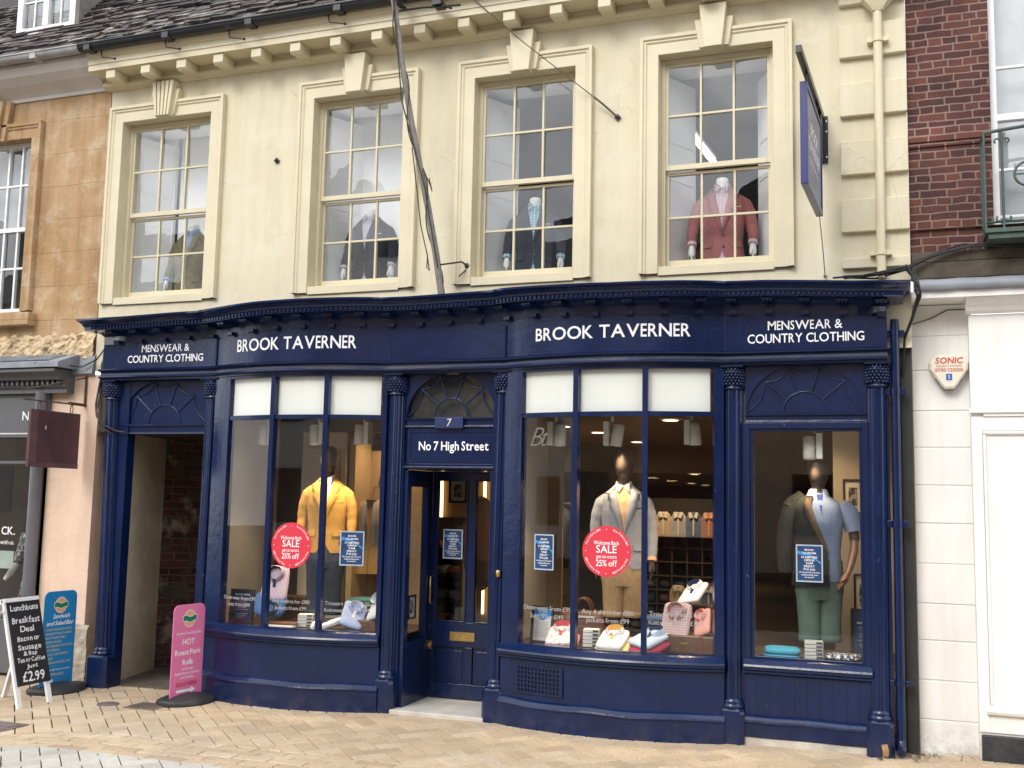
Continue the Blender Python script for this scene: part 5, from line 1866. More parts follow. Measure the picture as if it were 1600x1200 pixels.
# ------------------------------------------------------------------ pavement signs
def swing_sign(name, label, panel_mat, bl, br, h, base_c, base_r):
    t = thing(name, label, 'pavement sign', (base_c[0], base_c[1], gz(base_c[0])))
    bl, br = Vector(bl), Vector(br)
    u = (br - bl).normalized()
    n_ = Vector((u.y, -u.x, 0))
    wd = (br - bl).length
    z0 = gz(base_c[0]) + .055
    rr = .055
    out_ = [(0, 0), (wd, 0)] + [(wd - rr + rr * math.cos(a), h - rr + rr * math.sin(a)) for a in [PI / 2 * k / 6 for k in range(7)]] + [(rr + rr * math.cos(a), h - rr + rr * math.sin(a)) for a in [PI / 2 + PI / 2 * k / 6 for k in range(7)]]
    P = lambda s, q, d=0: bl + u * s + Vector((0, 0, z0 + q)) + n_ * d
    mb = MB(); mb.prism([P(a, b, .004) for a, b in out_], n_ * -.008)
    pn = mb.build('panel', panel_mat, t)
    mb = MB()
    e = .0045
    for i in range(len(out_)):
        a, b = out_[i], out_[(i + 1) % len(out_)]
        mb.tube([P(*a), P(*b)], e, 5)
    mb.build('edge_trim', panel_mat, pn)
    mb = MB()
    rx, ry = base_r
    M = Matrix.Translation((base_c[0], base_c[1], gz(base_c[0]))) @ Matrix.Rotation(math.atan2(u.y, u.x), 4, 'Z')
    rows = []
    for k, z in ((1.0, 0), (1.03, .018), (.98, .038), (.80, .052), (.5, .068), (.2, .078), (.001, .08)):
        rows.append([M @ Vector((rx * k * math.cos(a), ry * k * math.sin(a), z + (.014 * math.cos(2 * a) if 0 < z < .05 else 0))) for a in [2 * PI * i / 28 for i in range(28)]])
    mb.grid(rows, 0, True, True)
    mb.build('base', RUBBER, t)
    return t, pn, wd, (lambda s, q, d=0: P(wd / 2 + s, q, .0065 + d))
def bun_logo(mb, put, cz, r):
    pts = lambda k, d: [put(k * r * .95 * math.cos(a), cz + k * r * math.sin(a), d) for a in [2 * PI * i / 30 for i in range(30)]]
    mb.face(pts(1.08, 0), 0)
    mb.face(pts(1.0, .0008), 1)
    wv = [(-1.12 + 2.24 * i / 16, .30 + .10 * math.sin(i * .55)) for i in range(17)]
    wl = [(a, b - .62) for a, b in reversed(wv)]
    mb.face([put(a * r * 1.06, cz + (b + (.07 if k < 17 else -.07)) * r, .0014) for k, (a, b) in enumerate(wv + wl)], 0)
    mb.face([put(a * r, cz + b * r, .002) for a, b in wv + wl], 2)
PRT = [LETTER, plain('salmon_print', (.78, .38, .22), .5, .05, 3, 30, 0), plain('green_print', (.01, .20, .10), .5, .05, 3, 30, 0), plain('crimson_print', (.50, .01, .05), .5, .02, 3, 30, 0), plain('yellow_print', (.62, .60, .30), .5, .02, 3, 30, 0)]
PINKP = plain('pink_printed_panel', (.76, .20, .40), .4, .02, 2, 30, 0)
BLUEP = plain('blue_printed_panel', (.02, .22, .50), .4, .04, 2, 30, 0)
t, pn, wd, put = swing_sign('swing_sign', 'pink roast pork rolls sign on a black rubber base before the passage', PINKP, (-2.67, -.57, 0), (-2.62, -.215, 0), .76, (-2.64, -.38), (.27, .21))
mb = MB()
bun_logo(mb, put, .645, .068)
mb.build('bun_logo', PRT, pn)
mb = MB()
letters(mb, 'Sandwich and Salad Bar', .021, put_ := (lambda s, q: put(s, q + .515)), 'c', .05, .3, None, 0, .3, 0, width=.29)
letters(mb, 'HOT', .044, lambda s, q: put(s, q + .43), 'c', .10, .3, None, .02)
letters(mb, 'Roast Pork', .042, lambda s, q: put(s, q + .345), 'c', .08, .25, None, .02, width=.30)
letters(mb, 'Rolls', .042, lambda s, q: put(s, q + .262), 'c', .08, .3, None, .02)
letters(mb, 'Served with', .019, lambda s, q: put(s, q + .218), 'c', .08, .3, None, .008)
letters(mb, 'Apple Sauce, Stuffing', .019, lambda s, q: put(s, q + .183), 'c', .08, .3, None, .008, width=.29)
letters(mb, 'and Crackling', .019, lambda s, q: put(s, q + .148), 'c', .08, .3, None, .008)
letters(mb, 'SOLD HERE', .034, lambda s, q: put(s, q + .085), 'c', .08, .3, None, .012, 0, 3, width=.24)
mb.face([put(a, b) for a, b in ((-.115, .035), (.05, .035), (.05, .018), (.105, .046), (.05, .074), (.05, .057), (-.115, .057))])
mb.build('printing', PRT, pn)
t, pn, wd, put = swing_sign('swing_sign', 'blue sandwich and salad bar sign on a black rubber base behind the chalkboard', BLUEP, (-4.02, -.60, 0), (-3.99, -.245, 0), .82, (-4.0, -.41), (.27, .21))
mb = MB()
bun_logo(mb, put, .70, .066)
mb.build('bun_logo', PRT, pn)
mb = MB()
letters(mb, 'Sandwich', .036, lambda s, q: put(s + .01, q + .585), 'c', .04, .3, None, .012, .3)
letters(mb, 'and Salad Bar', .036, lambda s, q: put(s, q + .525), 'c', .04, .25, None, .012, .3, width=.30)
for k, ln in enumerate(('• SANDWICHES & ROLLS', '• BAGUETTES & PANINIS', '• HOT FOOD DAILY', '• BREAD ROLLS', '• HOT BREAKFAST ROLLS', '• HOT DRINKS', '• TEA & COLD DRINKS', '• CAKES', '• CRISPS & CHOCOLATE')):
    letters(mb, ln, .019, lambda s, q, k=k: put(s - .155, q + .478 - k * .036), 'l', .09, .3, None, .006, 0, 4)
letters(mb, 'Buffets delivered to order', .014, lambda s, q: put(s, q + .13), 'c', .08, .3, None, .004, 0, 0, width=.29)
letters(mb, 'OPEN DAILY', .020, lambda s, q: put(s, q + .085), 'c', .08, .3, None, .006, 0, 4)
mb.face([put(a, b) for a, b in ((-.14, .03), (-.04, .03), (-.04, .055), (-.14, .055))], 0)
mb.build('printing', PRT, pn)

# chalkboard A-board
AB2 = thing('chalkboard', 'white framed chalkboard stand with handwritten lunch menu before the pink pier', 'chalkboard', (-3.9, -.98, gz(-3.9)))
g0 = gz(-3.8)
F0, F1 = Vector((-3.665, 0, g0)), Vector((-3.905, 0, g0 + .865))
B0, B1 = Vector((-4.16, 0, g0)), Vector((-3.925, 0, g0 + .855))
def leg(a, b, y, w_=.05, t=.022):
    d = (b - a).normalized()
    n_ = Vector((d.z, 0, -d.x))
    mb = MB()
    c4 = [a + Vector((0, y - w_ / 2, 0)), a + Vector((0, y + w_ / 2, 0)), a + Vector((0, y + w_ / 2, 0)) - n_ * t, a + Vector((0, y - w_ / 2, 0)) - n_ * t]
    mb.prism(c4, b - a)
    return mb
for a, b in ((F0, F1), (B0, B1)):
    for y in (-1.165, -.835):
        leg(a, b, y).build('leg', WHITEG, AB2, bevel=.003)
dF = (F1 - F0).normalized(); nF = Vector((dF.z, 0, -dF.x))
mb = MB()
P = lambda s, q, d: Vector((0, -1.0 + s, 0)) + F0 + dF * q + nF * d
mb.prism([P(-.165, .175, .002), P(.19, .175, .002), P(.19, .865, .002), P(-.165, .865, .002)], nF * .010)
CB = mb.build('board', plain('blackboard_paint', (.016, .017, .020), .65, .4, 5, 30, .1), AB2)
mb = MB(); mb.prism([P(-.19, .868, .014), P(.19, .868, .014), P(.19, .90, .014), P(-.19, .90, .014)], nF * -.05); mb.build('top_rail', WHITEG, AB2)
mb = MB(); mb.tube([P(-.19, .80, 0), P(-.235, .79, -.01), P(-.235, .86, -.02), P(-.19, .87, -.02)], .008, 6); mb.build('rope', LETTER, AB2)
CHALK = plain('white_chalk', (.78, .78, .78), .9, .1, 60, 120, .2)
for q, sz, txt, wd_ in ((.79, .048, 'Lunchbuns', .30), (.685, .050, 'Breakfast', .30), (.612, .046, 'Deal', .15), (.535, .042, 'Bacon or', .24), (.462, .042, 'Sausage', .25), (.415, .034, '& Bap', .15), (.362, .036, 'Tea or Coffee', .30), (.312, .032, 'Just', .12), (.205, .075, '£2.99', .24)):
    mb = MB(); letters(mb, txt, sz, (lambda s, t_, q=q: P(s + .01, q + t_, .0135)), 'c', .10, .3, None, .016, .05, 0, .09, width=wd_)
    mb.build('chalk_writing', CHALK, CB)

# ------------------------------------------------------------------ dressed mannequins
SEC = [(-.03, .058, .058, .012), (.0, .085, .072, .010), (.035, .135, .088, .008), (.07, .178, .100, .004), (.12, .190, .112, 0), (.22, .190, .122, -.004),
       (.34, .178, .116, 0), (.44, .168, .112, .002), (.55, .178, .118, .002), (.72, .196, .126, 0)]


def sec(d, k=1.0):
    d = max(SEC[0][0], min(SEC[-1][0], d))
    for a, b in zip(SEC, SEC[1:]):
        if d <= b[0]:
            t = (d - a[0]) / (b[0] - a[0])
            t = t * t * (3 - 2 * t) * .4 + t * .6
            return [(a[i] + (b[i] - a[i]) * t) * (k if i < 3 else 1) for i in (1, 2, 3)]
    return SEC[-1][1:]


EX = 2.35


def srf(d, th, zc, off=0, k=1.0):
    rx, ry, cy = sec(d, k)
    s_, c_ = math.sin(th), math.cos(th)
    fold = .002 * math.sin(th * 5 + d * 9) * min(1, max(0, d - .1) * 4)
    return Vector(((rx + off + fold) * math.copysign(abs(s_) ** (2 / EX), s_), cy - (ry + off + fold) * math.copysign(abs(c_) ** (2 / EX), c_), zc - d))


def th_at(x, d, k=1.0):
    rx = sec(d, k)[0]
    return math.asin(min(1, (abs(x) / rx)) ** (EX / 2)) * (1 if x >= 0 else -1)


def hand(mb, w_, side, fwd=-1, size=1.0, mi=0):
    """a relaxed hand hanging from the wrist w_: palm, four fingers and a thumb"""
    w_ = Vector(w_)
    mb.tube([w_ + Vector((0, 0, .015)), w_ + Vector((0, 0, -.02)), w_ + Vector((0, fwd * .004, -.055)), w_ + Vector((0, fwd * .006, -.09))], [.022 * size, .024 * size, .030 * size, .026 * size], 10, mi)
    for k in range(4):
        l = (.062, .074, .070, .054)[k] * size
        b = w_ + Vector((side * .002, fwd * (.026 - k * .017) * size, -.085))
        mb.tube([b, b + Vector((-side * .004, fwd * .003, -l * .5)), b + Vector((-side * .018, fwd * .002, -l))], [.0085 * size, .008 * size, .0055 * size], 7, mi)
    b = w_ + Vector((0, fwd * .024, -.04))
    mb.tube([b, b + Vector((-side * .01, fwd * .018, -.030)), b + Vector((-side * .016, fwd * .020, -.058))], [.0095, .009, .006], 7, mi)


def torso(mb, zc, d0, d1, w, k=1.0, n=36, mi=0, off=0, th0=None, th1=None):
    rows = []
    m = int((d1 - d0) / .028)
    for i in range(m + 1):
        d = d0 + (d1 - d0) * i / m
        a = th_at(w(d), d, k) if w else 0
        a0 = th0(d) if th0 else a
        a1 = th1(d) if th1 else 2 * PI - a
        rows.append([srf(d, a0 + (a1 - a0) * j / n, zc, off, k) for j in range(n + 1)])
    mb.grid(rows, mi, True)
    e = [[r[0], r[0] + Vector((0, .012, 0))] for r in rows]
    mb.grid(e, mi, False)


def smooth(a, b, t):
    t = max(0, min(1, (t - a) / (b - a)))
    return t * t * (3 - 2 * t)


def jacket(root, zc, mat, shirt, length=.66, button=.36, arms=None, patch=True, square=None):
    vw = lambda d: .060 * (1 - smooth(-.02, button, d) ** .8) + .09 * smooth(length - .17, length + .06, d) ** 1.6 + .002
    mb = MB()
    torso(mb, zc, -.015, length, vw)
    J = mb.build('jacket', mat, root)
    # lapels and collar lie on the body of the jacket
    for sg in (-1, 1):
        mb = MB()
        rows = []
        for i in range(15):
            d = .0 + (button - .0) * i / 14
            t = i / 14
            w0 = vw(d)
            lw = .085 * (1 - abs(t - .30) / .70 * .95) if t > .30 else .055 + .03 * t / .30
            if .22 < t < .30:
                lw *= .66
            r = []
            for q, o_ in ((0, .001), (0, .009), (.5, .013), (1, .009), (1, .001)):
                th = th_at(w0 + lw * q, d)
                r.append(srf(d, th if sg > 0 else -th, zc, o_))
            rows.append(r if sg > 0 else list(reversed(r)))
        mb.grid(rows, 0, True)
        mb.build('lapel', mat, J)
    mb = MB()
    rows = []
    for d, o_ in ((.045, .010), (.0, .016), (-.028, .012), (-.028, .002)):
        a = th_at(.060, .0)
        rows.append([srf(max(d, -.03), a + (2 * PI - 2 * a) * j / 24, zc + (.004 if d < 0 else 0), o_) for j in range(25)])
    mb.grid(rows, 0, True)
    mb.build('collar', mat, J)
    mb = MB()
    for d in (button + .005, button + .10):
        p = srf(d, th_at(.012, d), zc, .006)
        mb.ell(p, (.011, .006, .011), 10, 6)
    mb.build('button', plain('horn_button', (.10, .065, .04), .4, .2), J)
    mb = MB()
    q = [srf(.185 + e, th_at(a, .185), zc, o_) for o_ in (.003, .009) for (a, e) in ((.06, .0), (.155, -.012), (.155, .012), (.06, .022))]
    mb.face(q[4:]); mb.face([q[0], q[1], q[5], q[4]]); mb.face([q[2], q[3], q[7], q[6]])
    for sg in (-1, 1):
        for e0, e1 in ((.0, .05),):
            row = lambda e, o_: [srf(.46 + e, th_at(sg * x, .46), zc, o_) for x in (.075, .10, .125, .15)]
            mb.grid([row(0, .002), row(.0, .009), row(.05, .011), row(.05, .002)], 0, False)
    mb.build('pocket', mat, J)
    if square:
        mb = MB()
        q = [srf(.165 + e, th_at(a, .165), zc, .008) for (a, e) in ((.075, .014), (.15, .003), (.145, -.006), (.11, .002), (.085, -.006))]
        mb.face(q); mb.build('pocket_square', square, J)
    for sg in (-1, 1):
        arm = (arms or {}).get(sg) or [(sg * .132, .0, -.082), (sg * .178, .004, -.125), (sg * .213, .014, -.24), (sg * .228, .016, -.35), (sg * .236, -.012, -.47), (sg * .232, -.046, -.575)]
        pts = [Vector((a, b, zc + c)) for a, b, c in arm]
        # resample for soft folds
        P = []
        for i in range(len(pts) - 1):
            for q in range(4):
                t = q / 4
                p0, p1, p2, p3 = pts[max(i - 1, 0)], pts[i], pts[i + 1], pts[min(i + 2, len(pts) - 1)]
                P.append(.5 * ((2 * p1) + (p2 - p0) * t + (2 * p0 - 5 * p1 + 4 * p2 - p3) * t * t + (3 * p1 - p0 - 3 * p2 + p3) * t ** 3))
        P.append(pts[-1])
        n = len(P)
        rr = [(.042 + .019 * smooth(0, .25, i / n) - .023 * smooth(.25, 1, i / n)) + .0025 * math.sin(i * 1.9) for i in range(n)]
        mb = MB(); mb.tube(P, rr, 16, 0, True)
        mb.build('sleeve', mat, J)
        mb = MB(); w_ = pts[-1]; dr = (pts[-1] - pts[-2]).normalized()
        mb.tube([w_ - dr * .01, w_ + dr * .018], [.041, .040], 14, 0, True); mb.build('shirt_cuff', shirt, J)
    return J


def shirt_front(root, zc, mat, tie=None, band=None):
    mb = MB()
    torso(mb, zc, -.02, .60, None, .94)
    S = mb.build('shirt', mat, root)
    mb = MB()
    for sg in (-1, 1):
        q = [Vector((sg * a, b, zc + c)) for a, b, c in ((.006, -.070, .020), (.050, -.048, .050), (.064, -.004, .058), (.072, -.006, .018), (.060, -.066, -.012), (.040, -.092, -.034))]
        mb.face(q if sg > 0 else q[::-1])
    rows = [[Vector((.064 * math.sin(a), .008 - .060 * math.cos(a), zc + z)) for a in [PI * .42 + PI * 1.16 * j / 16 for j in range(17)]] for z in (.058, .0)]
    mb.grid(rows, 0, True)
    mb.build('shirt_collar', band or mat, S)
    mb = MB()
    for d in (.06, .13, .20, .27):
        mb.ell(srf(d, .0, zc, .004, .94), (.006, .003, .006), 8, 5)
    q = [[srf(d, th_at(x, d, .94), zc, .003, .94) for x in (-.013, .013)] for d in [.02 + .03 * i for i in range(12)]]
    mb.grid(q, 0, True)
    mb.build('placket', mat, S)
    if tie:
        mb = MB()
        mb.grid([[srf(d, th_at(x * w_, d, .94), zc, .012, .94) for x in (-1, 0, 1)] for d, w_ in ((.0, .022), (.03, .016), (.06, .02), (.20, .032), (.34, .04))], 0, True)
        mb.build('tie', tie, S)
    return S


def neck_body(root, zc, mat, head):
    mb = MB()
    prof = [(.150, .10, -.10, 0), (.115, .085, -.06, .002), (.070, .068, -.02, .006), (.054, .056, .02, .010), (.051, .054, .06, .008)]
    if head:
        prof += [(.052, .056, .085, .004), (.060, .070, .105, -.010), (.070, .086, .135, -.016), (.078, .098, .175, -.012), (.081, .104, .215, -.004), (.078, .101, .255, .002), (.066, .086, .290, .004), (.046, .06, .312, .004), (.02, .026, .322, .004), (.001, .001, .3235, .004)]
    else:
        prof += [(.052, .055, .085, .006), (.050, .053, .098, .006), (.044, .046, .104, .006), (.001, .001, .104, .006)]
    mb.grid([[(rx * math.sin(a), cy - ry * math.cos(a), zc + z) for a in [2 * PI * j / 24 for j in range(24)]] for rx, ry, z, cy in prof], 0, True, True)
    return mb.build('body', mat, root)


def trousers(root, zc, mat, d1=1.12, cuff=True):
    mb = MB()
    n = 24
    def ring(cx, cy, rx, ry, z, wob=0):
        return [(cx + (rx + wob * math.sin(3 * a + z * 20)) * math.copysign(abs(math.sin(a)) ** .85, math.sin(a)), cy - (ry + wob * math.cos(4 * a + z * 14)) * math.copysign(abs(math.cos(a)) ** .85, math.cos(a)), zc + z) for a in [2 * PI * j / n for j in range(n)]]
    mb.grid([ring(0, 0, .178, .112, -.50), ring(0, 0, .186, .116, -.62), ring(0, 0, .186, .118, -.74), ring(0, 0, .172, .108, -.80)], 0, True, True)
    for sg in (-1, 1):
        mb.grid([ring(sg * .084, 0, .094, .108, -.74), ring(sg * .081, -.004, .090, .092, -.84, .002), ring(sg * .078, -.006, .085, .078, -.95, .003), ring(sg * .077, -.002, .083, .072, -d1 + .06, .002), ring(sg * .077, 0, .083, .070, -d1, .001), ring(sg * .077, 0, .05, .04, -d1 + .012)], 0, True, True)
    T = mb.build('trousers', mat, root)
    if cuff:
        mb = MB()
        for sg in (-1, 1):
            mb.grid([ring(sg * .077, 0, .082, .070, -d1 + .045), ring(sg * .077, 0, .086, .074, -d1 + .042), ring(sg * .077, 0, .087, .075, -d1 - .003), ring(sg * .077, 0, .078, .064, -d1 - .005)], 0, True, True)
        mb.build('turn_up', mat, T)
    return T


def mannequin(label, loc, rz, sc, H, jm, sm, body, head=False, trou=None, d1=1.12, arms=None, square=None, band=None, group=None, button=.36, tie=None, hands=True):
    t = thing('mannequin', label, 'mannequin', (0, 0, 0), group)
    neck_body(t, H, body, head)
    shirt_front(t, H, sm, tie, band)
    jacket(t, H, jm, sm, arms=arms, square=square, button=button)
    if hands:
        for sg in (-1, 1):
            mb = MB()
            w_ = (arms or {}).get(sg, [(sg * .232, -.046, -.575)])[-1]
            hand(mb, (w_[0], w_[1] - .004, H + w_[2] - .012), sg, -1, 1.05)
            mb.build('hand', body, t)
    if trou:
        trousers(t, H, trou, d1)
    mb = MB()
    mb.tube([(0, .02, .01), (0, .02, H - .6)], .012, 8)
    mb.lathe([(.001, .012), (.14, .010), (.145, .0)], (0, .02, 0), 24)
    mb.build('stand', plain('brushed_steel_stand', (.5, .48, .45), .35, .1, 6, 30, 0, .001, .9), t)
    t.location = loc
    t.rotation_euler = (0, 0, rz)
    t.scale = (sc, sc, sc)
    return t


WHB = plain('white_mannequin', (.80, .80, .80), .4, .02, 3, 30, 0)
DKB = plain('dark_bronze_mannequin', (.060, .042, .034), .36, .08, 3, 30, 0)
cloth = lambda n_, c, v=.10: plain(n_, c, .92, v, 26, 24, .35, .005)
OLIVE = cloth('olive_tweed', (.165, .135, .055), .25)
NVY = cloth('navy_wool', (.012, .014, .026), .15)
SLB = cloth('slate_navy_wool', (.022, .028, .048), .2)
ROSE = cloth('dusky_rose_cotton', (.35, .115, .115))
MUST = cloth('mustard_cotton', (.52, .28, .06))
LGRY = cloth('pale_grey_linen', (.27, .27, .29))
SKYS = cloth('sky_blue_cotton', (.25, .38, .62))
MAUVE = check_mat('mauve_check', (.62, .58, .66), (.36, .30, .42), .018, .018, .35)
AQUA = check_mat('aqua_check', (.10, .36, .52), (.62, .72, .78), .030, .030, .40)
PINKC = check_mat('pink_window_check', (.66, .52, .56), (.34, .12, .18), .026, .026, .18)
BLST = check_mat('blush_stripe', (.74, .66, .64), (.55, .36, .34), .016, .016, .3, True)
ORNG = check_mat('orange_fine_check', (.72, .34, .14), (.75, .5, .3), .012, .012, .35)
ARMS = {sg: [(sg * .132, .0, -.082), (sg * .178, .004, -.125), (sg * .214, .014, -.21), (sg * .236, .016, -.30), (sg * .250, -.012, -.385), (sg * .248, -.046, -.462)] for sg in (-1, 1)}
mannequin('headless white mannequin in an olive tweed jacket over a pale blue shirt', (-3.42, .40, 3.45), .05, .97, .86, OLIVE, SKYS, WHB, arms=ARMS)
mannequin('headless white mannequin in a near black jacket with a mauve check shirt', (-1.455, .40, 3.45), 0, .97, .87, NVY, MAUVE, WHB, arms=ARMS, square=plain('white_pocket_square', (.7, .6, .58), .8))
mannequin('headless white mannequin in a slate navy jacket with an aqua check shirt', (.135, .42, 3.45), .22, .94, .88, SLB, AQUA, WHB, arms=ARMS, square=plain('white_pocket_square', (.7, .6, .58), .8))
mannequin('headless white mannequin in a dusky rose jacket with a pink check shirt', (1.765, .40, 3.45), .10, .98, .87, ROSE, PINKC, WHB, arms=ARMS, square=plain('cream_pocket_square', (.72, .62, .5), .8), button=.40)
BLUET = cloth('dark_slate_trouser', (.05, .06, .085), .15)
CHINO = cloth('tan_chino', (.46, .30, .15), .12)
mannequin('dark headed mannequin in a mustard jacket and slate trousers', (-1.76, .33, .605), .30, .97, 1.32, MUST, BLST, DKB, True, BLUET, 1.22, button=.40)
mannequin('dark headed mannequin in a pale grey jacket with turned up tan chinos', (.975, .33, .605), .22, .98, 1.28, LGRY, ORNG, DKB, True, CHINO, 1.05, band=BLST, button=.40, square=plain('navy_pocket_edge', (.03, .03, .04), .8))

# polo shirt mannequin with a dark jacket slung over one shoulder
t = thing('mannequin', 'dark headed mannequin in a pale blue polo shirt with a dark jacket over one shoulder', 'mannequin')
H = 1.255
neck_body(t, H, DKB, True)
POLO = cloth('pale_blue_pique', (.155, .20, .31), .06)
mb = MB(); torso(mb, H, -.02, .66, None, .99)
S = mb.build('polo_shirt', POLO, t)
mb = MB()
rows = []
for r_, z_, dr in ((.058, .050, 0), (.068, .044, .004), (.080, .016, .020), (.090, -.010, .034)):
    rows.append([Vector((r_ * math.sin(a), .008 - r_ * .92 * math.cos(a), H + z_ - dr * max(0, math.cos(a)) ** 3)) for a in [.34 + (2 * PI - .68) * j / 28 for j in range(29)]])
mb.grid(rows, 0, True)
mb.build('polo_collar', plain('white_collar', (.46, .49, .56), .8, .03), S)
mb = MB(); mb.face([srf(d, th_at(x, d), H, .004) for x, d in ((-.026, -.01), (.026, -.01), (.003, .12), (-.003, .12))]); mb.build('neck_tape', cloth('royal_blue_tape', (.02, .035, .20)), S)
mb = MB(); mb.tube([(.17, 0, H - .07), (.225, 0, H - .13), (.262, .0, H - .22), (.272, -.002, H - .27)], [.06, .082, .074, .072], 16); mb.build('sleeve', POLO, S)
mb = MB(); mb.tube([(.262, .0, H - .2), (.275, .0, H - .33), (.27, -.005, H - .35)], [.046, .040, .034], 14); mb.build('upper_arm', DKB, t)
WOODA = plain('turned_brown_wood', (.20, .085, .045), .4, .15, 8, 40, .05)
mb = MB(); mb.tube([(.272, -.005, H - .345), (.262, -.03, H - .42), (.225, -.075, H - .53), (.195, -.10, H - .60)], [.030, .034, .028, .021], 14); mb.ell((.271, -.004, H - .35), (.034, .034, .034), 12, 8); mb.build('forearm', WOODA, t)
mb = MB()
w_ = Vector((.19, -.10, H - .60))
mb.tube([w_, w_ + Vector((-.02, -.012, -.035)), w_ + Vector((-.042, -.02, -.075))], [.021, .030, .024], 10)
for k in range(4):
    b = w_ + Vector((-.035 - .004 * k, -.035 + k * .015, -.07 + .002 * k))
    mb.tube([b, b + Vector((-.022, -.004, -.022)), b + Vector((-.034, .008, -.05))], [.0085, .008, .0055], 7)
mb.tube([w_ + Vector((-.012, -.03, -.03)), w_ + Vector((-.034, -.05, -.042)), w_ + Vector((-.055, -.05, -.05))], [.009, .0085, .006], 7)
mb.build('hand', WOODA, t)
DKJ = cloth('charcoal_camouflage_wool', (.013, .0135, .012), .5)
mb = MB()
torso(mb, H, .0, .70, None, 1.0, 26, 0, .018, lambda d: -(.42 - .62 * min(1, d / .45)) if d < .45 else .20, lambda d: -PI * .92)
mb.tube([(-.16, 0, H - .06), (-.205, .0, H - .12), (-.245, .02, H - .28), (-.26, .03, H - .44), (-.255, .03, H - .60)], [.06, .076, .070, .060, .052], 16)
mb.tube([(-.12, .05, H - .02), (-.2, .02, H - .06), (-.24, -.02, H - .11)], [.06, .05, .05], 12)
JK = mb.build('draped_jacket', DKJ, t)
mb = MB()
rows = []
for i in range(13):
    d = .02 + .43 * i / 12
    a = -(.42 - .62 * min(1, d / .45))
    rows.append([srf(d, a - .40 * (1 - i / 13) * q, H, o_) for q, o_ in ((0, .018), (0, .028), (1, .028), (1, .018))])
mb.grid(rows, 0, True); mb.build('lapel', cloth('brown_lapel_facing', (.085, .058, .035), .3), JK)
trousers(t, H, cloth('sage_cotton_twill', (.095, .140, .115), .1), 1.12, True)
mb = MB(); mb.tube([(0, .02, .0), (0, .02, H - .6)], .012, 8); mb.lathe([(.001, .012), (.14, .010), (.145, .0)], (0, .02, 0), 24); mb.build('stand', MATS['brushed_steel_stand'], t)
t.location = (2.50, .30, .605); t.rotation_euler = (0, 0, .26); t.scale = (.97,) * 3

# ------------------------------------------------------------------ goods on the window beds
def superell(mb, M, rx, ry, rz, e=.45, n=32, m=10, mi=0, seed=0, fold=.012):
    rows = []
    for i in range(m + 1):
        ph = -PI / 2 + PI * i / m
        cz_, cr_ = math.copysign(abs(math.sin(ph)) ** .8, math.sin(ph)), max(math.cos(ph), 0.0) ** .32
        row = []
        for j in range(n):
            a = 2 * PI * j / n
            x = rx * cr_ * math.copysign(abs(math.cos(a)) ** e, math.cos(a)); y = ry * cr_ * math.copysign(abs(math.sin(a)) ** e, math.sin(a))
            q = 1 + fold * 2 * mnoise.noise(Vector((x * 18 + seed, y * 18, cz_ * 2)))
            row.append(M @ Vector((x * q, y * q, rz * cz_ * q)))
        rows.append(row)
    mb.grid(rows, mi, True, True)


def shirt_fold(label, loc, rz, tilt, mat, inner=None, under=None, s=1.0, cat='folded shirt', group=None, roll_=0):
    """a folded shirt: soft slab, standing collar with two points, placket; optional knit folded under it"""
    t = thing('folded_shirt', label, cat, (0, 0, 0), group)
    I = Matrix.Identity(4)
    mb = MB()
    superell(mb, Matrix.Translation((0, 0, .028)),   .118, .155, .026, .28, 40, 10, 0, R.random() * 50)
    B = mb.build('shirt_body', mat, t)
    mb = MB()
    C = Vector((0, .085, .052))
    rows = []
    for k, (r_, z) in enumerate(((.058, .0), (.062, .030), (.066, .046), (.076, .030), (.084, .002))):
        row = []
        for j in range(25):
            a = -PI / 2 + .22 + (2 * PI - .44) * j / 24
            e = 1 + (.22 * max(0, -math.sin(a)) ** 6 if k >= 3 else 0)
            row.append(C + Vector((r_ * e * math.cos(a), r_ * e * .85 * math.sin(a), z - (.018 * max(0, -math.sin(a)) ** 3 if k > 0 else 0))))
        rows.append(row)
    mb.grid(rows[2:], 0, True); mb.grid(rows[:3], 1, True)
    mb.build('collar', [mat, inner or mat], B)
    mb = MB()
    mb.grid([[(x, .03 - .17 * i / 8, .057 - .0012 * i * i * .45 + .003) for x in (-.014, .014)] for i in range(9)], 0, True)
    mb.build('placket', inner or mat, B)
    if under:
        mb = MB(); superell(mb, Matrix.Translation((.01, -.03, -.022)), .145, .175, .028, .5, 36, 10, 0, R.random() * 50, .03)
        mb.build('knitwear', under, t)
    t.location = loc
    t.rotation_euler = (tilt, roll_, rz)
    t.scale = (s, s, s)
    return t


FLOR = spot_cloth('floral_white_cotton', (.76, .74, .74), (.42, .10, .12), 70, .36)
CORAL = cloth('coral_inner', (.60, .07, .09)); PINKK = cloth('rose_pink_knit', (.62, .20, .26)); WHITC = spot_cloth('grey_motif_white_cotton', (.78, .77, .75), (.35, .33, .34), 60, .34)
YELI = cloth('amber_inner', (.70, .40, .10)); LEMON = cloth('lemon_knit', (.74, .60, .26)); ICE = cloth('ice_blue_cotton', (.48, .58, .74)); NVI = cloth('navy_inner', (.02, .03, .10)); RASP = cloth('raspberry_knit', (.34, .025, .075))
PCHK = check_mat('dusty_pink_check', (.58, .44, .45), (.34, .20, .22), .02, .02, .35); CCHK = check_mat('coral_check', (.66, .42, .38), (.70, .18, .14), .028, .028, .4); WNAV = plain('crisp_white_cotton', (.76, .77, .82), .8, .03)
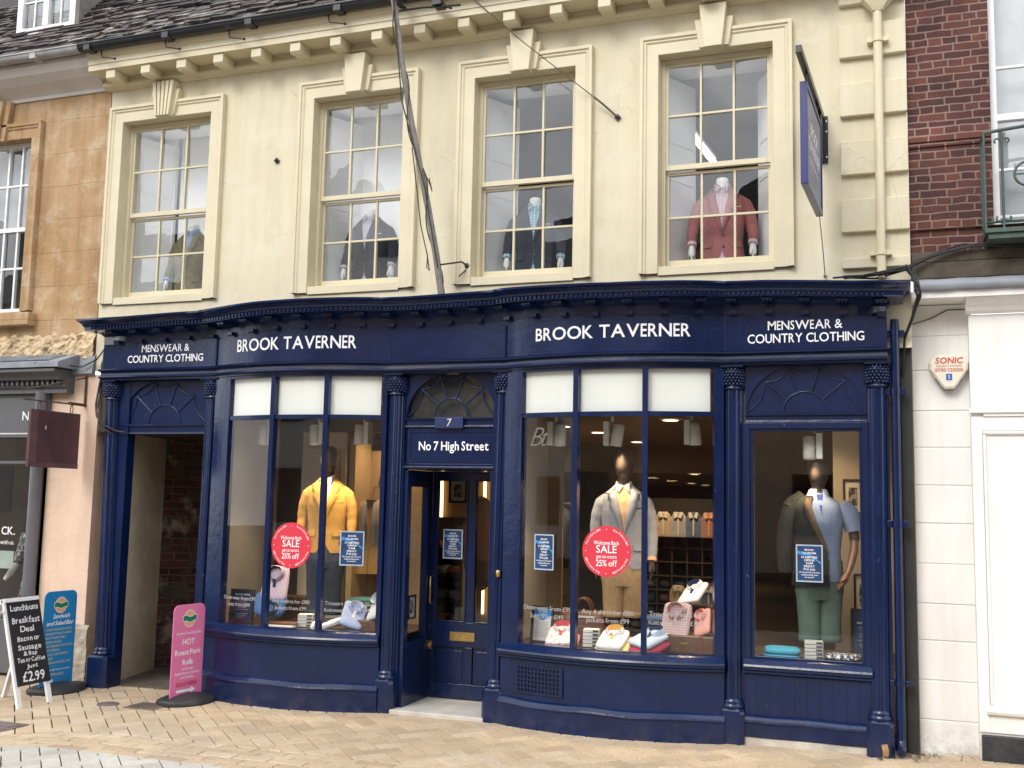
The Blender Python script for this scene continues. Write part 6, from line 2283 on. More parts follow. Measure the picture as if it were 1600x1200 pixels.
# first bow window
SPAT = check_mat('lilac_stripe', (.56, .54, .66), (.40, .18, .24), .012, .012, .4, True)
shirt_fold('lilac striped shirt propped upright above a denim blue jumper', (-2.13, .13, .96), .25, math.radians(72), SPAT, NVI, None, 1.0)
t = thing('jumper', 'denim blue jumper with navy collar hung below the striped shirt in the left bow', 'jumper')
mb = MB(); superell(mb, Matrix.Identity(4), .145, .12, .04, .6, 36, 10, 0, 4, .04); J = mb.build('knit_body', cloth('denim_blue_knit', (.055, .13, .30)), t)
mb = MB()
for k, r_ in ((0, .058), (1, .048)):
    mb.tube([(.02 + r_ * math.cos(a), -.045 + r_ * 1.0 * math.sin(a), .04 + .006 * k) for a in [2 * PI * j / 20 for j in range(21)]], .014, 8, 0, False)
mb.build('collar', cloth('ink_navy_rib', (.012, .016, .035)), J)
t.location = (-2.14, .06, .79); t.rotation_euler = (math.radians(66), 0, .25)
shirt_fold('pale blue shirt with a white collar band tilted on the small suitcase', (-1.34, .10, .72), .5, math.radians(48), cloth('cornflower_stripe', (.36, .44, .70)), WNAV, None, .85, roll_=.3)
shirt_fold('blue and white check shirt standing at the right corner of the left bow window', (-1.12, .14, .80), -.6, math.radians(60), check_mat('blue_white_check', (.66, .68, .66), (.25, .33, .50), .024, .024, .4), None, None, .8, roll_=-.3)
def pile(name, label, loc, rz, mats, n, rx, ry, h, cat, seed):
    rnd = random.Random(seed)
    t = thing(name, label, cat, loc)
    for k in range(n):
        mb = MB()
        superell(mb, Matrix.Translation((loc[0] + rnd.uniform(-.01, .01), loc[1] + rnd.uniform(-.01, .01), loc[2] + h * (k + .5))) @ Matrix.Rotation(rz + rnd.uniform(-.05, .05), 4, 'Z'), rx, ry, h * .56, .45, 32, 8, 0, seed + k * 7, .03)
        mb.build('folded_garment', mats[k % len(mats)], t)
    return t
pile('knitwear_pile', 'pile of folded sage and teal knitwear at the right of the left bow window', (-1.38, .42, .605), .2, [cloth('sage_knit', (.15, .22, .16)), cloth('teal_knit', (.06, .16, .15))], 6, .15, .11, .042, 'knitwear', 5)
t = thing('white_cloth', 'crumpled white cotton shirt lying before the knitwear pile in the left bow', 'shirt', (-1.52, .10, .605))
mb = MB(); superell(mb, Matrix.Translation((-1.52, .12, .66)) @ Matrix.Rotation(.4, 4, 'Z') @ Matrix.Rotation(-.35, 4, 'Y'), .16, .08, .03, .6, 36, 10, 0, 9, .12); mb.build('cotton', WNAV, t)
mb = MB(); mb.tube([(-1.62, .05, .67), (-1.66, .02, .64), (-1.68, .0, .61)], [.03, .035, .02], 10); mb.build('cuff', WNAV, t)
def box_stack(label, loc, rz, n, w_, d_, h, mat):
    t = thing('box_stack', label, 'boxes', loc)
    for k in range(n):
        mb = MB(); M = Matrix.Translation((loc[0], loc[1], loc[2] + k * h)) @ Matrix.Rotation(rz + R.uniform(-.04, .04), 4, 'Z')
        mb.box(-w_ / 2, w_ / 2, -d_ / 2, d_ / 2, .001, h - .003, 0, M)
        b = mb.build('shirt_box', mat, t, bevel=.002)
        mb = MB(); mb.box(w_ * .12, w_ * .46, -d_ / 2 - .002, -d_ / 2 - .0005, h * .2, h * .75, 0, M); mb.build('box_label', plain('dark_box_label', (.05, .05, .055), .5), b)
    return t
CARD = plain('white_card', (.74, .74, .72), .6, .03)
box_stack('short stack of white boxes behind the first mullion in the left bow', (-1.83, .16, .605), .3, 4, .13, .10, .028, CARD)
box_stack('stack of white boxes before the leather bag in the middle bow', (.775, .12, .605), .1, 5, .125, .10, .028, CARD)
box_stack('tall stack of pale grey boxes under the sage trousers', (2.47, .10, .605), .1, 6, .13, .10, .026, plain('pale_grey_card', (.55, .55, .52), .6))
t = thing('belt', 'rolled brown belt with white edge lying on the left bow window bed', 'belt', (-2.0, .02, .605))
mb = MB(); mb.box(-2.13, -1.86, -.03, .05, .608, .622); mb.build('card', CARD, t, bevel=.003)
mb = MB(); mb.tube([(-2.0 + .14 * math.cos(a), .05 + .03 * math.sin(a), .638) for a in [2 * PI * j / 24 for j in range(25)]], .014, 8, 0, False); mb.build('strap', LEATHER, t)
def suitcase(name, label, loc, w_, d_, h, rz, mat, cat='suitcase'):
    t = thing(name, label, cat, loc)
    M = Matrix.Translation(loc) @ Matrix.Rotation(rz, 4, 'Z')
    mb = MB(); mb.box(-w_ / 2, w_ / 2, -d_ / 2, d_ / 2, .0, h, 0, M); b = mb.build('case', mat, t, bevel=.012)
    mb = MB()
    for x in (-w_ * .28, w_ * .28):
        mb.box(x - .016, x + .016, -d_ / 2 - .004, -d_ / 2 + .01, .004, h - .004, 0, M)
    mb.build('strap', LEATHER, b)
    mb = MB(); mb.box(-.03, .03, -d_ / 2 - .006, -d_ / 2, h * .5, h * .62, 0, M); mb.build('clasp', BRASS, b)
    return t
SUITC = plain('worn_tan_leather', (.11, .048, .022), .5, .3, 9, 60, .3)
suitcase('suitcase', 'old brown leather suitcase behind the blue jumper in the left bow window', (-2.10, .36, .605), .48, .16, .24, .2, SUITC)
suitcase('suitcase', 'brown leather suitcase under the pale blue shirt at the right of the left bow', (-1.24, .16, .605), .34, .20, .10, .15, SUITC)
suitcase('suitcase', 'brown wooden case under the pink check shirt at the right of the middle bow', (1.53, .18, .605), .46, .26, .14, -.05, plain('varnished_brown_case', (.13, .065, .035), .4, .25, 9, 60, .2))
# middle bow
def easel_frame(label, loc, rz, w_, h, lean, fm, pm, writing):
    t = thing('leaflet_frame', label, 'framed leaflet', loc)
    M = Matrix.Translation(loc) @ Matrix.Rotation(rz, 4, 'Z') @ Matrix.Rotation(-lean, 4, 'X')
    mb = MB()
    e = .022
    mb.box(-w_ / 2, w_ / 2, -.008, .010, 0, e, 0, M); mb.box(-w_ / 2, w_ / 2, -.008, .010, h - e, h, 0, M); mb.box(-w_ / 2, -w_ / 2 + e, -.008, .010, e, h - e, 0, M); mb.box(w_ / 2 - e, w_ / 2, -.008, .010, e, h - e, 0, M)
    mb.build('frame', fm, t, bevel=.002)
    mb = MB(); mb.box(-w_ / 2 + e, w_ / 2 - e, .0, .006, e, h - e, 0, M); p = mb.build('leaflet', pm, t)
    mb = MB(); writing(mb, lambda s, q, d=0: M @ Vector((s, -.0015 - d, q))); mb.build('printing', [plain('leaflet_blue', (.03, .25, .60), .5, .05, 3, 30, 0), plain('leaflet_grey', (.35, .36, .38), .6, .02, 3, 30, 0), LETTER], p)
    return t
def wr1(mb, P):
    mb.face([P(a, b) for a, b in ((-.078, .235), (-.078, .215), (0, .180), (.078, .215), (.078, .268), (-.078, .268))], 0)
    letters(mb, 'PERSONAL', .012, lambda s, q: P(s, q + .245, .001), 'c', .1, .3, None, .005, mi=2); letters(mb, 'SHOPPING', .012, lambda s, q: P(s, q + .222, .001), 'c', .1, .3, None, .005, mi=2)
    for k in range(9):
        w_ = .06 - .02 * (k % 3 == 2)
        mb.face([P(a, .165 - k * .014 + b) for a, b in ((-.062, 0), (w_, 0), (w_, .004), (-.062, .004))], 1)
easel_frame('white leaflet with a blue heading in a dark standing frame', (.36, .10, .605), -.15, .20, .295, .12, plain('dark_frame_wood', (.03, .02, .016), .4), CARD, wr1)
def wr2(mb, P):
    letters(mb, 'PERSONAL SHOPPING', .014, lambda s, q: P(s, q + .245, .001), 'c', .1, .3, None, .008, mi=2, width=.145)
    for k in range(7):
        w_ = .065 - .012 * (k % 3)
        mb.face([P(a, .215 - k * .016 + b, .0005) for a, b in ((-w_, 0), (w_, 0), (w_, .005), (-w_, .005))], 1)
    for k in range(3):
        w_ = .06 - .015 * k
        mb.face([P(a, .085 - k * .016 + b, .0005) for a, b in ((-w_, 0), (w_, 0), (w_, .005), (-w_, .005))], 1)
DPAN = plain('deep_blue_print', (.012, .035, .10), .45, .35, 5, 30, 0)
easel_frame('dark blue personal shopping notice low at the left of the left bow', (-2.45, .08, .605), .1, .235, .30, .08, plain('dark_frame_wood', (.03, .02, .016), .4), DPAN, wr2)
easel_frame('dark blue notice board standing at the right of the right hand window', (2.83, .55, .605), -.1, .24, .36, .08, plain('dark_frame_wood', (.03, .02, .016), .4), DPAN, wr2)
t = thing('leather_bag', 'brown leather briefcase with a tall handle in the middle bow window', 'bag', (.62, .42, .605))
mb = MB()
rows = []
for z, w_, d_ in ((0, .20, .075), (.03, .205, .08), (.18, .20, .07), (.235, .19, .045), (.25, .185, .02)):
    rows.append([(.62 + w_ * math.copysign(abs(math.cos(a)) ** .35, math.cos(a)), .42 + d_ * math.copysign(abs(math.sin(a)) ** .5, math.sin(a)), .605 + z) for a in [2 * PI * j / 32 for j in range(32)]])
mb.grid(rows, 0, True, True); mb.face(rows[-1]); mb.build('bag_body', LEATHER, t)
mb = MB()
for y in (.38, .46):
    mb.tube([(.62 + .075 * math.cos(a), y, .85 + .10 * math.sin(a)) for a in [PI * j / 14 for j in range(15)]], .009, 8)
mb.build('handle', LEATHER, t)
mb = MB(); mb.box(.60, .74, .335, .345, .80, .815); mb.build('swing_tag', CARD, t)
shirt_fold('white floral shirt with red lined collar over a rose pink jumper', (.555, .02, .665), .1, math.radians(22), FLOR, CORAL, PINKK, .92)
shirt_fold('white patterned shirt with amber collar lining over a lemon jumper in the middle bow', (.985, -.02, .665), -.05, math.radians(22), WHITC, YELI, LEMON, .92)
shirt_fold('ice blue shirt with navy collar lining over a raspberry jumper in the middle bow', (1.26, .04, .68), -.55, math.radians(18), ICE, NVI, RASP, .92, roll_=.15)
shirt_fold('dusty pink check shirt standing on the wooden case in the middle bow', (1.45, .16, .82), -.2, math.radians(68), PCHK, None, None, .98)
shirt_fold('small coral check shirt standing at the right of the dusty pink one', (1.66, .14, .83), -.5, math.radians(64), CCHK, None, None, .68, roll_=-.35)
shirt_fold('white shirt with navy collar lining tilted high above the pink check shirt', (1.55, .34, 1.02), -.35, math.radians(30), WNAV, NVI, None, .85, roll_=-.22)
t = thing('display_stand', 'dark wooden riser behind the pink check shirt holding up a white shirt', 'stand', (1.55, .42, .605))
mb = MB(); mb.box(1.40, 1.70, .36, .56, .605, .94); mb.build('riser', DARKW, t, bevel=.004)
pile('knitwear_pile', 'pile of folded blue knitwear between the chinos and pink check shirt', (1.26, .40, .605), .1, [cloth('petrol_knit', (.05, .09, .14)), cloth('denim_knit', (.10, .17, .28))], 6, .14, .11, .04, 'knitwear', 8)
pile('knitwear_pile', 'turquoise jumper folded at the left of the right hand window', (2.24, .12, .605), .2, [cloth('turquoise_knit', (.06, .36, .50))], 2, .13, .11, .045, 'knitwear', 3)
pile('knitwear_pile', 'black and white patterned shirt folded at the right of the right hand window', (2.68, .10, .605), -.2, [spot_cloth('monochrome_print', (.72, .72, .74), (.03, .03, .035), 45, .5)], 2, .13, .10, .035, 'shirt', 6)

# ------------------------------------------------------------------ posters and stickers on the glass
SILV = plain('silver_snap_frame', (.45, .55, .66), .3, .03, 3, 30, 0, .001, .3)
PBLU = plain('poster_navy_print', (.012, .045, .13), .4, .35, 9, 30, 0)
PSTR = plain('poster_light_blue_print', (.06, .24, .52), .4, .2, 6, 30, 0)
def poster(label, put, w_, h):
    c = put(0, 0)
    t = thing('poster', label, 'poster', c)
    def slab(mb, a0, a1, b0, b1, d0, d1):
        p = [put(a, b) for a, b in ((a0, b0), (a1, b0), (a1, b1), (a0, b1))]
        P_ = [Vector(q) for q in p]
        n_ = (P_[1] - P_[0]).cross(P_[3] - P_[0]).normalized()
        mb.prism([q + n_ * d0 for q in P_], n_ * (d1 - d0))
    mb = MB(); slab(mb, -w_ / 2, w_ / 2, -h / 2, h / 2, .0, .004); b = mb.build('sheet', PBLU, t)
    mb = MB(); e = .010
    slab(mb, -w_ / 2, w_ / 2, h / 2 - e, h / 2, .004, .007); slab(mb, -w_ / 2, w_ / 2, -h / 2, -h / 2 + e, .004, .007); slab(mb, -w_ / 2, -w_ / 2 + e, -h / 2 + e, h / 2 - e, .004, .007); slab(mb, w_ / 2 - e, w_ / 2, -h / 2 + e, h / 2 - e, .004, .007)
    mb.build('frame', SILV, t)
    n_ = (Vector(put(.01, 0)) - Vector(c)).cross(Vector(put(0, .01)) - Vector(c)).normalized()
    lift = lambda s, q, d=.0055: Vector(put(s, q)) + n_ * d
    mb = MB()
    mb.face([lift(a * w_, b * h, .0045) for a, b in ((-.44, .34), (-.44, .24), (0, .20), (.44, -.02), (.44, .03), (.02, .25))])
    mb.build('light_ray', PSTR, b)
    mb = MB()
    for q, sz, tx, ww in ((.335, .050, 'BROOK', .34), (.25, .050, 'TAVERNER', .52), (.135, .055, 'STAMFORD', .60), (.055, .055, 'OPENS', .38), (-.025, .055, '9AM', .26), (-.105, .055, 'FRIDAY', .40), (-.185, .055, '17th July', .44), (-.26, .040, 'We look forward to', .78), (-.325, .040, 'welcoming you', .62), (-.39, .040, 'in store', .34)):
        letters(mb, tx, sz * h, (lambda s, u_, q=q: lift(s, q * h + u_)), 'c', .1, .3, None, .012, width=ww * w_)
    mb.build('printing', LETTER, b)
    return t
def off_glass(x0, z0, d=.004):
    f_ = on_fascia(x0, z0)
    def put(s, t):
        p = f_(s, t)
        nn = bow_normal(p[0])
        return (p[0] - nn.x * (.022 - d), p[1] - nn.y * (.022 - d), p[2])
    return put
poster('blue opening notice in a silver frame at the right of the left bow window', off_glass(-1.215, 1.315), .205, .285)
poster('blue opening notice in a silver frame at the left of the middle bow window', off_glass(.475, 1.345), .175, .275)
poster('blue opening notice in a silver frame on the left light of the shop door', flat((-.60, .512, 1.35), (1, 0, 0), (0, 0, 1)), .185, .255)
poster('blue opening notice in a silver frame before the polo shirt mannequin', flat((2.455, -.026, 1.325), (1, 0, 0), (0, 0, 1)), .19, .27)
STK = plain('crimson_sticker_vinyl', (.62, .030, .055), .5, .03, 3, 30, 0)
def sticker(label, x, z, r):
    put = off_glass(x, z, .004)
    t = thing('sale_sticker', label, 'sticker', put(0, 0))
    mb = MB()
    rows = [[put(r * k * math.cos(a), r * k * math.sin(a)) for a in [2 * PI * j / 48 for j in range(48)]] for k in (1, .66, .33, .01)]
    mb.grid(rows, 0, True, True)
    b = mb.build('disc', STK, t)
    pt = off_glass(x, z, .006)
    mb = MB()
    letters(mb, 'Welcome Back', .030 * r / .19 * .95, lambda s, q: pt(s, q + r * .26), 'c', .06, .3, None, .004, width=r * 1.05)
    letters(mb, 'SALE', .055 * r / .19, lambda s, q: pt(s, q - r * .06), 'c', .08, .3, None, .006, width=r * .84)
    letters(mb, 'get an extra', .026 * r / .19, lambda s, q: pt(s, q - r * .27), 'c', .06, .3, None, .004, width=r * .84)
    letters(mb, '25% off', .045 * r / .19, lambda s, q: pt(s, q - r * .58), 'c', .06, .28, None, .006, width=r * .86)
    R1 = r * .84
    for k in range(4):
        a0 = PI / 4 + k * PI / 2
        letters(mb, 'Any 4 shirts £80', r * .085, lambda s, q, a0=a0: pt((R1 + q) * math.cos(a0 - s / R1), (R1 + q) * math.sin(a0 - s / R1)), 'c', .12, .3)
        mb.face([pt((R1 + .1 * 0 + .02 * r) * math.cos(a0 + PI / 4) + .02 * r * math.cos(b_), (R1 + .02 * r) * math.sin(a0 + PI / 4) + .02 * r * math.sin(b_)) for b_ in [2 * PI * j / 8 for j in range(8)]])
    mb.build('printing', LETTER, b)
sticker('round red sale sticker in front of the mustard jacket', -1.755, 1.325, .192)
sticker('round red sale sticker in front of the pale grey jacket', .99, 1.37, .192)

# ------------------------------------------------------------------ lamps
OFFW = plain('off_white_lamp_metal', (.62, .63, .58), .45, .03, 3, 30, 0)
LENS = emis('warm_lamp_lens', (1.0, .80, .52), 9.0)
def spot(label, loc, box_dx, tx, ty, aim, energy):
    t = thing('spot_lamp', label, 'spotlight', loc, 'spotlights above the window displays')
    x, y, z = loc
    mb = MB(); mb.box(x + box_dx - .022, x + box_dx + .022, y - .05, y + .05, z + .005, z + .20); mb.build('driver_box', OFFW, t, bevel=.003)
    mb = MB(); mb.tube([(x + box_dx, y, z + .10), (x, y, z + .09)], .010, 8); mb.tube([(x + box_dx * .5, y, z + .20), (x + box_dx * .5, y, z + .44)], .012, 8); mb.build('swivel', OFFW, t)
    M = Matrix.Translation((x, y, z + .09)) @ Matrix.Rotation(tx, 4, 'X') @ Matrix.Rotation(ty, 4, 'Y')
    mb = MB(); mb.lathe([(.001, .085), (.040, .085), (.046, .078), (.047, -.085), (.040, -.088), (.038, -.06), (.001, -.06)], (0, 0, 0), 24, 0, M)
    h = mb.build('lamp_head', OFFW, t)
    mb = MB(); mb.lathe([(.001, -.062), (.036, -.0625)], (0, 0, 0), 20, 0, M); mb.build('lens', LENS, h)
    if energy:
        l = bpy.data.lights.new('lamp_light', 'SPOT')
        l.energy = energy; l.color = (1, .74, .44); l.spot_size = math.radians(75); l.spot_blend = .7; l.shadow_soft_size = .03
        lo = bpy.data.objects.new('lamp_light', l); COL.objects.link(lo); lo.parent = t
        p = M @ Vector((0, 0, -.10))
        lo.location = p - Vector(loc)
        lo.rotation_euler = (Vector(aim) - p).to_track_quat('-Z', 'Y').to_euler()
spot('off white spotlight beside the first mullion of the left bow', (-2.36, .18, 2.20), .085, -.1, .02, (-2.1, .2, .9), 30)
spot('off white spotlight above the mustard jacket tilted to the left', (-1.83, .18, 2.20), .085, -.12, -.12, (-1.76, .2, 1.5), 45)
spot('off white spotlight at the right of the left bow', (-1.38, .18, 2.20), .085, -.05, .02, (-1.5, .3, 1.3), 55)
spot('off white spotlight beside the painted monogram in the middle bow', (.47, .18, 2.19), -.075, -.1, -.02, (.6, .2, .8), 35)
spot('off white spotlight above the pale grey jacket tilted to the right', (.955, .18, 2.19), -.085, -.12, .12, (.98, .2, 1.5), 34)
spot('off white spotlight half hidden by its box at the right of the middle bow', (1.575, .20, 2.20), -.055, -.05, -.10, (1.4, .2, .9), 40)
spot('off white spotlight over the polo shirt mannequin', (2.45, .16, 2.09), .075, -.1, -.02, (2.50, .22, 1.2), 30)
DISC = emis('warm_downlight_disc', (1.0, .80, .50), 14)
for k, (x, y, z, e) in enumerate(((-.355, 4.41, 2.6, 130), (-1.30, 7.17, 2.6, 0), (-.33, 6.38, 2.6, 130), (.245, 7.70, 2.2, 0), (-.93, 10.2, 2.2, 90), (-1.04, 12.4, 2.2, 0), (-1.05, 14.6, 2.2, 90), (-1.06, 16.5, 2.2, 0), (-1.6, 3.2, 2.6, 110), (.9, 2.6, 2.6, 90), (2.2, 2.2, 2.6, 80), (2.45, .80, 2.6, 45), (-1.45, .98, 2.6, 60), (-.5, 3.4, 2.6, 90))):  # an unseen pair near the glass is added to light beige and tan walls
    t = thing('downlight', 'round warm downlight set in the shop ceiling', 'downlight', (x, y, z), 'recessed downlights in the shop ceiling')
    mb = MB(); mb.lathe([(.001, -.008), (.085, -.008)], (x, y, z), 24); mb.build('lens', DISC, t)
    mb = MB(); mb.lathe([(.085, -.012), (.105, -.010), (.11, -.001)], (x, y, z), 24); mb.build('bezel', OFFW, t)
    if e:
        l = bpy.data.lights.new('lamp_light', 'SPOT'); l.energy = e; l.color = (1, .72, .42); l.spot_size = math.radians(120); l.spot_blend = .8; l.shadow_soft_size = .08
        lo = bpy.data.objects.new('lamp_light', l); COL.objects.link(lo); lo.parent = t; lo.location = (0, 0, -.03)
t = thing('strip_light', 'white fluorescent strip light in the room above behind the rose jacket', 'strip light', (1.2, 2.2, 5.3))
mb = MB(); mb.tube([(1.38, .95, 5.06), (1.45, 1.9, 5.06)], .03, 8); mb.build('tube', emis('cool_tube', (.95, 1.0, .90), 6), t)
mb = MB(); mb.tube([(1.378, .93, 5.12), (1.452, 1.93, 5.12)], .045, 6); mb.build('batten', plain('grey_batten', (.3, .32, .3), .6), t)
for k, (x, lab) in enumerate(((-1.565, 'left'), (-1.065, 'right'))):
    t = thing('strip_light', 'warm vertical light strip at the %s of the fitted wall seen through the door' % lab, 'strip light', (x, 2.44, 0.6))
    mb = MB(); mb.box(x - .012, x + .012, 2.435, 2.455, .55, 1.98); mb.build('diffuser', emis('warm_strip', (1.0, .62, .25), 5), t)
    mb = MB(); mb.box(x - .022, x + .022, 2.455, 2.46, .5, 2.0); mb.build('channel', TANW, t)

# ------------------------------------------------------------------ pictures and fittings inside the shop
def picture(label, loc, rz, w_, h, mount, printc):
    t = thing('framed_picture', label, 'picture', loc)
    M = Matrix.Translation(loc) @ Matrix.Rotation(rz, 4, 'Z')
    mb = MB(); e = w_ * .10
    mb.box(-w_ / 2, w_ / 2, -.02, 0, -h / 2, -h / 2 + e, 0, M); mb.box(-w_ / 2, w_ / 2, -.02, 0, h / 2 - e, h / 2, 0, M); mb.box(-w_ / 2, -w_ / 2 + e, -.02, 0, -h / 2 + e, h / 2 - e, 0, M); mb.box(w_ / 2 - e, w_ / 2, -.02, 0, -h / 2 + e, h / 2 - e, 0, M)
    mb.build('frame', plain('black_brown_frame', (.025, .012, .009), .35, .1), t)
    mb = MB(); mb.box(-w_ / 2 + e, w_ / 2 - e, -.010, -.004, -h / 2 + e, h / 2 - e, 0, M); m = mb.build('mount', mount, t)
    mb = MB(); mb.box(-w_ * .22, w_ * .22, -.0125, -.0105, -h * .26, h * .26, 0, M); mb.build('photograph', printc, m)
MNT = plain('cream_mount', (.66, .62, .54), .7, .03); GPH = spot_cloth('grey_photograph', (.30, .29, .27), (.03, .03, .03), 22, .45)
picture('dark framed photograph high on the lit wall seen through the door', (-1.36, 2.42, 1.835), 0, .21, .26, MNT, GPH)
picture('dark framed photograph on the beige wall beside the polo shirt mannequin', (2.72, 1.27, 1.83), 0, .16, .29, MNT, GPH)
picture('dark framed picture low on the beige wall at the right hand window', (2.795, 1.27, 1.02), 0, .16, .34, MNT, GPH)
picture('pale framed photograph standing in the side window of the porch', (-.855, .22, .82), PI / 2, .14, .20, plain('pale_mount', (.6, .6, .6), .7), GPH)
# wardrobe rail with jackets in front of the lit wall
t = thing('hanging_jacket', 'tan jacket and grey scarf on a hanger against the lit panel in the left bow', 'jacket')
mb = MB(); torso(mb, 0, .0, .70, lambda d: .05 * (1 - smooth(-.02, .36, d)) + .003); J = mb.build('jacket', cloth('tan_wool', (.44, .28, .105)), t)
mb = MB(); mb.grid([[srf(d, th_at(sg * (.03 + .03 * q), d), 0, .02) for q in (0, 1)] for sg in (1,) for d in [.02 + .04 * i for i in range(11)]], 0, True); mb.grid([[srf(d, th_at(-(.03 + .03 * q), d), 0, .02) for q in (0, 1)] for d in [.02 + .04 * i for i in range(11)]], 0, True); mb.build('scarf', cloth('silver_grey_scarf', (.30, .31, .33)), J)
mb = MB(); mb.tube([(0, 0, .03), (0, 0, .10), (.03, 0, .12), (.0, 0, .14)], .006, 6); mb.build('hanger', BRASS, t)
t.location = (-1.70, 1.10, 1.72); t.rotation_euler = (0, 0, .2)
t = thing('coat_hook', 'brass coat hook on the lit tan panel in the left bow', 'hook', (-1.62, 1.215, 1.92))
mb = MB(); mb.tube([(-1.66, 1.215, 1.93), (-1.60, 1.16, 1.93), (-1.58, 1.15, 1.96)], .012, 8); mb.build('arm', BRASS, t)
mb = MB(); mb.box(-1.69, -1.55, 1.20, 1.219, 1.905, 1.95); mb.build('plate', BRASS, t)
# shirt wall
SW = thing('shirt_rack', 'dark cubby rack of shirts on the far wall of the shop', 'rack', (1.0, 3.3, .02))
mb = MB()
for k in range(9):
    x = .18 + .16 * k
    mb.box(x - .008, x + .008, 3.1, 3.42, .02, 1.42)
for k in range(10):
    z = .1 + .147 * k
    mb.box(.18, 1.46, 3.095, 3.425, z - .007, z + .007)
mb.box(.15, 1.5, 3.43, 3.46, .02, 1.80)
mb.build('cubby_frame', plain('grey_brown_rack', (.055, .045, .038), .5), SW)
mb = MB()
for k in range(8):
    for l in range(6):
        if R.random() < .8:
            M = Matrix.Translation((.26 + .16 * k, 3.24, .165 + .147 * l))
            superell(mb, M, .066, .12, .03 + R.random() * .02, .4, 16, 6, R.randrange(4), k * 9 + l)
o = mb.build('folded_stock', [cloth('stock_white', (.4, .4, .42)), cloth('stock_blue', (.12, .17, .28)), cloth('stock_pink', (.38, .2, .2)), cloth('stock_grey', (.18, .18, .2))], SW)
o['kind'] = 'stuff'
def hung_shirt(label, loc, mat, inner):
    t = thing('hung_shirt', label, 'shirt', loc, 'shirts hung above the cubby rack')
    x, y, z = loc
    mb = MB()
    o_ = [(-.085, -.17), (.085, -.17), (.088, .02), (.06, .075), (.03, .095), (-.03, .095), (-.06, .075), (-.088, .02)]
    mb.prism([(x + a, y - .02, z + b) for a, b in o_], (0, .04, 0)); b = mb.build('shirt_body', mat, t, bevel=.008)
    mb = MB()
    for sg in (-1, 1):
        mb.prism([(x + sg * .002, y - .034, z + .045), (x + sg * .030, y - .030, z + .100), (x + sg * .052, y - .030, z + .090), (x + sg * .040, y - .036, z + .030)], (0, .012, 0))
    mb.box(x - .008, x + .008, y - .024, y - .0205, z - .15, z + .04)
    mb.build('collar', inner, b)
cols_ = [(cloth('stock_white', (.4, .4, .42)), MNT), (cloth('stock_cream', (.55, .44, .30)), MNT), (cloth('stock_pink', (.38, .2, .2)), ORNG), (cloth('stock_blue', (.12, .17, .28)), MNT)]
for k in range(8):
    hung_shirt('small hanging shirt under the warm shop lights above the cubby rack', (.26 + .16 * k, 3.05, 1.56), *cols_[(k * 3) % 4])
for k in range(4):
    hung_shirt('small hanging shirt under the warm shop lights above the cubby rack', (.90 + .16 * k, 3.03, .80), *cols_[(k * 3 + 1) % 4])
# rail of jackets farther back
t = thing('clothes_rail', 'steel rail carrying jackets far back in the shop behind the middle bow', 'rail', (-.55, 4.6, .02))
mb = MB(); mb.tube([(-1.5, 4.6, .02), (-1.5, 4.6, 1.72), (.35, 4.6, 1.72), (.35, 4.6, .02)], .016, 8); mb.build('rail', MATS['brushed_steel_stand'], t)
JM = [OLIVE, SLB, LGRY, cloth('tan_wool', (.44, .28, .105)), NVY, ROSE]
proto = None
for k in range(12):
    x = -1.40 + k * .145
    if proto is None:
        proto = thing('rail_jacket', 'jacket hanging edge on among others on the rail far back in the shop', 'jacket', (x, 4.6, 1.70), 'jackets on the rail at the back of the shop')
        mb = MB()
        mb.grid([[(x + a * w_ * .5, 4.6 + b * w_ * 1.6, 1.66 - d) for a, b in [(math.cos(q), math.sin(q)) for q in [2 * PI * j / 16 for j in range(16)]]] for d, w_ in ((0, .02), (.03, .07), (.08, .12), (.2, .125), (.45, .12), (.72, .135), (.74, .02))], 0, True, True)
        mb.build('jacket_body', JM[0], proto)
        mb = MB(); mb.tube([(x, 4.6, 1.66), (x, 4.6, 1.73), (x, 4.58, 1.745)], .005, 5); mb.build('hanger', IRON, proto)
    else:
        c_ = copy_tree(proto); c_.location.x = x
        for b in bpy.data.objects:
            if b.parent == c_ and b.name.startswith('jacket_body'):
                b.data = b.data.copy(); b.data.materials[0] = JM[k % 6]
# shelves of folded clothes and a leather chair back seen through the door
t = thing('shelf_unit', 'dark shelf unit of folded clothes behind the shop door', 'shelves', (-1.40, 2.3, .02))
mb = MB()
for z in (.45, .70, .95, 1.2):
    mb.box(-1.66, -1.18, 2.1, 2.36, z - .012, z)
mb.box(-1.68, -1.66, 2.1, 2.36, .02, 1.5); mb.box(-1.18, -1.16, 2.1, 2.36, .02, 1.5)
mb.build('shelf', DARKW, t)
mb = MB()
for l, z in enumerate((.45, .70, .95, 1.2)):
    for k in range(3):
        superell(mb, Matrix.Translation((-1.58 + .16 * k, 2.22, z + .05 + .01 * (k % 2))), .07, .10, .05, .4, 20, 6, (k + l) % 3, k + l * 5)
o = mb.build('folded_clothes', [cloth('stock_white', (.4, .4, .42)), cloth('stock_rust', (.28, .08, .05)), cloth('stock_grey', (.18, .18, .2))], t); o['kind'] = 'stuff'
t = thing('oval_mirror', 'tall brown oval framed mirror seen through the right light of the door', 'mirror', (-.93, 2.0, .7))
mb = MB(); mb.tube([(-.93 + .17 * math.cos(a), 2.0, 1.30 + .46 * math.sin(a)) for a in [2 * PI * j / 32 for j in range(33)]], .022, 8, 0, False); mb.build('frame', LEATHER, t)
mb = MB(); mb.face([(-.93 + .16 * math.cos(a), 2.0, 1.30 + .45 * math.sin(a)) for a in [2 * PI * j / 32 for j in range(32)]]); mb.build('mirror_glass', plain('mirror_brown', (.30, .20, .12), .15, .05, 3, 30, 0, .001, .8), t)
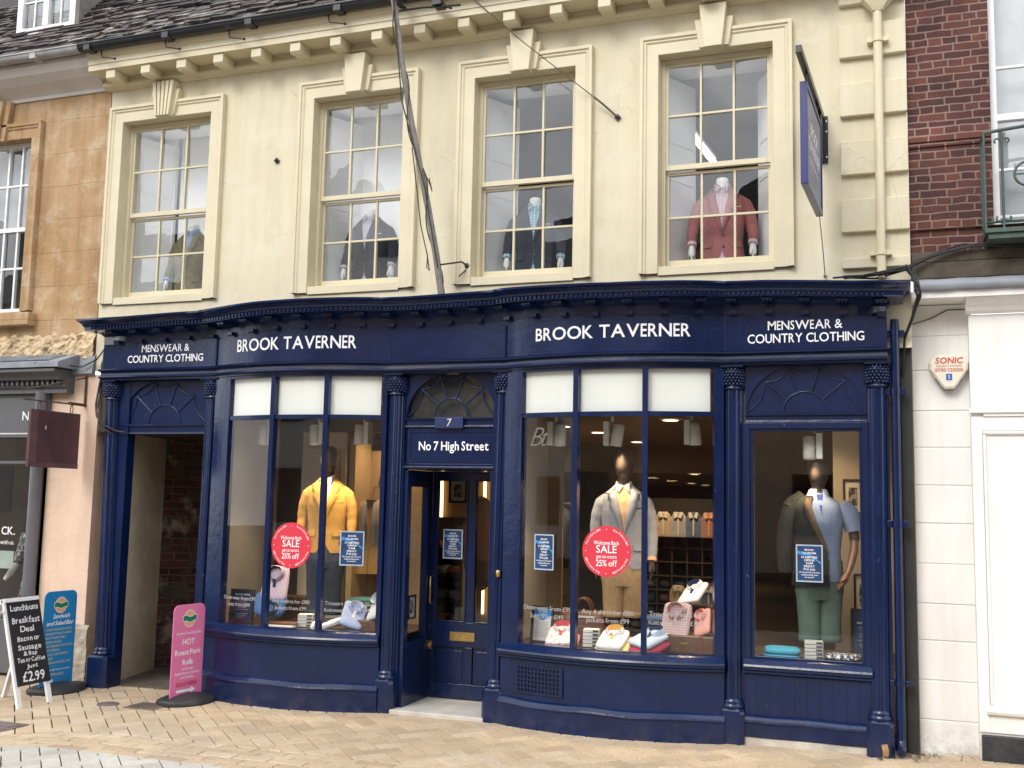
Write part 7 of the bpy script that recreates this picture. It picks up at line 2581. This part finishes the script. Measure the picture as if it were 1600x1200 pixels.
mb = MB(); mb.box(-1.04, -.82, 1.92, 2.08, .02, .05); mb.box(-.95, -.91, 1.98, 2.02, .05, .85); mb.build('stand', LEATHER, t)
t = thing('striped_garment', 'dark garment with red and white stripes hanging just inside the door', 'garment', (-1.50, 1.9, 1.1))
mb = MB(); mb.prism([(-1.60, 1.9, 1.0), (-1.38, 1.9, 1.0), (-1.40, 1.9, 1.40), (-1.46, 1.9, 1.55), (-1.56, 1.9, 1.60), (-1.61, 1.9, 1.50)], (0, .06, 0)); b = mb.build('cloth', NVY, t, bevel=.01)
mb = MB()
for k in range(3):
    mb.prism([(-1.60, 1.895, 1.50 - k * .05), (-1.42, 1.895, 1.40 - k * .05), (-1.42, 1.895, 1.38 - k * .05), (-1.60, 1.895, 1.48 - k * .05)], (0, -.003, 0))
mb.build('stripe', CORAL, b)

# ------------------------------------------------------------------ the other side of the street, seen mirrored in the windows
def terrace(x0, x1, h, mat, label, gable):
    h += 1.2
    t = thing('terrace_house', label, 'building', ((x0 + x1) / 2, -21, 0))
    mb = MB(); mb.box(x0, x1, -28, -21, -.1, h); mb.build('wall', mat, t)
    mb = MB()
    if gable:
        mb.prism([(x0 - .1, -20.9, h + .001), (x1 + .1, -20.9, h + .001), ((x0 + x1) / 2, -20.9, h + 2.6)], (0, -7, 0))
    else:
        mb.prism([(x0, -20.8, h + .001), (x0, -28, h + .001), (x0, -24.5, h + 2.6)], (x1 - x0, 0, 0))
        mb.box(x0 + .6, x0 + 1.3, -24.9, -24.1, h + 1.5, h + 3.7)
    mb.build('roof', UPDARK, t)
    mb = MB()
    n = max(2, int((x1 - x0) / 2.2))
    for k in range(n):
        xc = x0 + (k + .5) * (x1 - x0) / n
        for z in (1.0, 4.0, 6.4):
            if z + 1.6 < h:
                mb.box(xc - .5, xc + .5, -21.0, -20.96, z, z + 1.6)
    mb.build('window', IRON, t)
terrace(-30, -19, 7.4, STONE, 'ochre stone house across the street mirrored in the upstairs glass', False)
terrace(-19, -11, 8.6, WHITE, 'white rendered house across the street mirrored in the upstairs glass', True)
terrace(-11, -3, 7.2, STONE, 'long low stone house across the street mirrored in the shop glass', False)
terrace(-3, 5, 8.4, PINKR, 'pink gabled house across the street mirrored in the shop glass', True)
terrace(5, 16, 7.8, BRICK, 'red brick house across the street mirrored in the shop glass', False)
terrace(16, 30, 8.2, STONE, 'wide stone house across the street at its right end', False)
